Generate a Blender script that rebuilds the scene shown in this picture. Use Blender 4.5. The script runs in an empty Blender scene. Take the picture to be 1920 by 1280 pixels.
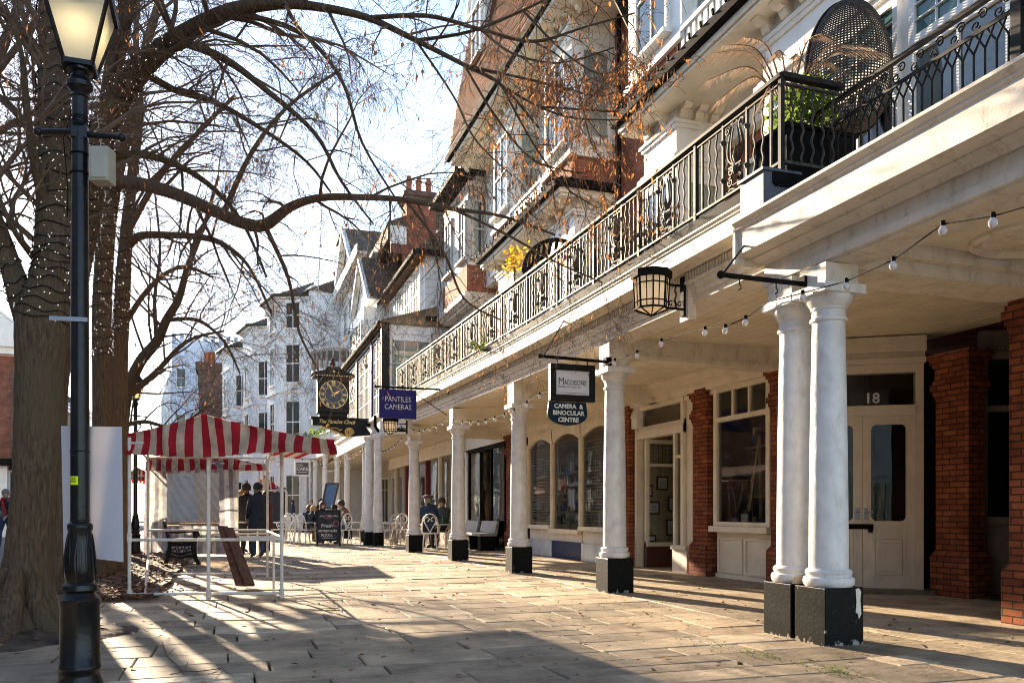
import bpy, bmesh, math, random
from mathutils import Vector, Matrix, Euler
random.seed(11)
scene = bpy.context.scene
COL = scene.collection
R = math.radians
PI = math.pi
# ---------------------------------------------------------------- camera frame: +y runs along the colonnade, +x into the shops
FPX, EYE = 1550.0, 1.1
TH = math.atan2(530, FPX)
ST, CT = math.sin(TH), math.cos(TH)
def ray(px, py):
    a = (px - 960) / FPX; b = (960 - py) / FPX
    return Vector((ST + CT * a, CT - ST * a, b))
def P(px, py, Z): return Vector((0, 0, EYE)) + ray(px, py) * Z
def G(px, py, z=0.0):
    r = ray(px, py); return Vector((0, 0, EYE)) + r * ((z - EYE) / r.z)
def onx(px, py, X):
    r = ray(px, py); return Vector((0, 0, EYE)) + r * (X / r.x)
def ony(px, py, Y):
    r = ray(px, py); return Vector((0, 0, EYE)) + r * (Y / r.y)
cam = bpy.data.cameras.new('camera'); cam_o = bpy.data.objects.new('camera', cam); COL.objects.link(cam_o)
cam_o.location = (0, 0, EYE); cam_o.rotation_euler = (PI / 2, 0, -TH)
cam.sensor_width = 36; cam.lens = FPX / 1920 * 36; cam.shift_y = 320 / 1920; cam.clip_end = 2000; cam.clip_start = 0.05
scene.camera = cam_o
# ---------------------------------------------------------------- light
SUN_AZ, SUN_EL = R(-13.0), R(16.5)          # azimuth measured from +y towards +x
w = bpy.data.worlds.new('World'); scene.world = w; w.use_nodes = True
nt = w.node_tree; bg = nt.nodes['Background']
sky = nt.nodes.new('ShaderNodeTexSky'); sky.sky_type = 'NISHITA'; sky.sun_disc = False
sky.sun_elevation = SUN_EL; sky.sun_rotation = SUN_AZ; sky.air_density = .9; sky.dust_density = .25; sky.ozone_density = 2.0
hs = nt.nodes.new('ShaderNodeHueSaturation'); hs.inputs['Saturation'].default_value = .85; nt.links.new(sky.outputs[0], hs.inputs['Color']); nt.links.new(hs.outputs[0], bg.inputs[0]); bg.inputs[1].default_value = 0.1
sl = bpy.data.lights.new('sun', 'SUN'); sl.energy = 5.0; sl.angle = R(0.55); sl.color = (1, .8, .56)
so = bpy.data.objects.new('sun', sl); COL.objects.link(so); so.location = (0, 0, 40)
sd = Vector((math.sin(SUN_AZ) * math.cos(SUN_EL), math.cos(SUN_AZ) * math.cos(SUN_EL), math.sin(SUN_EL)))
so.rotation_euler = sd.to_track_quat('Z', 'Y').to_euler()
vs = scene.view_settings; vs.view_transform = 'Standard'; vs.look = 'None'; vs.gamma = 1; vs.exposure = 2.15
cy = scene.cycles; cy.filter_width = 1.0; cy.max_bounces = 7; cy.transparent_max_bounces = 16; cy.caustics_reflective = False; cy.caustics_refractive = False
cy.sample_clamp_indirect = 6
# ---------------------------------------------------------------- mesh builder
SPLIT = {'post', 'base_panel', 'recess_wall', 'sill_panel', 'pilaster', 'downpipe', 'stall_riser', 'eaves_soffit', 'string_course'}
def wpos(o):
    v = Vector((0, 0, 0))
    while o is not None:
        v = v + Vector(o.location); o = o.parent
    return v
class MB:
    def __init__(s): s.v = []; s.f = []; s.m = []
    def add(s, vs, fs, mi=0):
        n = len(s.v); s.v.extend([tuple(p) for p in vs]); s.f.extend([tuple(i + n for i in f) for f in fs]); s.m.extend([mi] * len(fs)); return s
    def quad(s, a, b, c, d, mi=0): return s.add([a, b, c, d], [(0, 1, 2, 3)], mi)
    def box(s, x0, x1, y0, y1, z0, z1, mi=0):
        if x0 > x1: x0, x1 = x1, x0
        if y0 > y1: y0, y1 = y1, y0
        if z0 > z1: z0, z1 = z1, z0
        return s.add([(x0, y0, z0), (x1, y0, z0), (x1, y1, z0), (x0, y1, z0), (x0, y0, z1), (x1, y0, z1), (x1, y1, z1), (x0, y1, z1)],
                     [(0, 3, 2, 1), (4, 5, 6, 7), (0, 1, 5, 4), (1, 2, 6, 5), (2, 3, 7, 6), (3, 0, 4, 7)], mi)
    def obox(s, c, ax, ay, az, mi=0):     # oriented box: centre and three half vectors
        c, ax, ay, az = Vector(c), Vector(ax), Vector(ay), Vector(az)
        vs = [c + sx * ax + sy * ay + sz * az for sz in (-1, 1) for sy in (-1, 1) for sx in (-1, 1)]
        return s.add(vs, [(0, 2, 3, 1), (4, 5, 7, 6), (0, 1, 5, 4), (1, 3, 7, 5), (3, 2, 6, 7), (2, 0, 4, 6)], mi)
    def bar(s, a, b, w, h=None, up=(0, 0, 1), mi=0):      # rectangular bar from a to b
        a, b = Vector(a), Vector(b); d = b - a; h = h or w
        u = Vector(up); x = d.cross(u)
        if x.length < 1e-6: x = d.cross(Vector((1, 0, 0)))
        x.normalize(); y = x.cross(d).normalized()
        return s.obox((a + b) / 2, d / 2, x * w / 2, y * h / 2, mi)
    def tube(s, pts, r, n=6, mi=0, cap=True):
        pts = [Vector(p) for p in pts]
        rs = r if isinstance(r, (list, tuple)) else [r] * len(pts)
        base = len(s.v); u = None
        for i, p in enumerate(pts):
            d = (pts[min(i + 1, len(pts) - 1)] - pts[max(i - 1, 0)])
            if d.length < 1e-9: d = Vector((0, 0, 1))
            d.normalize()
            if u is None:
                u = d.cross(Vector((0, 0, 1)))
                if u.length < 1e-3: u = d.cross(Vector((1, 0, 0)))
            else: u = u - d * u.dot(d)
            if u.length < 1e-6: u = d.cross(Vector((1, 0, 0)))
            u.normalize(); v = d.cross(u)
            for k in range(n):
                t = 2 * PI * k / n; s.v.append(tuple(p + (u * math.cos(t) + v * math.sin(t)) * rs[i]))
        for i in range(len(pts) - 1):
            for k in range(n):
                k2 = (k + 1) % n
                s.f.append((base + i * n + k, base + i * n + k2, base + (i + 1) * n + k2, base + (i + 1) * n + k)); s.m.append(mi)
        if cap and n > 2:
            s.f.append(tuple(base + k for k in reversed(range(n)))); s.m.append(mi)
            e = base + (len(pts) - 1) * n; s.f.append(tuple(e + k for k in range(n))); s.m.append(mi)
        return s
    def lathe(s, c, prof, n=24, mi=0, ph=0.0, sq=None):
        c = Vector(c); base = len(s.v)
        for (r, z) in prof:
            for k in range(n):
                t = 2 * PI * k / n + ph; s.v.append((c.x + r * math.cos(t), c.y + r * math.sin(t), c.z + z))
        for i in range(len(prof) - 1):
            for k in range(n):
                k2 = (k + 1) % n; s.f.append((base + i * n + k, base + i * n + k2, base + (i + 1) * n + k2, base + (i + 1) * n + k)); s.m.append(mi)
        s.f.append(tuple(base + k for k in reversed(range(n)))); s.m.append(mi)
        e = base + (len(prof) - 1) * n; s.f.append(tuple(e + k for k in range(n))); s.m.append(mi)
        return s
    def prism(s, poly, d, mi=0):          # polygon of 3d points extruded by vector d
        d = Vector(d); n = len(poly); a = [Vector(p) for p in poly]
        s.add(a + [p + d for p in a], [tuple(range(n))[::-1], tuple(range(n, 2 * n))] + [(i, (i + 1) % n, n + (i + 1) % n, n + i) for i in range(n)], mi); return s
    def sweep(s, prof, path, mi=0, closed=True):   # prof [(offset,z)], path [(x,y,dz)], offset measured towards -x side (left of travel is -x when going +y)
        base = len(s.v); n = len(prof); pp = [Vector(p) for p in path]
        for i, p in enumerate(pp):
            a = pp[max(i - 1, 0)]; b = pp[min(i + 1, len(pp) - 1)]
            d = Vector((b.x - a.x, b.y - a.y, 0)).normalized(); nrm = Vector((-d.y, d.x, 0))
            for (o, z) in prof: q = p + nrm * o; s.v.append((q.x, q.y, p.z + z))
        for i in range(len(pp) - 1):
            for k in range(n if closed else n - 1):
                k2 = (k + 1) % n; s.f.append((base + i * n + k, base + (i + 1) * n + k, base + (i + 1) * n + k2, base + i * n + k2)); s.m.append(mi)
        if closed:
            s.f.append(tuple(base + k for k in range(n))); s.m.append(mi)
            e = base + (len(pp) - 1) * n; s.f.append(tuple(e + k for k in reversed(range(n)))); s.m.append(mi)
        return s
    def ball(s, c, r, n=8, m=5, mi=0, sz=1.0):
        prof = [(max(r * math.sin(PI * i / m), 1e-4), -r * sz * math.cos(PI * i / m)) for i in range(m + 1)]
        return s.lathe(c, prof, n, mi)
    def xf(s, M): s.v = [tuple(M @ Vector(p)) for p in s.v]; return s
    def islands(s):
        par = list(range(len(s.v)))
        def fd(i):
            while par[i] != i: par[i] = par[par[i]]; i = par[i]
            return i
        for f in s.f:
            a = fd(f[0])
            for i in f[1:]: par[fd(i)] = a
        gr = {}
        for f, m in zip(s.f, s.m): gr.setdefault(fd(f[0]), []).append((f, m))
        out = []
        for L in gr.values():
            b = MB(); ix = {}
            for f, m in L:
                for i in f:
                    if i not in ix: ix[i] = len(b.v); b.v.append(s.v[i])
                b.f.append(tuple(ix[i] for i in f)); b.m.append(m)
            out.append(b)
        return out
    def build(s, name, mats, parent=None, smooth=None, bevel=0, local=False):
        if name in SPLIT:
            parts = s.islands()
            if len(parts) > 1: return [b.build1(name, mats, parent, smooth, bevel, local) for b in parts][0]
        return s.build1(name, mats, parent, smooth, bevel, local)
    def build1(s, name, mats, parent=None, smooth=None, bevel=0, local=False):
        me = bpy.data.meshes.new(name)
        o0 = Vector((0, 0, 0)) if (parent is None or local) else wpos(parent)
        me.from_pydata([tuple(Vector(p) - o0) for p in s.v], [], s.f)
        mats = mats if isinstance(mats, (list, tuple)) else [mats]
        for m in mats: me.materials.append(m)
        if len(mats) > 1: me.polygons.foreach_set('material_index', s.m)
        if smooth:
            me.polygons.foreach_set('use_smooth', [True] * len(me.polygons)); me.set_sharp_from_angle(angle=R(smooth))
        me.update()
        o = bpy.data.objects.new(name, me); COL.objects.link(o)
        if parent is not None: o.parent = parent
        if bevel:
            b = o.modifiers.new('bevel', 'BEVEL'); b.width = bevel; b.segments = 2; b.limit_method = 'ANGLE'; b.angle_limit = R(40)
        return o
def tag(o, label=None, cat=None, group=None, kind=None):
    if label: o['label'] = label
    if cat: o['category'] = cat
    if group: o['group'] = group
    if kind: o['kind'] = kind
    return o
def thing(name, loc, label, cat, group=None, rz=0):
    o = bpy.data.objects.new(name, None); COL.objects.link(o); o.location = loc; o.rotation_euler = (0, 0, rz)
    o.empty_display_size = .1
    return tag(o, label, cat, group)
def dup(o, loc=None, rz=None, label=None, parent=None):
    c = o.copy(); COL.objects.link(c)
    if parent is not None: c.parent = parent
    if loc is not None: c.location = loc
    if rz is not None: c.rotation_euler = (0, 0, rz)
    if label: c['label'] = label
    for ch in [q for q in COL.objects if q.parent == o]: dup(ch, parent=c)
    return c
def eval_mesh(o, name):
    dg = bpy.context.evaluated_depsgraph_get(); dg.update()
    return bpy.data.meshes.new_from_object(o.evaluated_get(dg), depsgraph=dg)
def text_mb(txt, origin, right, up, size, align='CENTER', depth=.002, shear=0.0, sx=1.0, spacing=1.0, bold=0.0):
    cu = bpy.data.curves.new('t', 'FONT'); cu.body = txt; cu.size = size; cu.align_x = align; cu.align_y = 'CENTER'; cu.extrude = depth; cu.shear = shear
    cu.space_character = spacing; cu.resolution_u = 2; cu.offset = bold
    o = bpy.data.objects.new('t', cu); COL.objects.link(o); me = eval_mesh(o, 't')
    right = Vector(right).normalized(); up = Vector(up).normalized(); n = right.cross(up)
    mb = MB(); mb.add([Vector(origin) + right * v.co.x * sx + up * v.co.y + n * v.co.z for v in me.vertices], [tuple(p.vertices) for p in me.polygons])
    bpy.data.objects.remove(o); bpy.data.curves.remove(cu); bpy.data.meshes.remove(me)
    return mb
# ---------------------------------------------------------------- materials
def hexc(r, g, b): return (r, g, b, 1)
def mat(name, col, rough=.6, metal=0., var=.12, scale=6., bump=.0, bscale=40., col2=None, dirt=0., dscale=2.5, spec=.5, dcol=None, sheen=0.):
    m = bpy.data.materials.new(name); m.use_nodes = True; t = m.node_tree; N = t.nodes; L = t.links
    b = N['Principled BSDF']; b.inputs['Roughness'].default_value = rough; b.inputs['Metallic'].default_value = metal; b.inputs['Specular IOR Level'].default_value = spec
    tc = N.new('ShaderNodeNewGeometry')
    no = N.new('ShaderNodeTexNoise'); no.inputs['Scale'].default_value = scale; no.inputs['Detail'].default_value = 5; L.new(tc.outputs['Position'], no.inputs['Vector'])
    rp = N.new('ShaderNodeValToRGB'); c2 = col2 or tuple(c * (1 - var * 2) for c in col[:3])
    rp.color_ramp.elements[0].position = .3; rp.color_ramp.elements[1].position = .7
    rp.color_ramp.elements[0].color = (*c2[:3], 1); rp.color_ramp.elements[1].color = (*[min(1, c * (1 + var)) for c in col[:3]], 1)
    L.new(no.outputs['Fac'], rp.inputs['Fac']); out = rp.outputs['Color']
    if dirt:
        n2 = N.new('ShaderNodeTexNoise'); n2.inputs['Scale'].default_value = dscale; n2.inputs['Detail'].default_value = 9; n2.inputs['Roughness'].default_value = .72
        mp = N.new('ShaderNodeMapping'); mp.inputs['Scale'].default_value = (1, 1, .45); L.new(tc.outputs['Position'], mp.inputs['Vector']); L.new(mp.outputs['Vector'], n2.inputs['Vector'])
        r2 = N.new('ShaderNodeValToRGB'); r2.color_ramp.elements[0].position = .52; r2.color_ramp.elements[1].position = .74
        r2.color_ramp.elements[0].color = (0, 0, 0, 1); r2.color_ramp.elements[1].color = (dirt, dirt, dirt, 1); L.new(n2.outputs['Fac'], r2.inputs['Fac'])
        mx = N.new('ShaderNodeMix'); mx.data_type = 'RGBA'; L.new(r2.outputs['Color'], mx.inputs['Factor']); L.new(out, mx.inputs['A'])
        mx.inputs['B'].default_value = (*(dcol or tuple(c * .3 for c in col[:3])), 1); out = mx.outputs['Result']
    L.new(out, b.inputs['Base Color'])
    if bump:
        n3 = N.new('ShaderNodeTexNoise'); n3.inputs['Scale'].default_value = bscale; n3.inputs['Detail'].default_value = 6; L.new(tc.outputs['Position'], n3.inputs['Vector'])
        bp = N.new('ShaderNodeBump'); bp.inputs['Strength'].default_value = bump; bp.inputs['Distance'].default_value = .02; L.new(n3.outputs['Fac'], bp.inputs['Height']); L.new(bp.outputs['Normal'], b.inputs['Normal'])
    return m
def wallvec(N, L):           # maps a vertical wall of any direction to (run, z)
    g = N.new('ShaderNodeNewGeometry'); sp = N.new('ShaderNodeSeparateXYZ'); L.new(g.outputs['Position'], sp.inputs[0])
    ad = N.new('ShaderNodeMath'); ad.operation = 'ADD'; L.new(sp.outputs['X'], ad.inputs[0]); L.new(sp.outputs['Y'], ad.inputs[1])
    cb = N.new('ShaderNodeCombineXYZ'); L.new(ad.outputs[0], cb.inputs['X']); L.new(sp.outputs['Z'], cb.inputs['Y']); return g, cb.outputs[0]
def brick(name, c1, c2, mortar, bw=.225, rh=.075, ms=.008, rough=.85, bump=.5):
    m = bpy.data.materials.new(name); m.use_nodes = True; t = m.node_tree; N = t.nodes; L = t.links; b = N['Principled BSDF']; b.inputs['Roughness'].default_value = rough; b.inputs['Specular IOR Level'].default_value = .12
    g, v = wallvec(N, L)
    br = N.new('ShaderNodeTexBrick'); L.new(v, br.inputs['Vector']); br.inputs['Scale'].default_value = 1
    br.inputs['Brick Width'].default_value = bw; br.inputs['Row Height'].default_value = rh; br.inputs['Mortar Size'].default_value = ms; br.inputs['Mortar Smooth'].default_value = .3
    br.inputs['Color1'].default_value = (*c1, 1); br.inputs['Color2'].default_value = (*c2, 1); br.inputs['Mortar'].default_value = (*mortar, 1); br.inputs['Bias'].default_value = -.1
    no = N.new('ShaderNodeTexNoise'); no.inputs['Scale'].default_value = 3.2; no.inputs['Detail'].default_value = 8; L.new(g.outputs['Position'], no.inputs['Vector'])
    mr = N.new('ShaderNodeMapRange'); mr.inputs['From Min'].default_value = .3; mr.inputs['From Max'].default_value = .7; mr.inputs['To Min'].default_value = .6; mr.inputs['To Max'].default_value = 1.2; L.new(no.outputs['Fac'], mr.inputs['Value'])
    mx = N.new('ShaderNodeMix'); mx.data_type = 'RGBA'; mx.blend_type = 'MULTIPLY'; mx.inputs['Factor'].default_value = 1; L.new(br.outputs['Color'], mx.inputs['A']); L.new(mr.outputs['Result'], mx.inputs['B']); L.new(mx.outputs['Result'], b.inputs['Base Color'])
    n2 = N.new('ShaderNodeTexNoise'); n2.inputs['Scale'].default_value = 60; L.new(g.outputs['Position'], n2.inputs['Vector'])
    iv = N.new('ShaderNodeMath'); iv.operation = 'MULTIPLY_ADD'; L.new(br.outputs['Fac'], iv.inputs[0]); iv.inputs[1].default_value = -1; L.new(n2.outputs['Fac'], iv.inputs[2])
    bp = N.new('ShaderNodeBump'); bp.inputs['Strength'].default_value = bump; bp.inputs['Distance'].default_value = .006; L.new(iv.outputs[0], bp.inputs['Height']); L.new(bp.outputs['Normal'], b.inputs['Normal'])
    return m
def glass(name, tint=(.9, .95, .95), dark=0.0, rough=.01, ior=1.5, boost=1.0, dcol=(.02, .024, .028)):
    """clear pane: reflection by angle over a transparent (or dark room) body"""
    m = bpy.data.materials.new(name); m.use_nodes = True; t = m.node_tree; N = t.nodes; L = t.links
    N.remove(N['Principled BSDF']); out = N['Material Output']
    fr = N.new('ShaderNodeFresnel'); fr.inputs['IOR'].default_value = ior
    g = N.new('ShaderNodeNewGeometry'); no = N.new('ShaderNodeTexNoise'); no.inputs['Scale'].default_value = 1.3; no.inputs['Detail'].default_value = 1; L.new(g.outputs['Position'], no.inputs['Vector'])
    bp = N.new('ShaderNodeBump'); bp.inputs['Strength'].default_value = .06; bp.inputs['Distance'].default_value = .05; L.new(no.outputs['Fac'], bp.inputs['Height'])
    gl = N.new('ShaderNodeBsdfGlossy'); gl.inputs['Roughness'].default_value = rough; L.new(bp.outputs['Normal'], gl.inputs['Normal'])
    tr = N.new('ShaderNodeBsdfTransparent'); tr.inputs['Color'].default_value = (*tint, 1)
    df = N.new('ShaderNodeBsdfDiffuse'); df.inputs['Color'].default_value = (*dcol, 1)
    m1 = N.new('ShaderNodeMixShader'); m1.inputs['Fac'].default_value = dark; L.new(tr.outputs[0], m1.inputs[1]); L.new(df.outputs[0], m1.inputs[2])
    ml = N.new('ShaderNodeMath'); ml.operation = 'MULTIPLY'; ml.use_clamp = True; L.new(fr.outputs[0], ml.inputs[0]); ml.inputs[1].default_value = boost
    m2 = N.new('ShaderNodeMixShader'); L.new(ml.outputs[0], m2.inputs['Fac']); L.new(m1.outputs[0], m2.inputs[1]); L.new(gl.outputs[0], m2.inputs[2]); L.new(m2.outputs[0], out.inputs['Surface'])
    return m
def emit(name, col, strength):
    m = bpy.data.materials.new(name); m.use_nodes = True; b = m.node_tree.nodes['Principled BSDF']
    b.inputs['Base Color'].default_value = (*col, 1); b.inputs['Emission Color'].default_value = (*col, 1); b.inputs['Emission Strength'].default_value = strength; return m
def translucent(name, col, tcol, fac=.5, var=.3, scale=9):
    m = mat(name, col, .8, var=var, scale=scale); t = m.node_tree; N = t.nodes; L = t.links; b = N['Principled BSDF']; out = N['Material Output']
    tr = N.new('ShaderNodeBsdfTranslucent'); tr.inputs['Color'].default_value = (*tcol, 1); mx = N.new('ShaderNodeMixShader'); mx.inputs['Fac'].default_value = fac
    L.new(b.outputs[0], mx.inputs[1]); L.new(tr.outputs[0], mx.inputs[2]); L.new(mx.outputs[0], out.inputs['Surface']); return m
M = {}
M['white'] = mat('white_paint', (.8, .78, .73), .45, var=.04, scale=3, dirt=.25, dscale=3, bump=.08, bscale=25, dcol=(.3, .26, .2))
M['cream'] = mat('cream_paint', (.78, .7, .56), .5, var=.06, scale=3, dirt=.3, dscale=3.5, bump=.08, bscale=30, dcol=(.28, .22, .15))
M['column'] = mat('column_paint', (.74, .73, .71), .42, var=.07, scale=7, dirt=.6, dscale=8, bump=.25, bscale=14, dcol=(.38, .32, .25))
M['oldwhite'] = mat('weathered_paint', (.72, .66, .56), .6, var=.06, scale=5, dirt=.7, dscale=8, bump=.07, bscale=40, dcol=(.26, .19, .11))
M['stucco'] = mat('white_stucco', (.8, .8, .79), .7, var=.04, scale=1.2, dirt=.25, dscale=.8, bump=.06, dcol=(.4, .38, .34))
M['board'] = mat('white_boards', (.79, .78, .75), .6, var=.05, scale=2, dirt=.25, dscale=1.5)
M['black'] = mat('black_paint', (.008, .008, .0085), .45, var=.3, scale=20, dirt=.5, dscale=14, bump=.2, bscale=45, dcol=(.025, .022, .02), spec=.2)
M['plinth'] = mat('plinth_paint', (.004, .005, .0048), .5, var=.3, scale=20, dirt=.5, dscale=13, bump=.12, bscale=30, dcol=(.03, .026, .02), spec=.1)
M['iron'] = mat('balcony_iron', (.035, .032, .028), .55, var=.3, scale=20, dirt=.6, dscale=12, dcol=(.11, .085, .055))
M['gutter'] = mat('gutter_lead', (.009, .0088, .0085), .75, var=.3, scale=8, dirt=.45, dscale=6, dcol=(.03, .025, .019), spec=.08)
M['lead'] = mat('lead_sheet', (.11, .12, .13), .5, var=.2, scale=4, dirt=.5, dscale=3, dcol=(.05, .06, .03))
M['brick'] = brick('orange_brick', (.34, .11, .05), (.19, .055, .03), (.06, .036, .025), ms=.009)
M['brickred'] = brick('red_brick', (.36, .11, .06), (.24, .07, .042), (.26, .18, .13), ms=.01)
M['brickdark'] = brick('dark_brick', (.17, .1, .075), (.12, .07, .055), (.16, .13, .11))
M['tile'] = brick('clay_tiles', (.24, .062, .022), (.12, .034, .014), (.012, .008, .006), bw=.19, rh=.13, ms=.012, bump=.4)
M['slate'] = brick('grey_roof_tiles', (.2, .155, .115), (.15, .12, .09), (.025, .022, .02), bw=.22, rh=.16, ms=.012, bump=.8)
M['glass'] = glass('window_glass', dark=.0, boost=1.15)
M['glassdark'] = glass('upper_window_glass', dark=.0, boost=1.7, dcol=(.03, .035, .04))
M['glassfar'] = glass('dark_sash_glass', dark=.0, boost=.45)
M['blind'] = mat('curtain', (.55, .55, .52), .8, var=.08, scale=2)
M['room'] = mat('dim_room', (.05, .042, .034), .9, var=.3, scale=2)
M['roomwarm'] = mat('warm_room', (.6, .5, .36), .9, var=.2, scale=1.5)
M['wood'] = mat('dark_wood', (.07, .04, .022), .6, var=.3, scale=14, bump=.2)
M['plank'] = mat('stained_plank', (.1, .052, .028), .6, var=.35, scale=12, bump=.2, dirt=.4, dscale=8)
M['steel'] = mat('white_stall_paint', (.68, .66, .6), .5, var=.08, scale=8, dirt=.7, dscale=16, dcol=(.2, .12, .06))
M['lampblack'] = mat('lamp_black_gloss', (.007, .0072, .008), .28, var=.3, scale=12, bump=.15, bscale=18, spec=.3)
M['galv'] = mat('galvanised', (.36, .4, .46), .45, .3, var=.1)
M['box'] = mat('grey_plastic_box', (.36, .34, .27), .5, var=.06, dirt=.4, dscale=9)
M['boardwhite'] = mat('white_plastic_board', (.66, .68, .76), .55, var=.03, scale=2)
def plinth_mat():
    m = mat('plinth_gloss', (.004, .005, .0048), .45, var=.3, scale=20, bump=.12, bscale=30, spec=.12); t = m.node_tree; N = t.nodes; L = t.links; b = N['Principled BSDF']; src = b.inputs['Base Color'].links[0].from_socket
    g = N.new('ShaderNodeNewGeometry'); n = N.new('ShaderNodeTexNoise'); n.inputs['Scale'].default_value = 11; n.inputs['Detail'].default_value = 8; n.inputs['Roughness'].default_value = .7; mp = N.new('ShaderNodeMapping'); mp.inputs['Scale'].default_value = (1, 1, .5); L.new(g.outputs['Position'], mp.inputs['Vector']); L.new(mp.outputs['Vector'], n.inputs['Vector'])
    sp = N.new('ShaderNodeSeparateXYZ'); L.new(g.outputs['Position'], sp.inputs[0]); mr = N.new('ShaderNodeMapRange'); mr.inputs['From Min'].default_value = 0; mr.inputs['From Max'].default_value = .07; mr.inputs['To Min'].default_value = .17; mr.inputs['To Max'].default_value = 0; L.new(sp.outputs['Z'], mr.inputs['Value'])
    ad = N.new('ShaderNodeMath'); ad.operation = 'ADD'; L.new(n.outputs['Fac'], ad.inputs[0]); L.new(mr.outputs['Result'], ad.inputs[1])
    r = N.new('ShaderNodeValToRGB'); r.color_ramp.elements[0].position = .655; r.color_ramp.elements[1].position = .675; L.new(ad.outputs[0], r.inputs['Fac'])
    mx = N.new('ShaderNodeMix'); mx.data_type = 'RGBA'; L.new(r.outputs['Color'], mx.inputs['Factor']); L.new(src, mx.inputs['A']); mx.inputs['B'].default_value = (.34, .31, .26, 1); L.new(mx.outputs['Result'], b.inputs['Base Color']); return m
M['plinth'] = plinth_mat()
M['bark'] = None
# ---------------------------------------------------------------- ground
def slab_material(name, base, alt, stain, rough=.75):
    m = bpy.data.materials.new(name); m.use_nodes = True; t = m.node_tree; N = t.nodes; L = t.links; b = N['Principled BSDF']; b.inputs['Roughness'].default_value = rough; b.inputs['Specular IOR Level'].default_value = .25
    at = N.new('ShaderNodeAttribute'); at.attribute_name = 'slab'; g = N.new('ShaderNodeNewGeometry')
    rp = N.new('ShaderNodeValToRGB'); e = rp.color_ramp.elements
    e[0].color = (*[c * .55 for c in base], 1); e[1].color = (*alt, 1); e.new(.45).color = (*[c*.85 for c in base], 1); e.new(.75).color = (*[c * 1.15 for c in base], 1); e.new(.2).color = (base[0] * .72, base[1] * .74, base[2] * .78, 1)
    L.new(at.outputs['Fac'], rp.inputs['Fac'])
    n1 = N.new('ShaderNodeTexNoise'); n1.inputs['Scale'].default_value = 2.3; n1.inputs['Detail'].default_value = 10; n1.inputs['Roughness'].default_value = .72; L.new(g.outputs['Position'], n1.inputs['Vector'])
    mr = N.new('ShaderNodeMapRange'); mr.inputs['From Min'].default_value = .3; mr.inputs['From Max'].default_value = .72; mr.inputs['To Min'].default_value = .4; mr.inputs['To Max'].default_value = 1.3; L.new(n1.outputs['Fac'], mr.inputs['Value'])
    mx = N.new('ShaderNodeMix'); mx.data_type = 'RGBA'; mx.blend_type = 'MULTIPLY'; mx.inputs['Factor'].default_value = 1; L.new(rp.outputs['Color'], mx.inputs['A']); L.new(mr.outputs['Result'], mx.inputs['B'])
    n4 = N.new('ShaderNodeTexNoise'); n4.inputs['Scale'].default_value = 38; n4.inputs['Detail'].default_value = 4; L.new(g.outputs['Position'], n4.inputs['Vector'])
    r4 = N.new('ShaderNodeValToRGB'); r4.color_ramp.elements[0].position = .58; r4.color_ramp.elements[1].position = .72; r4.color_ramp.elements[0].color = (0, 0, 0, 1); r4.color_ramp.elements[1].color = (.55, .55, .55, 1); L.new(n4.outputs['Fac'], r4.inputs['Fac'])
    m2 = N.new('ShaderNodeMix'); m2.data_type = 'RGBA'; L.new(r4.outputs['Color'], m2.inputs['Factor']); L.new(mx.outputs['Result'], m2.inputs['A']); m2.inputs['B'].default_value = (*stain, 1); L.new(m2.outputs['Result'], b.inputs['Base Color'])
    n2 = N.new('ShaderNodeTexNoise'); n2.inputs['Scale'].default_value = 9; n2.inputs['Detail'].default_value = 9; n2.inputs['Roughness'].default_value = .7; L.new(g.outputs['Position'], n2.inputs['Vector'])
    bp = N.new('ShaderNodeBump'); bp.inputs['Strength'].default_value = .55; bp.inputs['Distance'].default_value = .035; L.new(n2.outputs['Fac'], bp.inputs['Height']); L.new(bp.outputs['Normal'], b.inputs['Normal'])
    return m
M['flag'] = slab_material('york_stone', (.41, .315, .21), (.56, .455, .32), (.16, .115, .075))
M['walk'] = slab_material('smooth_walk_stone', (.47, .375, .26), (.52, .425, .3), (.28, .215, .15), .6)
M['joint'] = mat('joint_dirt', (.045, .035, .025), .95, var=.4, scale=8, bump=.5, bscale=30)
M['soil'] = mat('bare_earth', (.085, .055, .035), .95, var=.4, scale=6, bump=.8, bscale=14)
M['cobble'] = brick('pale_setts', (.34, .33, .34), (.27, .26, .27), (.14, .13, .12), bw=.2, rh=.12, ms=.015)
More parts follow.
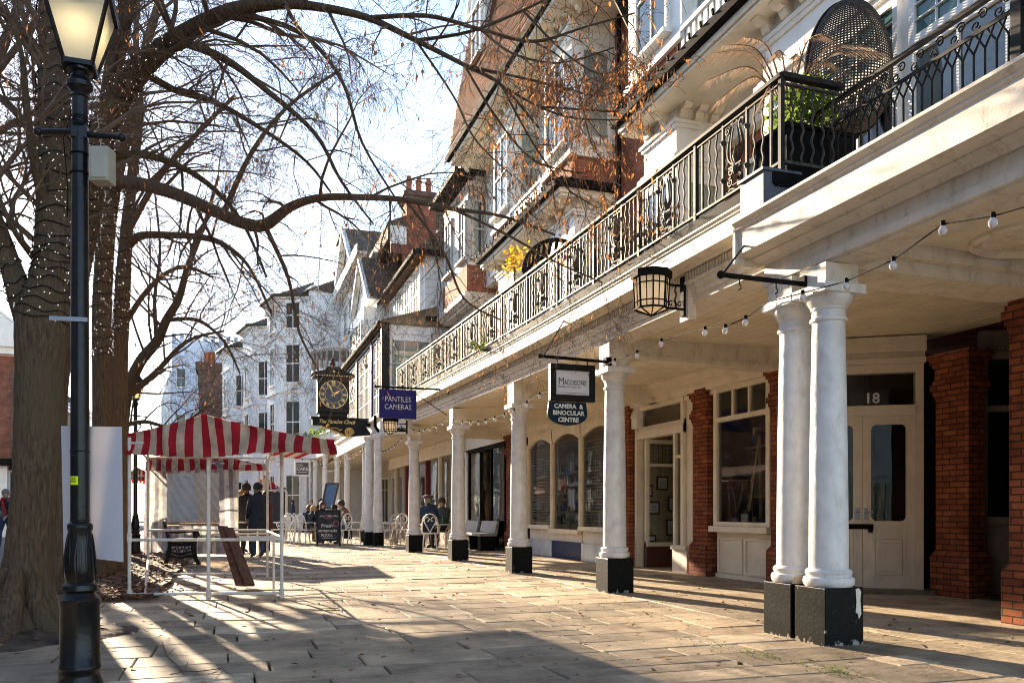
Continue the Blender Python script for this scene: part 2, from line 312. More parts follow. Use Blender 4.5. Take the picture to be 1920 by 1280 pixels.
def slabs(name, mt, x0, x1, y0, y1, rows, wid, gap, hj, tilt, thick=.06, seed=1, ang=0., jit=.02):
    rnd = random.Random(seed); mb = MB(); vals = []
    y = y0
    while y < y1:
        d = rnd.uniform(*rows); x = x0 - rnd.random() * wid[1]
        while x < x1:
            wd = rnd.uniform(*wid)
            a, b = max(x, x0), min(x + wd, x1)
            dd = [d] if (rnd.random() > .12 or wd < .5) else [d * .5, d * .5]
            yy = y
            for q in dd:
                if b - a > .06:
                    g = gap * .5; h = rnd.uniform(-hj, hj); tx, ty = rnd.uniform(-tilt, tilt), rnd.uniform(-tilt, tilt)
                    bev = .008
                    cor = [(a + g, yy + g), (b - g, yy + g), (b - g, yy + q - g), (a + g, yy + q - g)]
                    cor = [(cx + rnd.uniform(-jit, jit), cy_ + rnd.uniform(-jit, jit)) for cx, cy_ in cor]
                    mxx, myy = (a + b) / 2, yy + q / 2
                    zt = lambda c: h + (c[0] - mxx) * tx + (c[1] - myy) * ty
                    ins = [(c[0] + (bev if c[0] < mxx else -bev), c[1] + (bev if c[1] < myy else -bev)) for c in cor]
                    vs = [(c[0], c[1], zt(c)) for c in ins] + [(c[0], c[1], zt(c) - bev) for c in cor] + [(c[0], c[1], -thick) for c in cor]
                    fs = [(0, 1, 2, 3)] + [(i, i + 4, (i + 1) % 4 + 4, (i + 1) % 4) for i in range(4)] + [(i + 4, i + 8, (i + 1) % 4 + 8, (i + 1) % 4 + 4) for i in range(4)]
                    mb.add(vs, fs); vals.append((len(fs), rnd.random()))
                yy += q
            x += wd
        y += d
    o = mb.build(name, mt)
    at = o.data.attributes.new('slab', 'FLOAT', 'FACE'); arr = []
    for n, v in vals: arr += [v] * n
    at.data.foreach_set('value', arr); return o
tag(slabs('pavement', M['flag'], -3.1, 4.95, 1.2, 60, (.34, .62), (.5, 1.5), .012, .0045, .007, seed=5, jit=.006), kind='structure')
tag(slabs('walkway', M['walk'], 4.955, 9.6, 1.2, 60, (1.1, 1.7), (.9, 1.5), .006, .0015, .001, seed=8, jit=.003), kind='structure')
g = MB(); g.box(-3.4, 9.7, 1.0, 60.2, -.5, -.035); tag(g.build('pavement_bed', M['joint']), kind='structure')
g = MB(); g.box(-700, 700, -120, 1400, -1.5, -.52); tag(g.build('ground', M['cobble']), kind='structure')
g = MB(); g.box(-60, -3.42, -60, 60.2, -.51, -.012); tag(g.build('lower_walk', M['cobble']), kind='structure')
# earth bed round the trees, slightly mounded
def in_bed(x, y): return -3.55 < x < -1.0 - .08 * math.sin(y * 2.1) and 11.6 < y < 24
eb = MB(); nx, ny = 16, 60
X0, X1, Y0, Y1 = -3.7, -1.0, 11.6, 25.0
def bedz(i, j):
    u, v = i / nx, j / ny
    e = min(u * 6, (1 - u) * 6, v * 20, (1 - v) * 20, 1)
    return .012 + .06 * max(0, e) + .025 * math.sin(i * 1.7 + j * .9) * max(0, e)
vs = [(X0 + (X1 - X0) * i / nx, Y0 + (Y1 - Y0) * j / ny, bedz(i, j)) for j in range(ny + 1) for i in range(nx + 1)]
eb.add(vs, [(j * (nx + 1) + i, j * (nx + 1) + i + 1, (j + 1) * (nx + 1) + i + 1, (j + 1) * (nx + 1) + i) for j in range(ny) for i in range(nx)])
tag(eb.build('earth_bed', M['soil'], smooth=60), kind='structure')
eb2 = MB(); vs = []
for j in range(13):
    for i in range(19):
        t = 2 * PI * i / 18; r = j / 12 * (.85 + .12 * math.sin(t * 3 + 1) + .08 * math.sin(t * 7)); z = .09 * math.cos(min(1, j / 12) * PI / 2) + .012 + .012 * math.sin(i * 2.3 + j)
        vs.append((-1.75 + r * math.cos(t) * 1.0 + .0, 8.25 + r * math.sin(t) * .95, z if j < 12 else .004))
eb2.add(vs, [(j * 19 + i, j * 19 + i + 1, (j + 1) * 19 + i + 1, (j + 1) * 19 + i) for j in range(12) for i in range(18)])
tag(eb2.build('earth_mound', M['soil'], smooth=60), kind='structure')
kb = MB(); yk = 11.45
for k in range(30):
    xk = -3.6 + k * .093
    if xk < -.95: kb.box(xk, xk + .085, yk - .05, yk + .1, -.03, .075 + random.uniform(-.008, .008))
for k in range(90):
    kb.box(-.97 - .03 * math.sin(k * .35), -.87 - .03 * math.sin(k * .35), yk + .1 + k * .15, yk + .24 + k * .15, -.03, .07 + random.uniform(-.008, .008))
tag(kb.build('brick_kerb', M['brickdark'], bevel=.006), kind='structure')
# ---------------------------------------------------------------- colonnade: columns
M['iron'] = mat('balcony_iron', (.085, .069, .05), .6, var=.3, scale=20, dirt=.8, dscale=12, dcol=(.035, .026, .016), spec=.25)
M['irondark'] = mat('handrail_iron', (.022, .019, .016), .6, var=.3, scale=14, dirt=.5, dscale=9, dcol=(.07, .05, .032), spec=.2)
M['wallpatch'] = mat('old_filler', (.5, .4, .28), .8)
GC = 'white columns along the arcade'
def arcade_column(cx, cy_, top, label, name='arcade_column'):
    t = thing(name, (cx, cy_, 0), label, 'column', GC); h = .195
    b = MB(); b.box(cx - h, cx + h, cy_ - h, cy_ + h, -.02, .475); b.build('plinth', M['plinth'], t, bevel=.008)
    z0 = .475
    b = MB(); b.lathe((cx, cy_, 0), [(.19, z0), (.205, z0 + .02), (.21, z0 + .05), (.203, z0 + .075), (.183, z0 + .085), (.183, z0 + .1), (.19, z0 + .108), (.192, z0 + .125), (.182, z0 + .14), (.168, z0 + .15)], 32); b.build('base', M['column'], t, smooth=35)
    za = top - .075
    b = MB(); pr = []
    for k in range(13):
        u = k / 12; r = .161 - .028 * u ** 1.6; pr.append((r, z0 + .15 + u * (za - .22 - z0 - .15)))
    b.lathe((cx, cy_, 0), pr, 32); b.build('shaft', M['column'], t, smooth=40)
    b = MB(); zc = za - .22
    b.lathe((cx, cy_, 0), [(.133, zc), (.15, zc + .006), (.153, zc + .02), (.15, zc + .034), (.137, zc + .042), (.137, zc + .1), (.15, zc + .105), (.15, zc + .12), (.16, zc + .13), (.185, zc + .17), (.195, zc + .2), (.193, zc + .22)], 32)
    b.box(cx - .21, cx + .21, cy_ - .21, cy_ + .21, za, top); b.build('capital', M['column'], t, smooth=35)
    return t
COLS = [(4.825, 5.785, 3.0, 'white round column on the black plinth with a long white paint scar, right one of the front pair'),
        (4.825, 6.225, 3.0, 'white round column with a broken base moulding, left one of the front pair'),
        (5.045, 10.365, 3.08, 'white round column standing directly right of the estate agent sign'),
        (4.995, 14.225, 3.06, 'white round column between the open window shop and the shuttered camera shop'),
        (4.945, 18.265, 3.06, 'white round column beside the pair of grey benches'),
        (4.845, 22.545, 3.06, 'white round column just left of the man in a navy coat on a wire chair')]
for c in COLS: arcade_column(*c)
sc_ = [(.78, .01), (.86, .0), (.92, .04), (.9, .14), (.93, .3), (.86, .36), (.84, .3), (.78, .28), (.8, .16)]
col0 = [o for o in COL.objects if o.name == 'arcade_column'][0]
b = MB(); b.prism([(4.63 + .39 * u, 5.588, (.47 - .39 * v * 1.85)) for u, v in sc_], (0, -.003, 0)); b.build('paint_scar', M['oldwhite'], col0)
col1 = [o for o in COL.objects if o.name == 'arcade_column.001'][0]
b = MB(); b.prism([(4.64, 6.028, .478), (4.8, 6.024, .478), (4.79, 6.024, .53), (4.73, 6.026, .555), (4.66, 6.028, .54)], (.01, -.012, 0)); b.build('patched_base', M['wallpatch'], col1)
# ---------------------------------------------------------------- entablature, ceiling, balcony slab
def xr(y):
    pts = [(1, 4.89), (10, 4.88), (14, 4.83), (18, 4.775), (23.4, 4.66), (27, 4.6)]
    for (a, xa), (b, xb) in zip(pts, pts[1:]):
        if y <= b: return xa + (xb - xa) * (y - a) / (b - a)
    return pts[-1][1]
def rise(y): return max(0, (y - 13) * .011)
def path(y0, y1, n=14): return [(xr(y0 + (y1 - y0) * i / n), y0 + (y1 - y0) * i / n, rise(y0 + (y1 - y0) * i / n)) for i in range(n + 1)]
YE = 23.35
col_t = thing('colonnade_canopy', (4.8, 14, 0), 'weathered white timber colonnade canopy with dentil cornice under the iron balcony', 'canopy')
p = path(6.62, YE)
b = MB(); b.sweep([(-.3, 3.40), (0, 3.43), (0, 3.5), (.03, 3.503), (.03, 3.575), (.06, 3.578), (.06, 3.63), (.085, 3.64), (.085, 3.66), (-.3, 3.66)], p); b.build('architrave', M['oldwhite'], col_t)
b = MB(); b.sweep([(-.3, 3.662), (.02, 3.662), (.02, 3.765), (-.3, 3.765)], p); b.build('frieze', M['oldwhite'], col_t)
b = MB(); y = 6.7
while y < YE - .05:
    b.box(xr(y) - .075, xr(y) - .021, y, y + .032, 3.672 + rise(y), 3.752 + rise(y)); y += .058
b.build('dentil_band', M['oldwhite'], col_t)
b = MB(); b.sweep([(-.3, 3.767), (.09, 3.767), (.12, 3.79), (.27, 3.795), (.27, 3.96), (.285, 3.975), (.285, 3.99), (.305, 4.01), (.305, 4.03), (-.3, 4.03)], p); b.build('cornice', M['oldwhite'], col_t)
b = MB(); b.sweep([(-.5, 4.032), (.24, 4.032), (.27, 4.06), (.27, 4.15), (.24, 4.165), (-.5, 4.165)], path(6.26, YE)); b.build('gutter_edge', M['gutter'], col_t)
b = MB()
b.add([(xr(y) + .3, y, 3.50) for y in (6.62, 14, 23.3)] + [(9.2, y, 3.50) for y in (6.62, 14, 23.3)] + [(xr(y) + .3, y, 3.56) for y in (6.62, 14, 23.3)] + [(9.2, y, 3.56) for y in (6.62, 14, 23.3)],
      [(0, 1, 4, 3), (1, 2, 5, 4), (6, 9, 10, 7), (7, 10, 11, 8), (0, 3, 9, 6), (2, 8, 11, 5), (0, 6, 7, 1), (1, 7, 8, 2), (3, 4, 10, 9), (4, 5, 11, 10)])
for k in range(int((9.1 - 5.3) / .16)): b.box(5.3 + k * .16, 5.305 + k * .16, 6.7, 23.2, 3.494, 3.499)
b.build('ceiling', M['cream'], col_t)
b = MB(); b.box(4.8, 7.75, 6.3, 23.3, 4.06, 4.163); b.build('balcony_floor', M['lead'], col_t)
for (yb) in (10.365, 14.225, 18.265, 22.545):
    b = MB(); xx = xr(yb) + .17; b.box(xx - .16, xx + .16, yb - .16, yb + .16, 3.062, 3.45); b.box(xx + .16, 8.3, yb - .13, yb + .13, 3.26, 3.5); b.box(xx + .16, 8.3, yb - .16, yb + .16, 3.2, 3.26); b.build('cross_beam', M['cream'] if yb > 12 else M['oldwhite'], col_t)
for yb in (8.6, 13.2, 19.6):        # moulded strip against the wall head
    pass
b = MB(); b.sweep([(0, 3.12), (.06, 3.12), (.06, 3.2), (.16, 3.2), (.16, 3.3), (.3, 3.34), (.3, 3.42), (.42, 3.46), (.42, 3.495), (0, 3.495)], [(7.93, 9.4, 0), (7.83, 16, 0), (7.5, 23.3, 0)]); b.build('wall_moulding', M['cream'], col_t)
# near, lower section over the paired columns
nc = thing('porch_canopy', (4.8, 4, 0), 'deep white porch cornice over the front pair of columns, lower than the balcony', 'canopy')
xn = 4.74; pn = [(xn, 1.0, 0), (xn, 6.56, 0)]
b = MB(); b.sweep([(-.3, 3.17), (0, 3.18), (0, 3.2), (.035, 3.205), (.035, 3.275), (0, 3.28), (0, 3.40), (-.3, 3.40)], pn); b.build('architrave', M['oldwhite'], nc)
b = MB(); b.sweep([(-.3, 3.402), (.03, 3.402), (.05, 3.43), (.12, 3.455), (.12, 3.47), (.27, 3.485), (.27, 3.70), (.29, 3.715), (.29, 3.73), (.335, 3.765), (.335, 3.79), (-.3, 3.84)], [(xn, 1.0, 0), (xn, 6.6, 0)]); b.build('cornice', M['oldwhite'], nc)
b = MB(); b.box(xn - .29, xn + .3, 6.602, 6.64, 3.402, 3.79); b.build('cornice_end', M['oldwhite'], nc)
b = MB(); b.sweep([(-.3, 3.842), (.3, 3.80), (.3, 3.81), (-.3, 3.87), (-.75, 4.05), (-.75, 3.842)], [(xn, 1.0, 0), (xn, 6.6, 0)]); b.build('lead_roof', M['lead'], nc)
b = MB(); b.box(xn + .3, 9.2, 1.0, 6.3, 3.42, 3.5); b.box(5.3, 7.6, 1.0, 6.75, 4.02, 4.12)
b.build('ceiling', M['cream'], nc)
b = MB(); b.box(xn + .3, 9.2, 5.75, 6.25, 3.19, 3.419); b.box(xn + .3, 9.2, 5.65, 5.75, 3.3, 3.419); b.box(xn + .3, xn + .45, 1.0, 5.65, 3.3, 3.419)
for y0 in (5.785, 6.225): b.box(4.825 - .165, 4.825 + .165, y0 - .165, y0 + .165, 3.0, 3.172)
b.build('beam', M['oldwhite'], nc)
b = MB(); c0 = Vector((6.42, 5.15, 3.42))
b.lathe(c0, [(.5, 0), (.5, -.03), (.46, -.05), (.42, -.03), (.4, -.012), (.15, -.02), (.1, -.05), (.02, -.07)], 40); b.build('ceiling_rose', M['oldwhite'], nc, smooth=40)
b = MB(); b.box(4.52, 4.9, 6.27, 6.62, 3.8, 4.16); b.box(4.5, 4.92, 6.25, 6.64, 4.16, 4.185); b.build('lead_box', M['lead'], nc)
# ---------------------------------------------------------------- balcony railings
def spiral(c, r0, r1, a0, turns, n=12): return [(c[0] + (r0 + (r1 - r0) * i / n) * math.cos(a0 + turns * 2 * PI * i / n), c[1] + (r0 + (r1 - r0) * i / n) * math.sin(a0 + turns * 2 * PI * i / n)) for i in range(n + 1)]
def bez(a, b, c, d, n=8): return [tuple((1 - t) ** 3 * a[i] + 3 * (1 - t) ** 2 * t * b[i] + 3 * (1 - t) * t * t * c[i] + t ** 3 * d[i] for i in (0, 1)) for t in [k / n for k in range(n + 1)]]
def flat(mb, pts, r, n=5): mb.tube([(0, u, v) for u, v in pts], r, n)
def scroll_mesh():
    b = MB()
    for s in (-1, 1):
        f = lambda L: [(s * u, v) for u, v in L]
        flat(b, f(bez((.02, .30), (.17, .36), (.14, .5), (.08, .62))), 0.0124)
        flat(b, f(bez((.08, .62), (.05, .68), (.1, .74), (.15, .68))), 0.0124)
        flat(b, f(spiral((.125, .665), .04, .012, 1.2, -1.2)), 0.0109)
        flat(b, f(bez((.012, .30), (.1, .36), (.08, .5), (.035, .66))), 0.0101)
        flat(b, f(spiral((.065, .24), .045, .012, 2.6, -1.4)), 0.0116)
        flat(b, f(spiral((.075, .14), .05, .014, 1.8, -1.4)), 0.0116)
        flat(b, f(bez((.0, .05), (.1, .1), (.12, .03), (.14, .06))), 0.0109)
        flat(b, f(spiral((.105, .055), .04, .01, .2, 1.3)), 0.0109)
        flat(b, f(spiral((.05, .735), .028, .008, 3.1, 1.3)), 0.0093)
        flat(b, f([(.13, .02), (.13, .1)]), 0.0093)
    flat(b, [(-.12, .7), (.12, .7)], .006); flat(b, [(-.1, .1), (.1, .1)], .007); flat(b, [(-.11, .285), (.11, .285)], 0.0124)
    b.lathe((0, 0, 0), [(.001, .3), (.02, .34), (.026, .38), (.012, .44), (.001, .5)], 8)
    b.lathe((0, 0, 0), [(.012, .2), (.03, .23), (.03, .26), (.012, .29)], 8)
    return b
def bars():
    s = MB(); s.box(-.011, .011, -.011, .011, .04, .74)
    wv = MB(); wv.tube([(0, .013 * math.sin(k * PI / 3), .04 + .7 * k / 24) for k in range(25)], .0115, 5)
    k = MB(); k.box(-.014, .014, -.014, .014, .03, .76)
    for z in (.2, .58): k.lathe((0, 0, 0), [(.014, z - .03), (.03, z - .012), (.034, z), (.03, z + .012), (.014, z + .03)], 6)
    return s, wv, k
bs, bw_, bk = bars()
m_scroll = scroll_mesh()
rail = thing('balcony_railing', (4.72, 14.6, 4.23), 'long wrought iron balcony railing with lyre scroll panels and urn finials', 'railing')
RX = lambda y: xr(y) - .165
RZ = lambda y: 4.235 + rise(y)
yposts = [6.28, 7.72] + [7.72 + 1.29 * i for i in range(1, 13)]
YR1 = yposts[-1]
for nm, z, ww, hh, mt in (('handrail', .81, .07, .045, 'irondark'), ('top_rail', .74, .03, .02, 'iron'), ('bottom_rail', .03, .035, .03, 'iron')):
    b = MB(); n = 16; pr = [(-ww / 2, z - hh / 2), (ww / 2, z - hh / 2), (ww / 2, z + hh / 4), (ww / 4, z + hh / 2), (-ww / 4, z + hh / 2), (-ww / 2, z + hh / 4)]
    b.sweep(pr, [(RX(6.26 + (YR1 - 6.26) * i / n), 6.26 + (YR1 - 6.26) * i / n, RZ(6.26 + (YR1 - 6.26) * i / n)) for i in range(n + 1)])
    if nm != 'x':
        x0 = RX(6.28)
        b.bar((x0, 6.28, 4.235 + z), (5.4, 6.28, 4.235 + z), ww, hh)
    b.build(nm, M[mt], rail)
cache = {}
def part_at(name, mb, mt, parent, pos, rz=0):
    if id(mb) not in cache:
        o = mb.build(name, mt, parent, smooth=40, local=True); cache[id(mb)] = o
    else:
        o = cache[id(mb)].copy(); COL.objects.link(o); o.parent = parent; o.name = name
    o.location = Vector(pos) - wpos(parent); o.rotation_euler = (0, 0, rz); return o
urn = MB(); urn.box(-.021, .021, -.021, .021, -.05, .83); urn.lathe((0, 0, .82), [(.012, 0), (.024, .015), (.014, .03), (.016, .045), (.034, .08), (.038, .12), (.028, .13), (.03, .14), (.014, .15), (.008, .165), (.012, .175), (.003, .19)], 12)
for y in yposts: part_at('post', urn, M['irondark'], rail, (RX(y), y, RZ(y)))
for y0, y1 in zip(yposts, yposts[1:]):
    d = y1 - y0
    part_at('scroll_panel', m_scroll, M['iron'], rail, (RX(y0 + d * .5), y0 + d * .5, RZ(y0 + d * .5)))
    for u, kk in ((.1, bs), (.19, bw_), (.28, bw_), (.36, bk), (.64, bk), (.73, bw_), (.82, bw_), (.91, bs)):
        y = y0 + d * u; part_at('baluster', kk, M['iron'], rail, (RX(y), y, RZ(y)))
for i in range(1, 6):
    x = RX(6.28) + (5.4 - RX(6.28)) * i / 6; part_at('return_baluster', bw_, M['irondark'], rail, (x, 6.28, 4.235), PI / 2)
# near railing, set back over the porch
r2 = thing('porch_railing', (5.41, 4, 4.12), 'black wrought iron railing with pointed loops and lattice panel above the porch cornice', 'railing')
b = MB()
for z, ww in ((4.97, .05), (4.76, .02), (4.2, .03)): b.bar((5.41, 1.2, z), (5.41, 6.72, z), ww, .03)
b.build('rails', M['irondark'], r2)
gb = MB(); gb.tube([(0, 0, 0), (0, 0, .44), (0, .05, .52), (0, .095, .6)], .009, 5); gb.tube([(0, 0, .44), (0, -.05, .52), (0, -.095, .6)], .009, 5)
gs = MB(); flat(gs, spiral((.03, .68), .045, .012, 3.6, 1.2), .007); flat(gs, spiral((-.03, .74), .045, .012, .5, 1.2), .007)
YL = [4.42, 3.93]
y = 6.66; k = 0
while y > 1.3:
    if not (3.82 < y < 4.55):
        part_at('baluster', gb, M['irondark'], r2, (5.41, y, 4.17))
        if k % 2 == 0: part_at('scroll', gs, M['irondark'], r2, (5.41, y - .05, 4.14))
    y -= .1; k += 1
b = MB(); b.box(5.385, 5.435, 4.44, 4.53, 4.1, 5.0); b.box(5.385, 5.435, 3.85, 3.97, 4.1, 5.08); b.box(5.36, 5.46, 3.83, 3.99, 5.08, 5.11); b.box(5.39, 5.43, 6.69, 6.74, 4.05, 5.0); b.build('post', M['irondark'], r2, bevel=.004)
b = MB()
for (u0, v0, u1, v1) in ((0, .1, .42, .75), (.42, .1, 0, .75), (.1, .1, .42, .55), (.32, .1, 0, .55), (0, .3, .3, .78), (.42, .3, .12, .78)): b.tube([(5.41, 3.98 + u0, 4.17 + v0), (5.41, 3.98 + u1, 4.17 + v1)], .008, 5)
for u in (.06, .2, .34):
    b.tube([(5.41, 3.98 + a, 4.17 + c) for a, c in spiral((u, .7), .06, .015, 0, 1.4)], .008, 5)
b.build('lattice_panel', M['irondark'], r2)
b = MB()
for k in range(24):
    for j in range(34): 
        b.box(5.455, 5.46, 3.99 + k * .018, 3.998 + k * .018, 4.2 + j * .022, 4.214 + j * .022)
b.build('mesh_screen', M['cream'], r2)
# ---------------------------------------------------------------- windows, shopfronts
def frame2(o, rgt, up): 
    rgt = Vector(rgt).normalized(); up = Vector(up).normalized(); n = rgt.cross(up); o = Vector(o)
    return lambda u, v, w=0: o + rgt * u + up * v + n * w
def fbar(mb, T, u0, u1, v0, v1, w0, w1, mi=0):
    vs = [T(u, v, w) for w in (w0, w1) for v in (v0, v1) for u in (u0, u1)]
    mb.add(vs, [(0, 2, 3, 1), (4, 5, 7, 6), (0, 1, 5, 4), (1, 3, 7, 5), (3, 2, 6, 7), (2, 0, 4, 6)], mi)
def window(parent, o, rgt, w, h, cols=1, rows=2, mt=None, gm=None, curtain=None, fw=.07, bar=.028, dep=.07, up=(0, 0, 1), sill=True, back=.25, name='window', rowfr=None, room=True):
    """o: lower left corner seen from outside; built a little proud of the wall it sits on"""
    mt = mt or M['white']; gm = gm or M['glassdark']; T = frame2(o, rgt, up); b = MB()
    fbar(b, T, 0, fw, 0, h, -.03, dep); fbar(b, T, w - fw, w, 0, h, -.03, dep); fbar(b, T, fw, w - fw, 0, fw, -.03, dep); fbar(b, T, fw, w - fw, h - fw, h, -.03, dep)
    if sill: fbar(b, T, -.06, w + .06, -.07, -.002, -.03, dep + .09)
    for i in range(1, cols): u = fw + (w - 2 * fw) * i / cols; fbar(b, T, u - bar / 2, u + bar / 2, fw, h - fw, .012, dep - .012)
    fr = rowfr or [j / rows for j in range(1, rows)]
    for f in fr: v = fw + (h - 2 * fw) * f; ww = bar * (1.6 if (rows == 2 and not rowfr) else 1); fbar(b, T, fw, w - fw, v - ww / 2, v + ww / 2, .014, dep - .008)
    f = b.build(name, mt, parent)
    b = MB(); b.quad(T(fw * .5, fw * .5, .032), T(w - fw * .5, fw * .5, .032), T(w - fw * .5, h - fw * .5, .032), T(fw * .5, h - fw * .5, .032)); b.build('pane', gm, f)
    b = MB(); b.quad(T(.02, .02, .004), T(w - .02, .02, .004), T(w - .02, h - .02, .004), T(.02, h - .02, .004)); b.build('dark_room_sheet', M['room'], f)  # dark sheet on the wall face; the unlit room's shade is its colour
    if curtain:
        b = MB(); n = 16
        for (ua, ub) in (curtain if isinstance(curtain, list) else [(.0, .3), (.7, 1.)]):
            vs = []
            for i in range(n + 1):
                u = fw + (w - 2 * fw) * (ua + (ub - ua) * i / n); ww = .014 + .006 * math.sin(i * 1.9); vs += [T(u, fw * .6, ww), T(u, h - fw * .6, ww)]
            b.add(vs, [(2 * i, 2 * i + 2, 2 * i + 3, 2 * i + 1) for i in range(n)])
        b.build('curtain', M['blind'], f)
    return f
LX = (0, -1, 0); LY = (1, 0, 0)       # 'right' of a wall facing the street (-x) and of a wall facing the camera (-y)
def tri_panel(mb, T, u0, u1, v0, v1, d):      # raised framed panel
    fbar(mb, T, u0, u1, v0, v0 + .04, 0, d); fbar(mb, T, u0, u1, v1 - .04, v1, 0, d); fbar(mb, T, u0, u0 + .04, v0 + .04, v1 - .04, 0, d); fbar(mb, T, u1 - .04, u1, v0 + .04, v1 - .04, 0, d)
# the terrace the shops belong to
terr = thing('brick_terrace', (7.8, 13, 0), 'brick and white terrace with shops below, bay windows and a steep clay tile roof above', 'building')
M['wallcream'] = mat('cream_render', (.6, .52, .4), .7, var=.08, scale=2, dirt=.3)
# brick piers of the ground floor
def pier(x0, x1, y0, y1, capz=2.95, parent=terr, top=3.45):
    b = MB(); b.box(x0, x1, y0, y1, .6, capz - .3); b.box(x0 - .05, x1 + .05, y0 - .05, y1 + .05, -.03, .52); b.add([], [])
    a = [(x0 - .05, y0 - .05), (x1 + .05, y0 - .05), (x1 + .05, y1 + .05), (x0 - .05, y1 + .05)]; c = [(x0, y0), (x1, y0), (x1, y1), (x0, y1)]
    b.add([(p[0], p[1], .52) for p in a] + [(p[0], p[1], .6) for p in c], [(i, (i + 1) % 4, 4 + (i + 1) % 4, 4 + i) for i in range(4)])
    z = capz - .3
    for k, (e, h) in enumerate([(.015, .05), (.03, .05), (.05, .09), (.03, .06), (.01, .1), (.01, .06), (.03, .05), (.055, .06), (.08, .07)]):
        b.box(x0 - e, x1 + e, y0 - e, y1 + e, z, min(z + h, top)); z += h
    return b.build('brick_pier', M['brick'], parent)
pier(7.8, 8.0, 12.42, 12.86)
pier(7.76, 7.98, 10.05, 10.58)
pier(7.7, 8.0, 15.15, 15.4)
pier(7.42, 7.9, 21.75, 22.2)
pier(7.34, 7.95, 5.3, 6.18, capz=3.2)
pier(8.93, 9.2, 8.1, 8.62, capz=2.9)
# --- shop window between two piers (stall riser, pane with three lights above)
def stock(mb, x0, x1, y0, y1, z, n, rnd, hm=.35):
    for _ in range(n):
        x = rnd.uniform(x0, x1); y = rnd.uniform(y0, y1); ww = rnd.uniform(.05, .2); hh = rnd.uniform(.08, hm)
        mb.box(x, x + rnd.uniform(.02, .12), y, y + ww, z, z + hh, rnd.randrange(5))
M['s0'] = mat('goods_ochre', (.3, .2, .09)); M['s1'] = mat('goods_white', (.6, .58, .52)); M['s2'] = mat('goods_navy', (.05, .07, .13)); M['s3'] = mat('goods_green', (.09, .14, .07)); M['s4'] = mat('goods_brown', (.12, .07, .04))
SM = [M['s%d' % i] for i in range(5)]
M['shelf'] = mat('pale_shelf_wood', (.35, .24, .13), .5)
def room(parent, y0, y1, x0, depth=3.0, zt=3.3, mt=None, z0=.02):
    b = MB(); x1 = x0 + depth
    b.quad((x1, y0, z0), (x1, y1, z0), (x1, y1, zt), (x1, y0, zt)); b.quad((x0, y0, z0), (x1, y0, z0), (x1, y0, zt), (x0, y0, zt)); b.quad((x0, y1, z0), (x1, y1, z0), (x1, y1, zt), (x0, y1, zt))
    b.quad((x0, y0, z0), (x1, y0, z0), (x1, y1, z0), (x0, y1, z0)); b.quad((x0, y0, zt), (x1, y0, zt), (x1, y1, zt), (x0, y1, zt))
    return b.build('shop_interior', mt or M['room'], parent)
def bigwindow(parent, x, y0, y1, z0, z1, zt, lights, mt, name='shop_window', gm=None):
    T = frame2((x, y1, 0), LX, (0, 0, 1)); w = y1 - y0; b = MB()
    fbar(b, T, 0, .1, z0, zt, -.04, .06); fbar(b, T, w - .1, w, z0, zt, -.04, .06); fbar(b, T, .1, w - .1, z0, z0 + .07, -.04, .06); fbar(b, T, .1, w - .1, zt - .1, zt, -.04, .06); fbar(b, T, .1, w - .1, z1, z1 + .08, -.04, .06)
    fbar(b, T, -.03, w + .03, z0 - .1, z0 - .002, -.04, .14)
    for i in range(1, lights): u = .1 + (w - .2) * i / lights; fbar(b, T, u - .025, u + .025, z1 + .08, zt - .1, -.03, .05)
    f = b.build(name, mt, parent)
    b = MB(); b.quad(T(.05, z0 + .03, .01), T(w - .05, z0 + .03, .01), T(w - .05, zt - .05, .01), T(.05, zt - .05, .01)); b.build('pane', gm or M['glass'], f)
    return f
def riser(parent, x, y0, y1, z1, n, mt, name='stall_riser'):
    T = frame2((x, y1, 0), LX, (0, 0, 1)); w = y1 - y0; b = MB(); fbar(b, T, 0, w, -.03, z1, -.12, 0)
    for i in range(n): tri_panel(b, T, w * i / n + .03, w * (i + 1) / n - .03, .08, z1 - .08, .025)
    fbar(b, T, 0, w, -.03, .07, .001, .04)
    return b.build(name, mt, parent, bevel=.004)
rnd = random.Random(4)
XW = 7.9
bigwindow(terr, XW, 10.72, 12.28, .87, 2.62, 3.3, 3, M['cream']); riser(terr, XW + .02, 10.72, 12.28, .76, 2, M['cream'])
rm = room(terr, 10.3, 12.6, XW + .1, mt=mat('shop_room_grey', (.3, .28, .26), .9))
b = MB()
for z in (.86, 1.35, 1.85, 2.2): b.box(8.5, 8.85, 10.6, 12.3, z, z + .03)
for y in (10.9, 11.9): b.bar((8.35, y - .25, .3), (8.5, y, 2.4), .04); b.bar((8.35, y + .25, .3), (8.5, y, 2.4), .04)
b.build('display_ladder', M['shelf'], rm)
b = MB(); 
for z in (.9, 1.39, 1.89, 2.24): stock(b, 8.45, 8.7, 10.65, 12.2, z, 16, rnd)
stock(b, 8.05, 8.3, 10.8, 12.2, .86, 14, rnd, .3); b.build('stock', SM, rm)
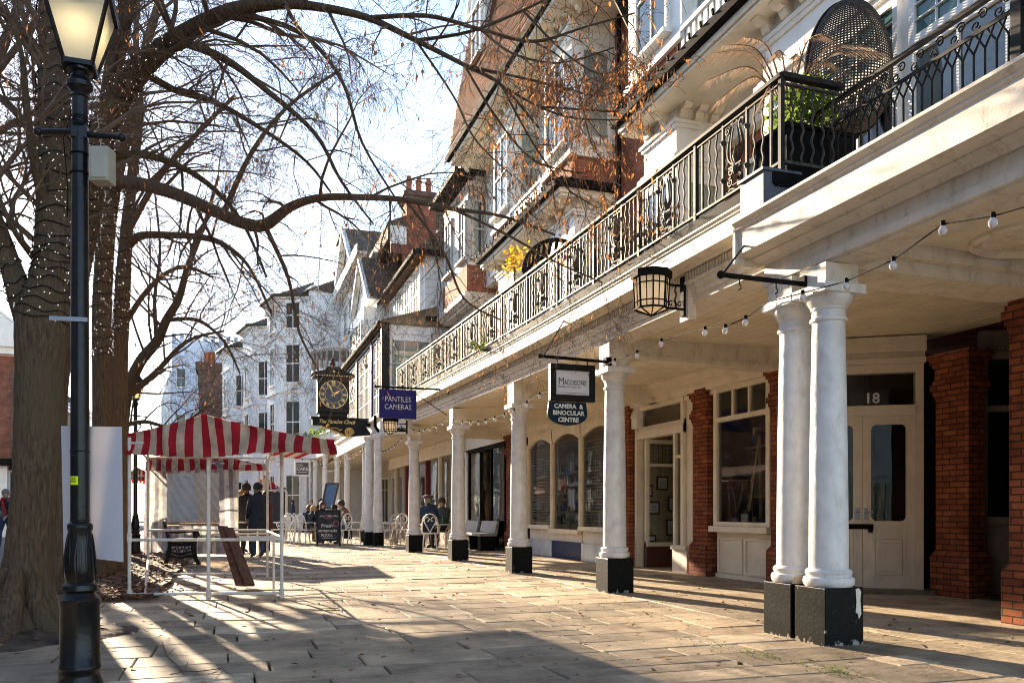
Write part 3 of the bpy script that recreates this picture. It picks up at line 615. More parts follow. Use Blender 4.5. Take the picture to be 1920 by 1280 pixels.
# --- splayed double door, number 18
dr = Vector((.834, -.552, 0)); od = Vector((7.62, 9.66, 0)); T = frame2(od, dr, (0, 0, 1)); Wd = 1.54
door = MB()
fbar(door, T, 0, .1, 0, 3.12, -.1, .06); fbar(door, T, Wd - .1, Wd, 0, 3.12, -.1, .06); fbar(door, T, .1, Wd - .1, 2.42, 2.56, -.1, .08); fbar(door, T, .1, Wd - .1, 3.0, 3.12, -.1, .06)
fbar(door, T, -.02, Wd + .02, 3.121, 3.2, -.1, .1); fbar(door, T, -.02, Wd + .02, 3.201, 3.27, -.1, .05); fbar(door, T, -.02, Wd + .02, 3.271, 3.48, -.1, .14)
df = door.build('door_frame', M['cream'], terr, bevel=.004)
b = MB(); b.quad(T(.1, 2.56, 0), T(Wd - .1, 2.56, 0), T(Wd - .1, 3.0, 0), T(.1, 3.0, 0)); b.build('fanlight', M['glass'], df)
t18 = text_mb('18', T(.9, 2.66, .012), dr, (0, 0, 1), .2, bold=.004); t18.build('door_number', M['boardwhite'], df)
b = MB(); fbar(b, T, -.05, Wd + .1, -.02, .055, -.1, .22); b.build('door_step', M['walk'], df)
lw = (Wd - .2) / 2
def rrect(u0, u1, v0, v1, r, n=5):
    pts = []
    for (cu, cv, a0) in ((u1 - r, v0 + r, -90), (u1 - r, v1 - r, 0), (u0 + r, v1 - r, 90), (u0 + r, v0 + r, 180)):
        for k in range(n + 1): t = R(a0 + 90 * k / n); pts.append((cu + r * math.cos(t), cv + r * math.sin(t)))
    return pts
for k in (0, 1):
    u0 = .1 + lw * k + .003; u1 = u0 + lw - .006; b = MB()
    pu0, pu1, pv0, pv1 = u0 + .11, u1 - .11, .98, 2.3
    ins = rrect(pu0, pu1, pv0, pv1, .08); n = len(ins)
    fbar(b, T, u0, pu0, .9, 2.42, -.02, .03); fbar(b, T, pu1, u1, .9, 2.42, -.02, .03); fbar(b, T, pu0, pu1, .9, pv0, -.02, .03); fbar(b, T, pu0, pu1, pv1, 2.42, -.02, .03)
    for q, (cu, cv) in enumerate(((pu1, pv0), (pu1, pv1), (pu0, pv1), (pu0, pv0))):
        arc = ins[q * 6:q * 6 + 6]; m_ = [T(cu, cv, .0298)] + [T(x, y, .0298) for x, y in reversed(arc)]; b.add(m_, [tuple(range(7))])
    fbar(b, T, u0, u1, .06, .9, -.02, .0295)
    for (a, d) in ((.12, .045), (.17, .055)): tri_panel(b, T, u0 + a, u1 - a, .2 + a - .12, .78 - a + .12, d)
    fbar(b, T, u0 + .2, u1 - .2, .3, .68, .03, .045)
    lf = b.build('door_leaf', M['cream'], terr)
    b = MB(); b.add([T(p[0], p[1], .005) for p in ins], [tuple(range(n))]); b.build('pane', M['glass'], lf)
    b = MB(); fbar(b, T, u0 + (lw - .1 if k == 0 else .02), u0 + (lw - .03 if k == 0 else .07), 1.0, 1.16, .031, .04); 
    b.tube([T(u0 + (lw - .07 if k == 0 else .045), 1.1, .04), T(u0 + (lw - .07 if k == 0 else .045), 1.1, .09), T(u0 + (lw - .07 if k == 0 else .12), 1.1, .09)], .012, 6); b.build('handle', M['galv'], lf)
b = MB(); fbar(b, T, Wd / 2 - .2, Wd / 2 + .14, .87, .94, .032, .05); b.tube([T(Wd / 2 + .1, .88, .06), T(Wd / 2 + .1, .83, .07)], .03, 8); b.build('hasp_and_padlock', M['gutter'], df)
# dark window and panelled base beyond the splayed pier, under a dentilled head
T = frame2((9.35, 8.3, 0), (.9, -.43, 0), (0, 0, 1)); b = MB()
fbar(b, T, 0, 2.2, -.03, .95, -.1, 0); fbar(b, T, 0, 2.2, .95, 1.04, -.1, .08); fbar(b, T, 0, 2.2, .85, .92, 0.001, .03); fbar(b, T, 0, .08, 1.04, 3.1, -.1, .03); fbar(b, T, .08, 2.2, 2.42, 2.5, -.08, .03); fbar(b, T, 0, 2.2, 3.1, 3.2, -.1, .06); fbar(b, T, 0, 2.2, 3.2, 3.48, -.1, .02)
for k in range(40): fbar(b, T, .03 + k * .055, .06 + k * .055, 3.22, 3.26, .021, .05)
tri_panel(b, T, .08, 1.0, .1, .8, .02)
f = b.build('side_window', mat('grey_panel', (.3, .27, .24), .6), terr)
b = MB(); b.quad(T(.05, 1.0, -.03), T(2.2, 1.0, -.03), T(2.2, 3.12, -.03), T(.05, 3.12, -.03)); b.build('pane', M['glass'], f)
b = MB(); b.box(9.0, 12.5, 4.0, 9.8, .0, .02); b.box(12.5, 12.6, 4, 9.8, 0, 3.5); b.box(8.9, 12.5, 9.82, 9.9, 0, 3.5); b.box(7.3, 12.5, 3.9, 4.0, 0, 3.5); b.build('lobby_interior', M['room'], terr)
# --- shop with framed certificates: the glazed side of its entrance lobby faces the camera
b = MB(); T = frame2((7.86, 15.1, 0), LX, (0, 0, 1)); w = 15.1 - 12.98; Tl = frame2((7.9, 14.82, 0), LY, (0, 0, 1)); wl = .95
fbar(b, T, 0, .1, .0, 3.3, -.1, .06); fbar(b, T, w - .32, w - .22, .42, 3.3, -.1, .06); fbar(b, T, .1, w - .22, 2.56, 2.72, -.1, .09); fbar(b, T, .1, w - .22, 3.16, 3.3, -.1, .07); fbar(b, T, .1, w - .22, 2.72, 2.8, -.1, .04); fbar(b, T, w - .21, w, .42, 3.45, -.1, .0)
fbar(b, T, w - .62, w - .1, .42, .5, -.1, .1); fbar(b, T, w - .62, w - .55, .5, 2.56, -.1, .04); fbar(b, T, w - .55, w - .32, 2.1, 2.16, -.06, .03)
fbar(b, Tl, 0, .07, .42, 2.56, -.05, .03); fbar(b, Tl, wl - .07, wl, .42, 2.56, -.05, .03); fbar(b, Tl, 0, wl, .42, .5, -.05, .08); fbar(b, Tl, .07, wl - .07, 2.02, 2.08, -.05, .03); fbar(b, Tl, .07, wl - .07, 2.48, 2.56, -.05, .03)
cf = b.build('lobby_shopfront', M['cream'], terr)
b = MB()
b.quad(T(w - .55, .5, -.02), T(w - .32, .5, -.02), T(w - .32, 2.56, -.02), T(w - .55, 2.56, -.02)); b.quad(T(.1, 2.76, 0), T(w - .3, 2.76, 0), T(w - .3, 3.2, 0), T(.1, 3.2, 0)); b.quad(Tl(.05, .48, 0), Tl(wl - .05, .48, 0), Tl(wl - .05, 2.52, 0), Tl(.05, 2.52, 0)); b.build('pane', M['glass'], cf)
b = MB(); fbar(b, Tl, 0, wl, -.02, .418, -.05, .04); b.build('stall_riser', mat('wine_panel', (.11, .035, .03), .35), cf)
b = MB(); fbar(b, T, w - .62, w - .1, -.02, .418, -.1, .06); b.build('pilaster_base', M['oldwhite'], cf)
b = MB()
for k in range(9): fbar(b, Tl, .08 + k * .1, .085 + k * .1, 2.08, 2.48, .001, .005)
for k in range(5): fbar(b, Tl, .07, wl - .07, 2.12 + k * .08, 2.125 + k * .08, .001, .006)
b.build('leaded_light', M['gutter'], cf)
rm = MB(); rm.box(7.9, 8.9, 15.1, 15.14, .02, 3.3); rm.box(8.86, 8.9, 12.9, 15.1, .02, 3.3)
for k in range(8): rm.box(7.95 + k * .12, 7.97 + k * .12, 15.08, 15.099, .02, 3.2)
rm = rm.build('panelled_wall', M['roomwarm'], terr)
fr = MB(); pg = MB(); Tw = frame2((7.92, 15.075, 0), LY, (0, 0, 1))
for (u, v, ww, hh) in ((.36, 1.56, .26, .28), (.1, 1.42, .16, .24), (.16, 1.06, .26, .26), (.62, 1.12, .24, .3), (.58, .62, .3, .34), (.14, .5, .2, .14)):
    fbar(fr, Tw, u, u + ww, v, v + hh, 0, .03); fbar(pg, Tw, u + .03, u + ww - .03, v + .03, v + hh - .03, .031, .034)
    for q in range(4): fbar(fr, Tw, u + .07, u + ww - .07, v + .08 + q * .03, v + .087 + q * .03, .0345, .036)
fr.build('certificate_frame', M['wood'], rm); pg.build('certificate', M['boardwhite'], rm)
b = MB(); b.box(7.72, 7.9, 14.86, 15.1, 2.78, 3.0); b.prism([(7.7, 14.84, 3.0), (7.9, 14.84, 3.0), (7.9, 15.12, 3.0), (7.7, 15.12, 3.0)], (.06, 0, .2)); b.build('alarm_box', M['white'], terr, bevel=.01)
# --- camera shop: arched lights, shutters, blue panels
def arch_front(parent, x, y0, y1, z0, zs, za, mt, door=False, grille=True):
    T = frame2((x, y1, 0), LX, (0, 0, 1)); w = y1 - y0; b = MB(); n = 14; fw = .07
    arc = [(w * i / n, zs + (za - zs) * (1 - (2 * i / n - 1) ** 2)) for i in range(n + 1)]
    ai = [(fw + (w - 2 * fw) * i / n, zs - .05 + (za - zs) * (1 - (2 * i / n - 1) ** 2)) for i in range(n + 1)]
    for i in range(n):
        a, c, d, e = arc[i], arc[i + 1], ai[i + 1], ai[i]
        b.add([T(*a, .05), T(*c, .05), T(*d, .05), T(*e, .05), T(*d, -.05), T(*e, -.05)], [(0, 3, 2, 1), (3, 5, 4, 2)])
        b.add([T(*a, .05), T(*c, .05), T(c[0], 3.14, .05), T(a[0], 3.14, .05)], [(0, 1, 2, 3)])
    fbar(b, T, 0, fw, z0, zs, -.05, .05); fbar(b, T, w - fw, w, z0, zs, -.05, .05); fbar(b, T, 0, w, z0 - .1, z0, -.05, .12)
    b.tube([T(0, z0, .06), T(0, zs + .05, .06)], .035, 8)
    f = b.build('arched_shop_window', mt, parent)
    b = MB(); pts = [T(fw, z0, .0), T(w - fw, z0, 0)] + [T(u, v, 0) for u, v in reversed(ai)]; b.add(pts, [tuple(range(len(pts)))]); b.build('pane', M['glass'], f)
    if grille:
        b = MB(); z = z0 + .05
        while z < zs - .1: b.tube([T(fw, z, -.06), T(w - fw, z, -.06)], .006, 4); z += .075
        k = 0
        while fw + k * .12 < w - fw: b.tube([T(fw + k * .12, z0, -.07), T(fw + k * .12, zs - .1, -.07)], .003, 3); k += 1
        b.build('shutter_grille', M['board'], f)
    return f
cs = thing('camera_shopfront', (7.6, 18.5, 0), 'arched timber camera shopfront with drawn shutter grilles over a pale blue base', 'shopfront')
XA = 7.62
for (a, c, dd) in ((19.12, 20.8, 0), (17.36, 19.08, 1), (15.48, 17.32, 0)): arch_front(cs, XA, a, c, .78 if not dd else .7, 2.84, 3.02, M['cream'], grille=not dd)
b = MB(); b.box(XA - .02, XA + .1, 15.45, 21.7, 3.142, 3.46); b.box(XA - .08, XA + .1, 15.45, 21.7, 3.3, 3.36); b.build('fascia', M['cream'], cs)
M['bluepale'] = mat('scuffed_pale_blue', (.5, .56, .62), .4, var=.15, scale=3, dirt=.6, dscale=4, dcol=(.25, .27, .3)); M['navy'] = mat('navy_panel', (.012, .026, .09), .6, spec=.15)
b = MB(); b.box(XA - .05, XA + .1, 15.45, 17.3, -.02, .4); b.box(XA - .05, XA + .1, 19.1, 20.8, -.02, .4); b.build('base_panel', M['bluepale'], cs)
b = MB(); b.box(XA + .0, XA + .1, 15.45, 17.3, .402, .67); b.box(XA, XA + .1, 19.1, 20.8, .402, .67); b.box(XA, XA + .1, 17.34, 19.1, .402, .59); b.build('sill_panel', M['oldwhite'], cs)
b = MB(); b.box(XA - .06, XA + .1, 17.32, 19.08, -.02, .4); b.build('door_base_panel', M['navy'], cs)
rm = room(cs, 15.5, 21.6, XA + .5, 2.6, mt=M['roomwarm'])
b = MB()
for z in (.75, 1.1, 1.45, 1.8, 2.15): b.box(8.5, 8.8, 15.7, 21.4, z, z + .025)
b.build('shelf', M['shelf'], rm)
b = MB()
for z in (.775, 1.125, 1.475, 1.825, 2.175): stock(b, 8.45, 8.7, 15.7, 21.2, z, 60, rnd, .25)
stock(b, 7.95, 8.1, 15.7, 17.1, .8, 14, rnd); stock(b, 7.95, 8.1, 19.2, 20.6, .8, 14, rnd); b.build('stock', SM, rm)
b = MB(); b.box(7.72, 7.73, 18.3, 18.6, 2.0, 2.2); b.build('blue_notice', mat('blue_card', (.02, .06, .3), .4), rm)
b = MB(); b.box(7.71, 7.72, 18.0, 18.35, 1.25, 1.65); b.build('paper_notice', M['boardwhite'], rm)
# --- open-glass shop behind the benches
gs_ = thing('dark_glass_shopfront', (7.45, 24.2, 0), 'frameless dark glass shopfront behind the grey benches', 'shopfront')
b = MB()
for y in (22.28, 23.6, 24.7, 26.0): b.box(7.4, 7.47, y, y + .07, .0, 3.0)
b.box(7.38, 7.5, 22.25, 26.1, 3.0, 3.12); b.build('mullion', M['gutter'], gs_)
b = MB(); b.quad((7.44, 26.05, .03), (7.44, 24.75, .03), (7.44, 24.75, 3), (7.44, 26.05, 3)); b.quad((7.44, 23.6, .03), (7.44, 22.3, .03), (7.44, 22.3, 3), (7.44, 23.6, 3)); b.quad((7.44, 24.7, .03), (8.1, 24.3, .03), (8.1, 24.3, 3), (7.44, 24.7, 3)); b.build('pane', M['glass'], gs_)
rm = room(gs_, 22.2, 26.2, 7.9, 2.5)
b = MB(); b.box(7.35, 7.6, 22.2, 26.2, 3.121, 3.5); b.build('fascia', M['cream'], gs_)
b = MB(); b.box(7.36, 7.5, 26.1, 26.35, 0, 3.0); b.box(7.33, 7.53, 26.07, 26.38, 2.5, 2.56); b.box(7.33, 7.53, 26.07, 26.38, 2.9, 3.06); b.build('pilaster', M['white'], gs_)
# ---------------------------------------------------------------- upper storeys of the terrace
b = MB(); b.box(7.6, 13.5, 1.0, 23.8, 3.57, 12.2); b.build('wall', M['brickred'], terr)
M['stain'] = glass('stained_glass', dark=.75, boost=1.0, dcol=(.1, .2, .19))
def bay(parent, y0, y1, x, z0, z1, mt, xw=7.6, name='bay', m2=None, zb=None):
    b = MB(); b.box(x, xw - .002, y0, y1, zb or z0, z1)
    o = b.build(name, mt, parent)
    if zb: b = MB(); b.box(x, xw - .002, y0, y1, z0, zb - .002); b.build('brick_apron', m2, parent); b = MB(); b.box(x - .07, xw - .003, y0 - .07, y1 + .07, zb - .03, zb + .07); b.box(x - .04, xw - .003, y0 - .04, y1 + .04, zb + .07, zb + .13); b.build('sill_course', M['white'], parent)
    return o
def bracket(parent, x, y, z, rgt, mt, s=1.0, name='bracket'):
    T = frame2((x, y, z), rgt, (0, 0, 1)); b = MB(); w = .07 * s
    pr = [(0, 0), (.26 * s, 0), (.28 * s, -.06 * s), (.2 * s, -.12 * s), (.13 * s, -.12 * s), (.1 * s, -.2 * s), (0, -.26 * s)]
    b.add([T(-w, v, u) for u, v in pr] + [T(w, v, u) for u, v in pr], [tuple(range(7)), tuple(range(7, 14))[::-1]] + [(i, i + 7, (i + 1) % 7 + 7, (i + 1) % 7) for i in range(7)])
    return b.build(name, mt, parent)
FB = [(5.2, 9.3), (11.55, 12.62), (15.65, 17.0), (19.4, 20.7)]
for i, (y0, y1) in enumerate(FB):
    bay(terr, y0, y1, 6.7, 4.17, 7.55, M['white'])
    b = MB()
    for (z, e, h) in ((6.62, .05, .06), (6.68, .09, .06), (6.74, .05, .05), (7.2, .04, .06), (7.26, .07, .05)): b.box(6.7 - e, 7.59, y0 - e, y1 + e, z, z + h)
    b.build('cornice_band', M['white'], terr)
    if i == 0:
        for (ya, wd) in ((9.15, .9), (8.1, 1.2), (6.75, 1.2)):
            window(terr, (6.7, ya, 4.6), LX, wd, 1.25, 2, 1, sill=True, curtain=[(0, 1)]); f = window(terr, (6.7, ya, 5.9), LX, wd, .62, 4, 3, gm=M['stain'], bar=.014, sill=False)
    else:
        yc = (y0 + y1) / 2; window(terr, (6.7, yc + .42, 4.35), LX, .84, 2.1, 2, 2, curtain=[(0, .5)])
        window(terr, (6.82, y0, 4.3), LY, .66, 2.1, 1, 2, rowfr=[.32, .7], curtain=[(0, 1)], dep=.05)
    n = max(2, int((y1 - y0) / .36))
    for k in range(n): bracket(terr, 6.7, y0 + (y1 - y0) * (k + .5) / n, 7.545, LX, M['cream'])
    for k in range(3): bracket(terr, 6.78 + .28 * k, y0, 7.545, LY, M['cream'])
b = MB(); b.box(7.4, 7.59, 17.0, 19.4, 4.17, 7.5); b.box(7.42, 7.59, 9.3, 11.55, 6.9, 7.5); b.build('recess_wall', M['white'], terr)
window(terr, (7.4, 18.9, 4.25), LX, 1.4, 2.3, 2, 2, curtain=[(0, .3), (.7, 1)])
window(terr, (7.6, 10.95, 4.3), LX, .8, 2.2, 2, 2, curtain=[(0, 1)])
for (y0, y1) in ((1.5, 12.78), (15.42, 20.95)):
    b = MB(); b.box(6.28, 7.59, y0, y1, 7.552, 7.66); b.box(6.32, 7.59, y0 + .04, y1 - .04, 7.50, 7.551); b.build('eaves_soffit', M['cream'], terr)
    b = MB(); b.sweep([(0, 0), (.1, .02), (.13, .1), (.1, .16), (.02, .17), (-.05, .2), (-.05, .0)], [(6.27, y0 - .06, 7.64), (6.27, y1 + .06, 7.64)])
    b.bar((6.27, y0 - .03, 7.74), (7.55, y0 - .03, 7.74), .12, .17)
    k = y0
    while k < y1: b.tube([(6.13, k, 7.76), (6.13, k + .02, 7.84)], .022, 5); k += .3
    b.build('gutter', M['gutter'], terr, smooth=30)
    b = MB(); b.box(6.3, 7.59, y0, y1, 7.661, 7.83); b.build('lead_flat', M['lead'], terr)
# second floor
SB = [(11.25, 13.05), (15.6, 17.15), (19.4, 20.8)]
for (y0, y1) in SB:
    bay(terr, y0, y1, 6.62, 7.832, 11.3, M['white'], m2=M['brickred'], zb=8.42)
    b = MB()
    for (z, e, h) in ((10.75, .05, .07), (11.0, .08, .08)): b.box(6.62 - e, 7.58, y0 - e, y1 + e, z, z + h)
    b.build('cornice_band', M['white'], terr)
    yc = (y0 + y1) / 2; window(terr, (6.62, yc + .55, 8.75), LX, 1.1, 1.9, 2, 2, curtain=[(0, .45), (.6, 1)])
    window(terr, (6.8, y0, 8.75), LY, .68, 1.9, 1, 2, curtain=[(0, 1)], dep=.05)
b = MB(); b.box(7.3, 7.59, 8.5, 11.25, 7.84, 11.3); b.box(7.3, 7.59, 17.15, 19.4, 7.84, 11.3); b.box(7.3, 7.59, 20.8, 23.79, 7.84, 11.3); b.box(7.3, 7.59, 2.5, 8.49, 7.84, 11.3); b.build('recess_wall', M['white'], terr)
for (ya, wd) in ((10.9, 1.3), (8.2, 1.3), (18.9, 1.3), (22.9, 1.1)): window(terr, (7.3, ya, 7.95), LX, wd, 2.4, 2, 2, curtain=[(0, 1)])
def balustrade(parent, x, y0, y1, z0, z1, mt, step=.16, name='white_balustrade'):
    b = MB(); b.box(x - .04, x + .04, y0, y1, z1 - .07, z1); b.box(x - .03, x + .03, y0, y1, z0, z0 + .05)
    y = y0 + .05
    while y < y1 - .05: b.box(x - .012, x + .012, y, y + .085, z0 + .05, z1 - .07); y += step
    o = b.build(name, mt, parent)
    b = MB(); y = y0; r = random.Random(int(y0 * 10))
    while y < y1: b.tube([(x, y, z1), (x + r.uniform(-.07, .07), y + r.uniform(-.06, .06), z1 + .13)], .004, 3); y += .05
    b.build('bird_spikes', M['boardwhite'], o); return o
balustrade(terr, 6.6, 1.8, 11.2, 7.85, 8.55, M['white']); balustrade(terr, 6.6, 17.2, 19.35, 7.85, 8.55, M['white'])
# upper eaves with brackets, near-vertical tiled slope above
b = MB(); b.box(6.14, 7.59, 13.62, 23.62, 11.3, 11.42); b.build('eaves_soffit', M['cream'], terr)
b = MB(); b.sweep([(0, 0), (.1, .02), (.14, .11), (.1, .2), (0, .2)], [(6.14, 13.55, 11.4), (6.14, 23.7, 11.4)]); b.tube([(7.4, 13.5, 7.7), (7.4, 13.5, 9.0), (7.1, 13.55, 9.7), (6.75, 13.6, 10.4), (6.3, 13.6, 11.1), (6.1, 13.6, 11.45)], [.05, .05, .09, .11, .11, .1], 8); b.build('gutter', M['gutter'], terr, smooth=30)
for k in range(24): bracket(terr, 6.62, 13.9 + k * .41, 11.295, LX, M['cream'], .9)
b = MB(); b.prism([(6.12, 13.6, 11.55), (6.95, 13.6, 16.3), (9.6, 13.6, 18.2), (13.5, 13.6, 17), (13.5, 13.6, 11.55)], (0, 10.05, 0)); b.build('roof', M['tile'], terr)
b = MB(); rt = random.Random(77)
for k in range(36):
    z0 = 11.62 + k * .13; y = 13.6 + (k % 2) * .095 - .19
    while y < 23.65:
        ya, yb = max(y + .004, 13.6), min(y + .186, 23.65); o_ = rt.uniform(-.006, .008); xa = 6.12 + (z0 - 11.55) * .1747; t_ = rt.uniform(-.004, .004)
        if yb - ya > .03: b.add([(xa - .045 - o_, ya, z0 - .02 + t_), (xa - .045 - o_, yb, z0 - .02 - t_), (xa + .01, yb, z0 + .16), (xa + .01, ya, z0 + .16), (xa - .02, ya, z0 - .02 + t_), (xa - .02, yb, z0 - .02 - t_)], [(0, 3, 2, 1), (0, 1, 5, 4)])
        y += .19
b.build('tile_courses', M['tile'], terr)
b = MB(); b.prism([(6.45, 21.1, 13.2), (6.45, 22.4, 13.2), (6.45, 22.4, 15.2), (6.45, 21.75, 16.2), (6.45, 21.1, 15.2)], (1.5, 0, 0)); dm = b.build('dormer', M['white'], terr)
window(dm, (6.45, 22.2, 13.5), LX, .9, 1.5, 2, 2)
b = MB(); b.bar((6.38, 20.9, 15.0), (6.38, 21.75, 16.35), .1, .1); b.bar((6.38, 22.6, 15.0), (6.38, 21.75, 16.35), .1, .1); b.build('bargeboard', M['board'], dm)
b = MB(); b.prism([(7.0, 4.0, 11.3), (8.2, 4.0, 15.5), (13.5, 4.0, 15.5), (13.5, 4.0, 11.3)], (0, 9.4, 0)); b.build('roof', M['tile'], terr)
b = MB(); b.tube([(7.5, 15.2, 4.3), (7.5, 15.2, 11.2)], .045, 8); b.tube([(7.5, 4.2, 4.3), (7.5, 4.2, 7.5)], .05, 8); b.build('downpipe', M['gutter'], terr)
# ---------------------------------------------------------------- oriel house at the end of the balcony
oh = thing('oriel_house', (7.3, 25.4, 0), 'narrow grey timber oriel house with a brick band, between the terrace and the weatherboarded house', 'building')
M['greytimber'] = mat('grey_timber', (.5, .47, .42), .65, var=.08, scale=3, dirt=.45, dscale=4)
b = MB(); b.box(6.76, 12, 23.82, 26.7, 8.52, 10.9); b.box(6.95, 12, 23.82, 26.7, 3.9, 7.3); b.box(7.0, 12, 23.85, 26.65, 10.9, 11.25); b.build('wall', M['greytimber'], oh)
b = MB(); b.box(6.72, 12, 23.81, 26.75, 7.72, 8.5); b.build('brick_band', M['brickred'], oh)
b = MB()
for (z, e, h) in ((7.3, .12, .08), (7.38, .2, .08), (7.46, .3, .12), (7.58, .22, .12), (8.5, .08, .09), (10.6, .06, .06), (10.9, .1, .1)): b.box(6.85 - e, 11.9, 23.79 - .05 * e, 26.7 + e, z, z + h)
for k in range(14): b.box(6.62, 6.76, 23.9 + k * .2, 24.0 + k * .2, 7.4, 7.46)
b.build('cornice', M['oldwhite'], oh)
b = MB(); b.prism([(6.4, 23.79, 11.2), (6.4, 23.79, 11.3), (8.0, 23.79, 12.1), (12, 23.79, 12.1), (12, 23.79, 11.2)], (0, 3.3, 0)); b.build('roof', M['slate'], oh)
b = MB(); b.box(6.32, 6.42, 23.7, 27.1, 11.2, 11.34); b.box(6.42, 7.62, 23.7, 23.786, 11.2, 11.3); b.build('gutter', M['gutter'], oh)
b = MB(); b.box(7.05, 12, 24.2, 26.6, 12.1, 13.2); b.prism([(6.9, 24.1, 13.2), (6.9, 26.7, 13.2), (6.9, 25.4, 14.6)], (4, 0, 0)); b.build('attic', M['greytimber'], oh)
window(oh, (7.05, 25.1, 12.25), LX, .6, .8, 1, 2)
window(oh, (6.85, 23.82, 8.72), LY, .66, 1.75, 2, 2, mt=M['greytimber'], curtain=[(0, .3), (.6, 1)], dep=.05)
window(oh, (6.76, 24.75, 8.75), LX, .75, 1.75, 2, 2, mt=M['greytimber'], curtain=[(0, 1)]); window(oh, (6.76, 26.4, 8.75), LX, .75, 1.75, 2, 2, mt=M['greytimber'], curtain=[(0, 1)])
window(oh, (6.95, 24.9, 5.0), LX, .8, 1.8, 2, 3, mt=M['white']); window(oh, (6.95, 26.2, 5.0), LX, .8, 1.8, 2, 3, mt=M['white'])
b = MB()
for k in range(9): b.box(6.745, 6.762, 23.82 + k * .33, 23.83 + k * .33, 10.35, 10.58)
for k in range(7): b.box(6.78 + k * .13, 6.79 + k * .13, 23.80, 23.822, 10.5, 10.88)
b.build('board_joint', M['wood'], oh)
# chimney stack
ch = thing('chimney_stack', (8.6, 33, 9.5), 'tall red brick chimney stack with three clay pots', 'chimney')
c = P(785, 455, 35.0); b = MB(); b.box(c.x - .62, c.x + .62, c.y - .5, c.y + .5, 10.5, 14.1); b.build('stack', M['brickred'], ch)
b = MB(); b.box(c.x - .7, c.x + .7, c.y - .58, c.y + .58, 14.1, 14.25); b.box(c.x - .76, c.x + .76, c.y - .64, c.y + .64, 14.25, 14.4); b.box(c.x - .66, c.x + .66, c.y - .54, c.y + .54, 14.4, 14.5); b.build('cap', M['brickdark'], ch)
for k in (-.42, 0, .42): b = MB(); b.lathe((c.x + k, c.y, 14.5), [(.13, 0), (.12, .5), (.15, .52), (.15, .6), (.1, .62), (.1, .75)], 12); b.build('chimney_pot', mat('terracotta', (.36, .12, .06), .8), ch, smooth=40)
ae = thing('tv_aerial', tuple(P(811, 360, 36)), 'thin tv aerial mast rising behind the chimney', 'aerial')
a0 = P(811, 365, 36); a1 = P(811, 245, 36); b = MB(); b.tube([a0, a1], .02, 6)
b.tube([a1 + Vector((-.5, 0, -.35)), a1 + Vector((.15, 0, -.3))], .012, 5); b.tube([a1 + Vector((-.3, 0, -.05)), a1 + Vector((.1, 0, -.0))], .012, 5)
for k in range(6): b.tube([a1 + Vector((-.5 + k * .1, -.02, -.44)), a1 + Vector((-.5 + k * .1, .02, -.22))], .006, 4)
b.build('mast', M['galv'], ae)
# ---------------------------------------------------------------- weatherboarded house with the black-framed projecting room
wh = thing('weatherboard_house', (6, 32, 0), 'white weatherboarded house with a black framed glazed room over the arcade', 'building')
def boards(mb, x0, x1, y, z0, z1, st=.26):        # boarded wall facing the camera
    z = z0
    while z < z1 - .02:
        zz = min(z + st, z1); mb.add([(x0, y - .03, z), (x1, y - .03, z), (x1, y, zz), (x0, y, zz), (x0, y, z), (x1, y, z)], [(0, 1, 2, 3), (4, 5, 1, 0)]); z = zz
b = MB(); boards(b, 6.4, 9, 27.97, 7.6, 10.0); b.build('upper_weatherboarding', M['board'], wh); b = MB(); boards(b, 4.95, 7.4, 27.17, 3.9, 7.35); b.build('lower_weatherboarding', M['board'], wh)
b = MB(); b.box(6.4, 11, 28, 34.9, 4.2, 10.0); b.build('wall', M['board'], wh); b = MB(); b.box(4.9, 6.398, 27.2, 38, 3.9, 7.3); b.build('projecting_wall', M['board'], wh)
b = MB(); b.prism([(6.0, 27.7, 9.95), (6.0, 27.7, 10.05), (8.5, 27.7, 12.2), (11, 27.7, 10.05), (11, 27.7, 9.95)], (0, 7.2, 0)); b.build('roof', M['slate'], wh)
b = MB(); b.tube([(5.96, 27.6, 9.96), (5.96, 34.95, 9.96)], .09, 8); b.box(6.0, 7.0, 27.62, 27.7, 9.92, 10.08); b.tube([(4.66, 27.1, 7.33), (4.66, 38, 7.33)], .08, 8); b.build('gutter', M['gutter'], wh)
b = MB(); b.prism([(4.7, 27.05, 7.33), (4.7, 27.05, 7.42), (6.6, 27.05, 8.0), (6.6, 27.05, 7.33)], (0, 11, 0)); b.build('pent_roof', mat('pantile_brown', (.26, .19, .11), .8, var=.3, scale=4, bump=.4), wh)
b = MB(); b.box(6.2, 7.4, 26.9, 28, 7.5, 7.62); b.build('ledge', M['gutter'], wh)
for k in range(4): window(wh, (6.4, 29.5 + k * 1.55, 7.9), LX, 1.15, 1.85, 3, 2, curtain=[(0, 1)], dep=.12)
window(wh, (5.0, 27.14, 4.55), LY, 1.45, 2.3, 3, 3, curtain=[(0, 1)], rowfr=[.3, .65], dep=.06)
b = MB()
for y in (27.15, 29.6, 33.2, 37.4): b.box(4.78, 4.96, y - .12, y + .12, 3.95, 7.3)
b.box(4.8, 4.95, 27.2, 37.4, 7.12, 7.3); b.box(4.8, 4.95, 27.2, 37.4, 4.25, 4.4); b.box(4.72, 4.98, 27.02, 27.15, 3.95, 7.34); b.build('black_timber_frame', M['black'], wh)
for (ya, wd) in ((29.4, 2.0), (33.0, 3.2), (37.2, 3.8)): window(wh, (4.9, ya, 4.45), LX, wd, 2.6, int(wd / .3), 4, curtain=[(0, .2), (.8, 1)], bar=.035, sill=False)
b = MB(); b.box(4.62, 4.9, 26.9, 38.5, 3.62, 3.75); b.box(4.66, 4.9, 26.9, 38.5, 4.1, 4.2); b.box(4.56, 4.95, 26.9, 38.5, 4.2, 4.3); b.box(4.8, 4.9, 26.9, 38.5, 3.75, 4.1)
k = 26.95
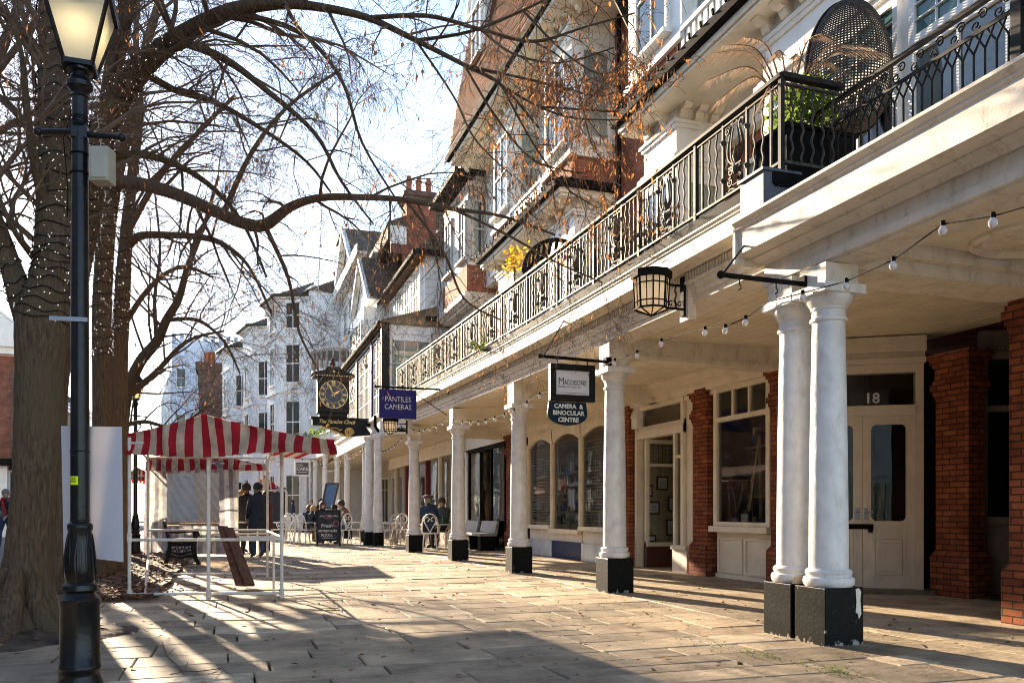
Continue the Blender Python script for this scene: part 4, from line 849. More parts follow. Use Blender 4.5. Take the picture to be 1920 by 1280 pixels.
while k < 38.4: b.box(4.66, 4.8, k, k + .1, 3.75, 4.1); k += .24
b.build('slatted_frieze', M['white'], wh)
b = MB(); b.box(4.95, 9.5, 26.4, 60, 3.62, 3.7); b.build('ceiling', M['cream'], wh)
b = MB(); b.tube([(4.5, 26.95, 4.25), (4.5, 26.95, 3.9), (4.6, 26.95, 3.75), (4.75, 26.95, 3.7)], .05, 8); b.build('downpipe', M['gutter'], wh)
# shopfronts under it: red posts, cream frames, lit goods
b = MB()
for (y, mm) in ((26.9, 0), (29.2, 0), (31.4, 1), (33.3, 0), (35.3, 1), (37.6, 0)): b.box(7.2, 7.4, y, y + .16, .0, 3.1, mm)
b.box(7.15, 7.42, 26.4, 39, 3.1, 3.6, 0); b.box(7.15, 7.4, 26.9, 39, 0, .62, 2); sf = b.build('shopfront', [M['cream'], mat('dark_red_paint', (.22, .015, .012), .4), mat('pink_brown_panel', (.36, .2, .15), .5)], wh)
b = MB(); b.quad((7.3, 39, .62), (7.3, 26.9, .62), (7.3, 26.9, 3.1), (7.3, 39, 3.1)); b.build('pane', M['glass'], sf)
rm = room(wh, 26.8, 39, 7.9, 3, mt=M['roomwarm'])
b = MB()
for z in (.7, 1.2, 1.7): b.box(8.6, 9.0, 27, 38.8, z, z + .03); stock(b, 8.5, 8.8, 27, 38.5, z + .03, 60, rnd)
b.build('stock', SM, rm)
# ---------------------------------------------------------------- gabled house with the balustraded round oriel
gh = thing('gabled_house', (6, 42, 0), 'cream house with bright white gables, a round balustraded oriel and brown tiled roofs', 'building')
b = MB(); b.box(6.05, 12, 39.9, 48.2, 3.7, 13.3); b.build('wall', M['board'], gh)
b = MB(); b.box(5.55, 6.04, 38.2, 48.4, 13.0, 13.12); b.box(5.5, 5.56, 38.1, 48.5, 12.95, 13.4); b.build('eaves_board', M['white'], gh)
b = MB(); b.prism([(6.0, 41.2, 13.35), (6.0, 47.6, 13.35), (6.0, 44.2, 15.9)], (.25, 0, 0)); b.build('gable', M['white'], gh)
b = MB(); b.prism([(5.8, 40.9, 13.3), (5.8, 40.9, 13.45), (5.8, 44.2, 16.1), (5.8, 47.9, 13.45), (5.8, 47.9, 13.3), (5.8, 44.2, 15.95)], (6.5, 0, 0)); b.build('roof', M['slate'], gh)
b = MB(); b.bar((5.77, 40.9, 13.3), (5.77, 44.2, 16.0), .1, .36, up=(1, 0, 0)); b.bar((5.77, 47.9, 13.3), (5.77, 44.2, 16.0), .1, .36, up=(1, 0, 0)); b.build('bargeboard', M['white'], gh)
b = MB(); b.box(5.9, 12, 35.0, 39.88, 3.7, 10.3); b.build('near_wall', M['board'], gh)
b = MB(); b.prism([(5.72, 35.0, 10.2), (5.72, 39.9, 10.2), (5.72, 37.3, 12.3)], (.2, 0, 0)); b.build('gable', M['white'], gh)
b = MB(); b.prism([(5.6, 34.8, 10.1), (5.6, 34.8, 10.25), (5.6, 37.3, 12.55), (5.6, 40.1, 10.25), (5.6, 40.1, 10.1), (5.6, 37.3, 12.4)], (5.5, 0, 0)); b.build('roof', M['slate'], gh)
b = MB(); b.bar((5.57, 34.8, 10.1), (5.57, 37.3, 12.42), .08, .26, up=(1, 0, 0)); b.bar((5.57, 40.1, 10.1), (5.57, 37.3, 12.42), .08, .26, up=(1, 0, 0)); b.build('bargeboard', M['white'], gh)
b = MB(); b.prism([(6.2, 34.0, 12.4), (11, 34.0, 12.4), (11, 34.0, 13.4), (8.8, 34.0, 14.3), (6.2, 34, 13.1)], (0, 6.5, 0)); b.build('ridge_roof', M['slate'], gh)
b = MB(); b.box(6.3, 10.8, 33.9, 34.0, 12.2, 12.95); b.build('flank_wall', M['white'], gh)
b = MB(); b.box(6.3, 10.8, 33.86, 34.0, 11.8, 12.19); b.build('brick_band', M['brickred'], gh)
b = MB(); b.lathe((5.6, 43.6, 0), [(1.2, 4.0), (1.2, 7.8), (1.35, 7.9), (1.6, 8.2), (1.6, 8.35)], 24); b.build('round_oriel', M['stucco'], gh, smooth=40)
b = MB(); b.lathe((5.6, 43.6, 0), [(1.57, 9.2), (1.61, 9.25), (1.61, 9.35), (1.55, 9.37)], 24)
for k in range(28): t = 2 * PI * k / 28; b.lathe((5.6 + 1.53 * math.cos(t), 43.6 + 1.53 * math.sin(t), 8.35), [(.05, 0), (.09, .25), (.04, .5), (.06, .86)], 6)
b.build('balustrade', mat('stone_balustrade', (.42, .39, .34), .8), gh, smooth=40)
b = MB(); b.box(5.4, 7, 35.4, 39.4, 6.6, 9.9); b.build('bay', M['white'], gh)
for k in range(2): window(gh, (5.4, 37.3 + k * 1.95, 7.9), LX, 1.6, 1.5, 3, 2, curtain=[(0, 1)])
for k in range(3): window(gh, (6.05, 41.9 + k * 2.2, 10.6), LX, 1.3, 1.7, 3, 2)
# ---------------------------------------------------------------- white stucco terrace with canted bays, one house per bay
def canted_house(i, c, dr, w, ht, label, first=False):
    """c: street-side corner nearest the camera, dr: unit direction of the facade away from the camera"""
    d = Vector((dr[0], dr[1], 0)).normalized(); nrm = Vector((-d.y, d.x, 0))      # points to the street
    t = thing('stucco_house', tuple(c), label, 'building', 'white stucco houses with canted bays')
    Q = lambda s, o, z: Vector((c[0], c[1], 0)) + d * s + nrm * o + Vector((0, 0, z))
    b = MB(); b.prism([Q(0, 0, 0), Q(w, 0, 0), Q(w, -9, 0), Q(0, -9, 0)], (0, 0, ht)); b.build('wall', M['stucco'], t)
    bp = [(w * .12, 0), (w * .3, 1.35), (w * .72, 1.35), (w * .9, 0)]
    b = MB(); b.prism([Q(s, o, .2) for s, o in bp], (0, 0, ht - .9)); b.build('bay', M['stucco'], t)
    b = MB()
    for z, e, h in ((4.3, .18, .14), (4.45, .3, .12), (8.05, .1, .14), (11.3, .1, .12), (ht - .75, .12, .12), (ht - .6, .28, .16)):
        q = [(s + (s - w / 2) / w * e * 1.2, o + (e if o > 0 else 0)) for s, o in bp]; b.prism([Q(s, o, z) for s, o in q], (0, 0, h))
    for s, o in bp[1:3]:
        for z in (4.05, 3.75, ht - 1.05): b.prism([Q(s - .12, o + .0, z), Q(s + .12, o, z), Q(s + .12, o + .16, z), Q(s - .12, o + .16, z)], (0, 0, .22))
    b.build('string_course', M['stucco'], t)
    b = MB(); q = [(s + (s - w / 2) / w * .5, o + (.4 if o > 0 else 0)) for s, o in bp]
    b.add([Q(s, o, ht - .44) for s, o in q] + [Q(w * .5, -1.2, ht + 1.1)], [(0, 1, 4), (1, 2, 4), (2, 3, 4), (0, 4, 3), (3, 2, 1, 0)])
    b.prism([Q(-.1, .25, ht - .3), Q(-.1, -4.5, ht + 2.0), Q(-.1, -9.2, ht - .3)], d * (w + .2)); b.build('roof', M['slate'], t)
    b = MB(); q2 = [Q(s, o, ht - .42) for s, o in q]; b.tube(q2, .09, 6); b.build('gutter', mat('green_gutter', (.03, .06, .05), .5) if first else bpy.data.materials.get('green_gutter'), t)
    for z, h in ((.9, 2.4), (5.1, 2.5), (8.6, 2.3), (11.75, 1.6)):
        if z + h > ht - .7: continue
        for (a, e, u0, wd) in ((bp[0], bp[1], .5, .95), (bp[1], bp[2], .5, 1.0)):
            A = Q(a[0], a[1], z); E = Q(e[0], e[1], z); mid = (A + E) / 2; dd = (A - E).normalized()
            # seen from outside the near end of every face is on the right, so 'right' runs from far to near
            window(t, mid - dd * wd / 2, dd, wd, h, 2, 2, gm=M['glassfar'], dep=.06, fw=.08, bar=.04)
    b = MB()
    for k in range(int(ht / .55)): b.prism([Q(-.02, .0, .3 + k * .55), Q(.3, 0, .3 + k * .55), Q(.3, .06, .3 + k * .55), Q(-.02, .06, .3 + k * .55)], (0, 0, .4))
    b.build('quoin', M['stucco'], t)
    return t
A0 = Vector((4.45, 48.5, 0)); dv = Vector((-3.9, 18, 0)).normalized()
lab = ['tallest white stucco house with a canted bay, right next to the gabled house', 'middle white stucco house with a canted bay', 'white stucco house with a canted bay at the far left end of the row']
for k, (s, ht) in enumerate(((0, 14.1), (6.3, 13.6), (12.6, 13.3))): canted_house(k, A0 + dv * s, dv, 6.2, ht, lab[k], k == 0)
c = A0 + dv * 2 + Vector((3.2, 0, 0)); cs2 = thing('chimney_stack', (c.x, c.y, 14), 'broad buff chimney stack on the stucco house roof', 'chimney')
M['buff'] = brick('buff_brick', (.3, .26, .2), (.24, .21, .16), (.2, .18, .15))
b = MB(); b.box(c.x - 1.0, c.x + 1.6, c.y - .6, c.y + .6, 13.5, 17.3); b.box(c.x - 1.1, c.x + 1.7, c.y - .7, c.y + .7, 17.3, 17.6); b.build('stack', M['buff'], cs2)
for k in range(4): b = MB(); b.lathe((c.x - .6 + k * .6, c.y, 17.6), [(.16, 0), (.14, .5), (.17, .55)], 10); b.build('chimney_pot', bpy.data.materials['terracotta'], cs2, smooth=40)
# low white link and far buildings
lk = thing('gable_end_house', (0, 70, 0), 'low white gabled house with a brick chimney wall rising behind the striped stall', 'building')
o = P(430, 900, 68); b = MB(); b.box(o.x - .1, o.x + 1.6, o.y - 2, o.y + 8, 0, 12.2); b.build('wall', M['stucco'], lk)
b = MB(); a = P(372, 790, 76); e = P(428, 790, 76); b.box(a.x, e.x, a.y, a.y + 3, 0, 14.2); b.box(a.x - .25, e.x + .25, a.y - .2, a.y + 3.2, 14.2, 14.9); b.build('brick_wall', M['brickdark'], lk)
for px in (388, 398, 420): q = P(px, 670, 77); b = MB(); b.lathe((q.x, q.y, 14.9), [(.3, 0), (.26, 1.0), (.33, 1.05)], 10); b.build('chimney_pot', bpy.data.materials['terracotta'], lk, smooth=40)
b = MB(); a = P(372, 800, 70); e = P(436, 800, 70); b.prism([Vector((a.x, a.y, 0)), Vector((e.x, e.y, 0)), Vector((e.x, e.y, 9.5)), Vector((a.x - .6, a.y, 6.2))], (0, 5, 0)); b.build('gable', M['board'], lk)
T_ = (o.x - 1.6, o.y - 2, 0)
window(lk, (o.x + .2, o.y - 2, 5.2), LY, .7, 3, 1, 2, dep=.05)
tw = thing('pale_tower_block', (0, 95, 0), 'tall pale blue white castellated building seen through the bare branches', 'building')
a = P(322, 700, 95); e = P(376, 700, 95); b = MB(); b.box(a.x, e.x + 3, a.y, a.y + 14, 0, 21.0)
for k in range(9): b.box(a.x + k * .85, a.x + k * .85 + .45, a.y - .05, a.y + .5, 21.0, 21.7)
b.build('wall', mat('pale_render', (.58, .64, .74), .8, var=.03, scale=.3), tw)
a2 = P(302, 800, 92); b = MB(); b.box(a2.x, a.x - .02, a2.y, a2.y + 10, 0, 13.5); b.prism([(a2.x, a2.y, 13.5), (a.x - .02, a2.y, 13.5), (a.x - .02, a2.y, 17.0)], (0, 10, 0)); b.build('side_wing', M['stucco'], tw)
b = MB()
for k in range(4): b.box(a2.x + .2 + k * .34, a2.x + .38 + k * .34, a2.y - .15, a2.y - .01, 4, 12.6)
b.build('pilaster', M['white'], tw)
for k in range(3): window(tw, (a.x + .5 + k * 2.2, a.y, 15.5), LY, 1.0, 2.2, 2, 2); window(tw, (a.x + .5 + k * 2.2, a.y, 10), LY, 1.0, 2.4, 2, 2)
# ---------------------------------------------------------------- the far side of the lower walk
def side_house(y0, y1, ht, mt, label, stepx=0, nb=3, roofm=None):
    x = -11.5 - stepx; t = thing('walk_house', (x, (y0 + y1) / 2, 0), label, 'building', 'houses along the far side of the lower walk')
    b = MB(); b.box(x - 8, x, y0, y1, -.5, ht); b.build('wall', mt, t)
    b = MB(); b.box(x - .01, x + .25, y0 + .02, y1 - .02, ht - .5, ht - .2); b.box(x - .01, x + .4, y0 + .02, y1 - .02, ht - .2, ht); b.box(x - .01, x + .2, y0 + .02, y1 - .02, 3.5, 3.8); b.build('cornice', M['white'], t)
    b = MB(); b.prism([(x + .45, y0, ht), (x - 4, y0, ht + 2.6), (x - 8.4, y0, ht)], (0, y1 - y0, 0)); b.build('roof', roofm or M['slate'], t)
    w = (y1 - y0) / nb
    for k in range(nb):
        for z in (4.6, 8.0):
            if z + 2 < ht - .4: window(t, (x, y0 + w * k + w / 2 - .55, z), (0, 1, 0), 1.1, 1.9, 2, 2, curtain=[(0, .4)])
        f = window(t, (x, y0 + w * k + .3, .5), (0, 1, 0), w - .6, 2.6, 3, 1, name='shop_window', dep=.1)
    return t
side_house(-26, -6.02, 10, M['brickdark'], 'unseen dark brick house added behind the camera for the door glass to reflect', 0, 4)  # this and the next are unseen, added to cover sky in the door glass
side_house(-52, -26.02, 11, M['board'], 'unseen white house added farthest behind the camera for the door glass to reflect', 0, 5)
side_house(-6, 4, 9.5, M['stucco'], 'white rendered house across the lower walk, nearest the camera')
side_house(4.02, 13, 8.2, M['greytimber'], 'low grey boarded house across the lower walk')
side_house(13.02, 23, 10.5, M['board'], 'white boarded house across the lower walk')
side_house(23.02, 31, 8.5, M['stucco'], 'low cream shop across the lower walk')
side_house(50, 68, 9.5, M['brickdark'], 'dark brick house added at the far end of the lower walk for shop glass to reflect', 3, 5)  # this and the next two added to cover white sky in shop glass reflections
side_house(68.02, 92, 11, M['buff'], 'buff brick house added farther along the lower walk for shop glass to reflect', 3, 6)
side_house(92.02, 130, 12, M['stucco'], 'pale rendered house added at the very end of the lower walk for shop glass to reflect', 3, 8)
# the brick building behind the left tree
bb = thing('brick_corner_building', (-9.5, 38, 0), 'orange brick building with white pilasters and pediment behind the left tree trunk', 'building')
a = P(-60, 900, 37); e = P(44, 900, 37); b = MB(); b.box(a.x - 6, e.x, a.y, a.y + 10, -.5, 8.2); b.build('wall', brick('dull_red_brick', (.27, .1, .06), (.2, .075, .05), (.2, .15, .12)), bb)
b = MB()
for px in (2, 30): q = P(px, 900, 37); b.box(q.x - .2, q.x + .2, a.y - .3, a.y - .01, -.5, 3.2)
b.build('white_pilaster', M['white'], bb); b = MB(); b.box(a.x - 6.2, e.x + .4, a.y - .5, a.y - .01, 8.2, 8.5); b.box(a.x - 6.2, e.x + .6, a.y - .7, a.y - .01, 8.5, 8.9); b.prism([(e.x - 3, a.y - .6, 8.9), (e.x + .6, a.y - .6, 8.9), (e.x - 1.2, a.y - .6, 10.3)], (0, .6, 0)); b.build('white_trim', M['white'], bb)
b = MB(); q = P(26, 900, 37); b.box(q.x - .25, q.x + .55, a.y - .12, a.y - .005, 3.4, 7.6); b.build('recess_shade_slab', M['brickdark'], bb)  # dark brick slab proud of the wall; recess shade put into its colour
b = MB(); b.box(a.x - 6, e.x + .3, a.y - .8, a.y - .01, 3.25, 3.5); b.build('canopy', M['gutter'], bb)
window(bb, (e.x - 2.1, a.y, .4), LY, 1.0, 2.6, 2, 2); window(bb, (e.x - .75, a.y, .4), LY, .7, 2.6, 1, 2)
# ---------------------------------------------------------------- arcade further along
def slim_column(cx, cy_, top, label, pl=.45):
    t = thing('arcade_column', (cx, cy_, 0), label, 'column', GC)
    b = MB(); b.lathe((cx, cy_, 0), [(.19, -.02), (.19, pl - .05), (.16, pl)], 8); b.build('plinth', M['plinth'], t)
    b = MB(); b.lathe((cx, cy_, 0), [(.15, pl), (.145, 1.2), (.135, 2.2), (.125, top - .16)], 18); b.build('shaft', M['column'], t, smooth=40)
    b = MB(); b.lathe((cx, cy_, 0), [(.125, top - .16), (.16, top - .12), (.18, top - .06), (.18, top)], 18); b.build('capital', M['column'], t, smooth=35)
slim_column(4.56, 26.75, 3.6, 'slim white column with a flared capital, left of the small pale dog')
slim_column(4.4, 27.6, 3.62, 'slim white column touching the flared one beside the small pale dog')
for px, Z, lb in ((686, 30.5, 'slim white column directly right of the seated man in brown'), (652, 34.8, 'slim white column directly behind the seated man in brown'), (633, 37.7, 'slim white column directly right of the tall blue board')):
    q = P(px, 960, Z); slim_column(q.x, q.y, 3.62, lb)
FARC = [(610, 40.5), (592, 43.5), (574, 46.5), (557, 50), (541, 53.5), (520, 58), (502, 62)]
for i, (px, Z) in enumerate(FARC):
    q = P(px, 960, Z); slim_column(q.x, q.y, 3.9, ['slim white column just left of the tall blue board', 'slim white column just right of the hanging cake sign', 'slim white column directly below the hanging cake sign', 'slim white column just left of the hanging cake sign', 'far slim white column between the cake sign and the white stall post', 'far slim white column seen behind the right post of the empty stall', 'farthest slim white column, behind the dark skirted red striped stall'][i])
fc = thing('far_canopy', tuple(P(560, 960, 50)), 'white canopy fascia curving away over the farthest arcade columns', 'canopy')
pts = [P(px, 960, Z) for px, Z in [(642, 38.6)] + FARC + [(480, 68)]]
b = MB(); b.sweep([(-.3, 3.9), (.12, 3.9), (.12, 4.5), (.3, 4.55), (.3, 4.7), (-.3, 4.7)], [(q.x, q.y, 0) for q in pts]); b.build('fascia', M['white'], fc)
b = MB()
for a, e in zip(pts, pts[1:]): b.add([(a.x, a.y, 3.92), (e.x, e.y, 3.92), (e.x + 5, e.y + .5, 3.92), (a.x + 5, a.y, 3.92)], [(0, 1, 2, 3)])
b.build('ceiling', M['cream'], fc)
b = MB()
for a, e in zip(pts, pts[1:]): b.add([(a.x + 4, a.y, 0), (e.x + 4, e.y, 0), (e.x + 4, e.y, 3.92), (a.x + 4, a.y, 3.92)], [(0, 1, 2, 3)])
b.build('back_wall', M['wallcream'], fc)
for a, e in zip(pts, pts[1:]):
    a2, e2 = a + Vector((4, 0, 0)), e + Vector((4, 0, 0)); L_ = (Vector((e2.x, e2.y, 0)) - Vector((a2.x, a2.y, 0))).length; dd_ = Vector((a2.x - e2.x, a2.y - e2.y, 0)).normalized()
    o_ = Vector((e2.x, e2.y, .5)) + dd_ * L_ * .1; window(fc, o_, dd_, L_ * .78, 2.5, 3, 2, gm=M['glassfar'], name='shop_window', rowfr=[.75], mt=M['cream'], dep=.08)
fr_ = thing('flower_balcony', tuple(P(590, 815, 42)), 'small cream railing with flowers above the far canopy below the clock', 'railing')
b = MB()
for (a, e) in ((P(548, 826, 50), P(600, 806, 42)), (P(600, 806, 42), P(642, 790, 37))):
    for dz in (0, -.5, -.85): b.tube([a + Vector((0, 0, dz + .3)), e + Vector((0, 0, dz + .3))], .03, 5)
    for k in range(8): q = a.lerp(e, k / 7); b.tube([q + Vector((0, 0, .3)), q + Vector((0, 0, -.6))], .02, 4)
b.build('rails', M['cream'], fr_)
M['leafg'] = translucent('green_leaf', (.06, .11, .02), (.2, .3, .04), .4)
M['leafy'] = translucent('yellow_leaf', (.55, .32, .02), (.8, .5, .03), .45)
M['dry'] = translucent('dry_frond', (.27, .175, .11), (.34, .22, .13), .35)
def leafclump(mb, c, r, n, s, rnd, sq=1.0, droop=0):
    for _ in range(n):
        d = Vector((rnd.gauss(0, 1), rnd.gauss(0, 1), rnd.gauss(0, 1))).normalized() * r * rnd.random() ** .5; d.z *= sq; p0 = Vector(c) + d
        a = Vector((rnd.gauss(0, 1), rnd.gauss(0, 1), rnd.gauss(0, .6) - droop)).normalized(); u = a.cross(Vector((rnd.gauss(0, 1), rnd.gauss(0, 1), rnd.gauss(0, 1)))).normalized(); l = s * rnd.uniform(.6, 1.4)
        mb.add([p0, p0 + a * l * .5 + u * l * .28, p0 + a * l, p0 + a * l * .5 - u * l * .28], [(0, 1, 2, 3)])
rnd = random.Random(21); b = MB()
for k in range(12): q = P(548, 830, 50).lerp(P(640, 795, 37.3), k / 11); leafclump(b, q + Vector((0, .2, .0)), .45, 40, .16, rnd, .6)
b.build('flowers', M['leafg'], fr_)
# ---------------------------------------------------------------- near lamp post
M['frost'] = translucent('frosted_lamp_glass', (.85, .8, .66), (.95, .86, .66), .6, var=.05, scale=4)
M['bulb'] = emit('lamp_bulb_added_glow', (1, .84, .52), 3.0)  # bulb glow added to brighten the sun-backlit lantern glass
ZL = 5.17; LP = P(150, 960, ZL); LP.z = 0
def lamp_post(loc, label):
    t = thing('lamp_post', (0, 0, 0), label, 'lamp post', 'black heritage lamp posts')
    zz = lambda y: EYE + ZL * (960 - y) / FPX
    px = lambda w: w / 2 / FPX * ZL
    b = MB(); b.lathe((0, 0, 0), [(px(80), -.02), (px(80), zz(1278)), (px(72), zz(1268)), (px(70), zz(1258)), (px(74), zz(1254)), (px(74), zz(1246)), (px(70), zz(1243)), (px(68), zz(1135)), (px(72), zz(1130)), (px(72), zz(1122)), (px(58), zz(1116)), (px(52), zz(1110)), (px(62), zz(1105)), (px(60), zz(1096)), (px(48), zz(1090))], 32); b.build('base', M['lampblack'], t, smooth=35)
    b = MB(); n = 40; pr = [(px(48), zz(1090)), (px(52), zz(1082)), (px(54), zz(1070)), (px(52), zz(1050)), (px(46), zz(1020)), (px(40), zz(995)), (px(44), zz(990)), (px(44), zz(983)), (px(34), zz(978))]
    b.lathe((0, 0, 0), pr, n)
    def prf(z):
        for (ra, za_), (rb, zb_) in zip(pr, pr[1:]):
            if za_ <= z <= zb_: return ra + (rb - ra) * (z - za_) / (zb_ - za_)
        return pr[0][0]
    for k in range(8):
        t0 = 2 * PI * k / 8
        for s in (-1, 0, 1):
            pts = []
            for j in range(7):
                u = j / 6; z = zz(1086) + (zz(1000) - zz(1086)) * u; r = prf(z) + .001; tt = t0 + s * .25 * math.sin(PI * u) * (1 - .4 * u); pts.append((r * math.cos(tt), r * math.sin(tt), z))
            b.tube(pts, [.003, .0055, .0065, .0065, .006, .005, .003], 5)
    b.build('acanthus_vase', M['lampblack'], t, smooth=50)
    b = MB(); b.lathe((0, 0, 0), [(px(33), zz(980)), (px(32), zz(700)), (px(30), zz(400)), (px(28), zz(262)), (px(28), zz(185)), (px(34), zz(183)), (px(30), zz(178)), (px(34), zz(172)), (px(45), zz(166)), (px(46), zz(158)), (px(36), zz(152)), (px(32), zz(146)), (px(32), zz(128))], 28); b.build('pole', M['lampblack'], t, smooth=35)
    b = MB(); h = px(27); b.box(-h, h, -h, h, zz(262), zz(236)); d = Vector((CT, -ST, 0))
    b.tube([d * -px(158) + Vector((0, 0, zz(247))), d * -px(20) + Vector((0, 0, zz(247)))], [px(10), px(12)], 10); b.tube([d * px(20) + Vector((0, 0, zz(252))), d * px(152) + Vector((0, 0, zz(258)))], [px(12), px(10)], 10)
    for s in (-1, 1): b.ball(d * s * px(156) + Vector((0, 0, zz(247 if s < 0 else 258))), px(17), 10, 8)
    b.build('ladder_bar', M['lampblack'], t, smooth=40)
    ln = MB(); gl = MB(); ang = R(19) - TH
    r0, r1, z0, z1 = px(80) / 1.0, px(140), zz(128), zz(8)
    cor = lambda r, k: Vector((r * math.cos(ang + PI / 4 + k * PI / 2) * 1.15, r * math.sin(ang + PI / 4 + k * PI / 2) * 1.15, 0))
    for k in range(4):
        a0, a1 = cor(r0 * .72, k) + Vector((0, 0, z0)), cor(r1 * .98, k) + Vector((0, 0, z1)); b0, b1 = cor(r0 * .72, k + 1) + Vector((0, 0, z0)), cor(r1 * .98, k + 1) + Vector((0, 0, z1))
        ln.bar(a0, a1, .018); ln.bar(a0, b0, .03); ln.bar(a1, b1, .025, .04); f = .97
        ce = Vector((0, 0, 0)); sh = lambda v: Vector((v.x * f, v.y * f, v.z))
        gl.quad(sh(a0), sh(b0), sh(b1), sh(a1))
    rf = [cor(r1 * 1.06, k) + Vector((0, 0, z1 + .01)) for k in range(4)]; rt = [cor(r1 * .45, k) + Vector((0, 0, z1 + .2)) for k in range(4)]; rm2 = [cor(r1 * 1.06, k) + Vector((0, 0, z1 + .035)) for k in range(4)]
    ln.add(rf + rm2 + rt, [(3, 2, 1, 0)] + [(i, (i + 1) % 4, 4 + (i + 1) % 4, 4 + i) for i in range(4)] + [(4 + i, 4 + (i + 1) % 4, 8 + (i + 1) % 4, 8 + i) for i in range(4)] + [(8, 9, 10, 11)])
    ln.lathe((0, 0, z1 + .2), [(.1, 0), (.11, .02), (.06, .1), (.03, .12), (.03, .16), (.045, .2), (.01, .26)], 16); ln.lathe((0, 0, z0 - .03), [(.03, -.02), (.075, 0), (.08, .03)], 16)
    lt = ln.build('lantern', M['lampblack'], t)
    gl.build('lantern_glass', M['frost'], lt)
    b = MB(); b.lathe((0, 0, z0 + .2), [(.01, 0), (.045, .03), (.05, .08), (.03, .13), (.02, .16)], 12); b.build('bulb', M['bulb'], lt, smooth=60)
    b = MB(); b.lathe((0, 0, z1 - .1), [(.13, .09), (.12, .0), (.05, -.02), (.04, -.05)], 16); b.build('lamp_gear', M['lampblack'], lt, smooth=40)
    t.location = loc; return t
lp = lamp_post(LP, 'black cast iron lamp post in the left foreground with a grey box and white board')
d = Vector((CT, -ST, 0)); fw = Vector((-ST, -CT, 0)); zz = lambda y: EYE + ZL * (960 - y) / FPX; pw = lambda v: v / FPX * ZL
def lrel(px_, y, off=0): return Vector((LP.x, LP.y, 0)) + d * pw(px_ - 150) + fw * off + Vector((0, 0, zz(y)))
b = MB(); c = lrel(192, 312); b.obox(c, d * pw(18), (fw * .055), Vector((0, 0, pw(32)))); b.obox(c + fw * .058 + d * .004, d * pw(15), fw * .006, Vector((0, 0, pw(28))))
bx = b.build('junction_box', M['box'], lp, bevel=.008)
b = MB()
for y in (290, 326): b.tube([Vector((LP.x + .055 * math.cos(t), LP.y + .055 * math.sin(t), zz(y))) for t in [k * PI / 8 for k in range(17)]], .004, 5); b.bar(lrel(162, y), lrel(176, y), .012, .006)
b.build('clamp_band', M['gutter'], lp)
b = MB(); b.bar(lrel(102, 600, .055), lrel(172, 603, .055), .008, pw(8)); b.build('sign_bar', M['galv'], lp)
b = MB(); s0 = [(lrel(150, y, 0) + (d * math.sin(a) + fw * math.cos(a)) * .0565) for y in (909, 893) for a in (-.95, -.8, -.65, -.5, -.35, -.2, -.05, .1, .3)]
b.add([Vector(q) for q in s0], [(i, i + 1, i + 10, i + 9) for i in range(8)]); st = b.build('sticker', mat('fluorescent_yellow', (.62, .8, .0), .5, var=.03), lp)
for i, (tx, y, s) in enumerate((('STOP', 897.5, .016), ('BREXIT', 902.5, .015))):
    tb = text_mb(tx, (0, 0, 0), (1, 0, 0), (0, 0, 1), s, bold=.0005); b = MB(); b.v = []
    for v in tb.v:
        a = -.32 + v[0] / .055; q = lrel(150, y, 0) + (d * math.sin(a) + fw * math.cos(a)) * (.0568 - v[1] * .05) + Vector((0, 0, v[2])); b.v.append(tuple(q))
    b.f = tb.f; b.m = tb.m; b.build('sticker_lettering', M['black'], st)
b = MB(); 
for k in range(5): b.tube([Vector((LP.x + .058 * math.cos(t), LP.y + .058 * math.sin(t), zz(225 + k * 3 + 4 * math.sin(t + k)))) for t in [j * PI / 8 for j in range(17)]], .003, 4)
b.tube([lrel(128, 232), lrel(122, 262, .02), lrel(124, 300, .01), lrel(129, 360, .01), lrel(131, 410, .03)], .003, 4); b.build('cable', M['gutter'], lp)
nb = tag(None or MB().prism([lrel(103, 796, -.07), lrel(220, 798, -.055), lrel(223, 1054, -.055), lrel(108, 1041, -.07)], fw * -.006).build('notice_board', translucent('white_fluted_plastic', (.62, .63, .7), (.6, .55, .5), .35, var=.03, scale=2)), 'blank white plastic board cable tied to the black lamp post', 'board')
b = MB()
for y in (846, 975): b.tube([Vector((LP.x, LP.y, zz(y))) + (d * math.cos(t) * .056 + fw * math.sin(t) * .066) for t in [k * PI / 8 for k in range(17)]], .0028, 4)
b.build('cable_tie', M['black'], nb)
far = P(254, 960, 20.3); far.z = 0
# second lamp post: same cast pieces, without the box and board
l2 = thing('lamp_post', far, 'black lamp post with a glowing lantern standing behind the striped stall', 'lamp post', 'black heritage lamp posts')
for ch in [q for q in COL.objects if q.parent == lp and q.name.split('.')[0] in ('base', 'acanthus_vase', 'pole', 'ladder_bar', 'lantern')]: dup(ch, parent=l2)
# ---------------------------------------------------------------- signs on the arcade
M['navysign'] = mat('navy_sign', (.024, .022, .14), .5, var=.05, spec=.15); M['tealsign'] = mat('teal_sign', (.006, .024, .036), .5, var=.1, spec=.15); M['signwhite'] = mat('sign_lettering', (.75, .72, .66), .5, var=.02); M['blackframe'] = mat('sign_black_frame', (.006, .007, .006), .45, spec=.2); M['panelwhite'] = mat('sign_white', (.68, .68, .7), .45, var=.02); M['inkgrey'] = mat('sign_ink', (.05, .05, .055), .5)
M['gold'] = mat('gilding', (.62, .42, .15), .35, .6, var=.1)
def bracketrod(parent, a, e, stay=None):
    b = MB(); b.tube([a, e], .022, 8); b.ball(e, .034, 10, 8)
    if stay: b.tube([stay[0], stay[1]], .01, 5)
    b.box(a[0] - .03, a[0] + .05, a[1] - .05, a[1] + .05, a[2] - .1, a[2] + .06)
    return b.build('bracket', M['gutter'], parent, smooth=40)
def hanger(parent, pts):
    b = MB()
    for p, q in pts: b.tube([p, q], .009, 6)
    return b.build('hanger', M['gutter'], parent)
ys = 10.25
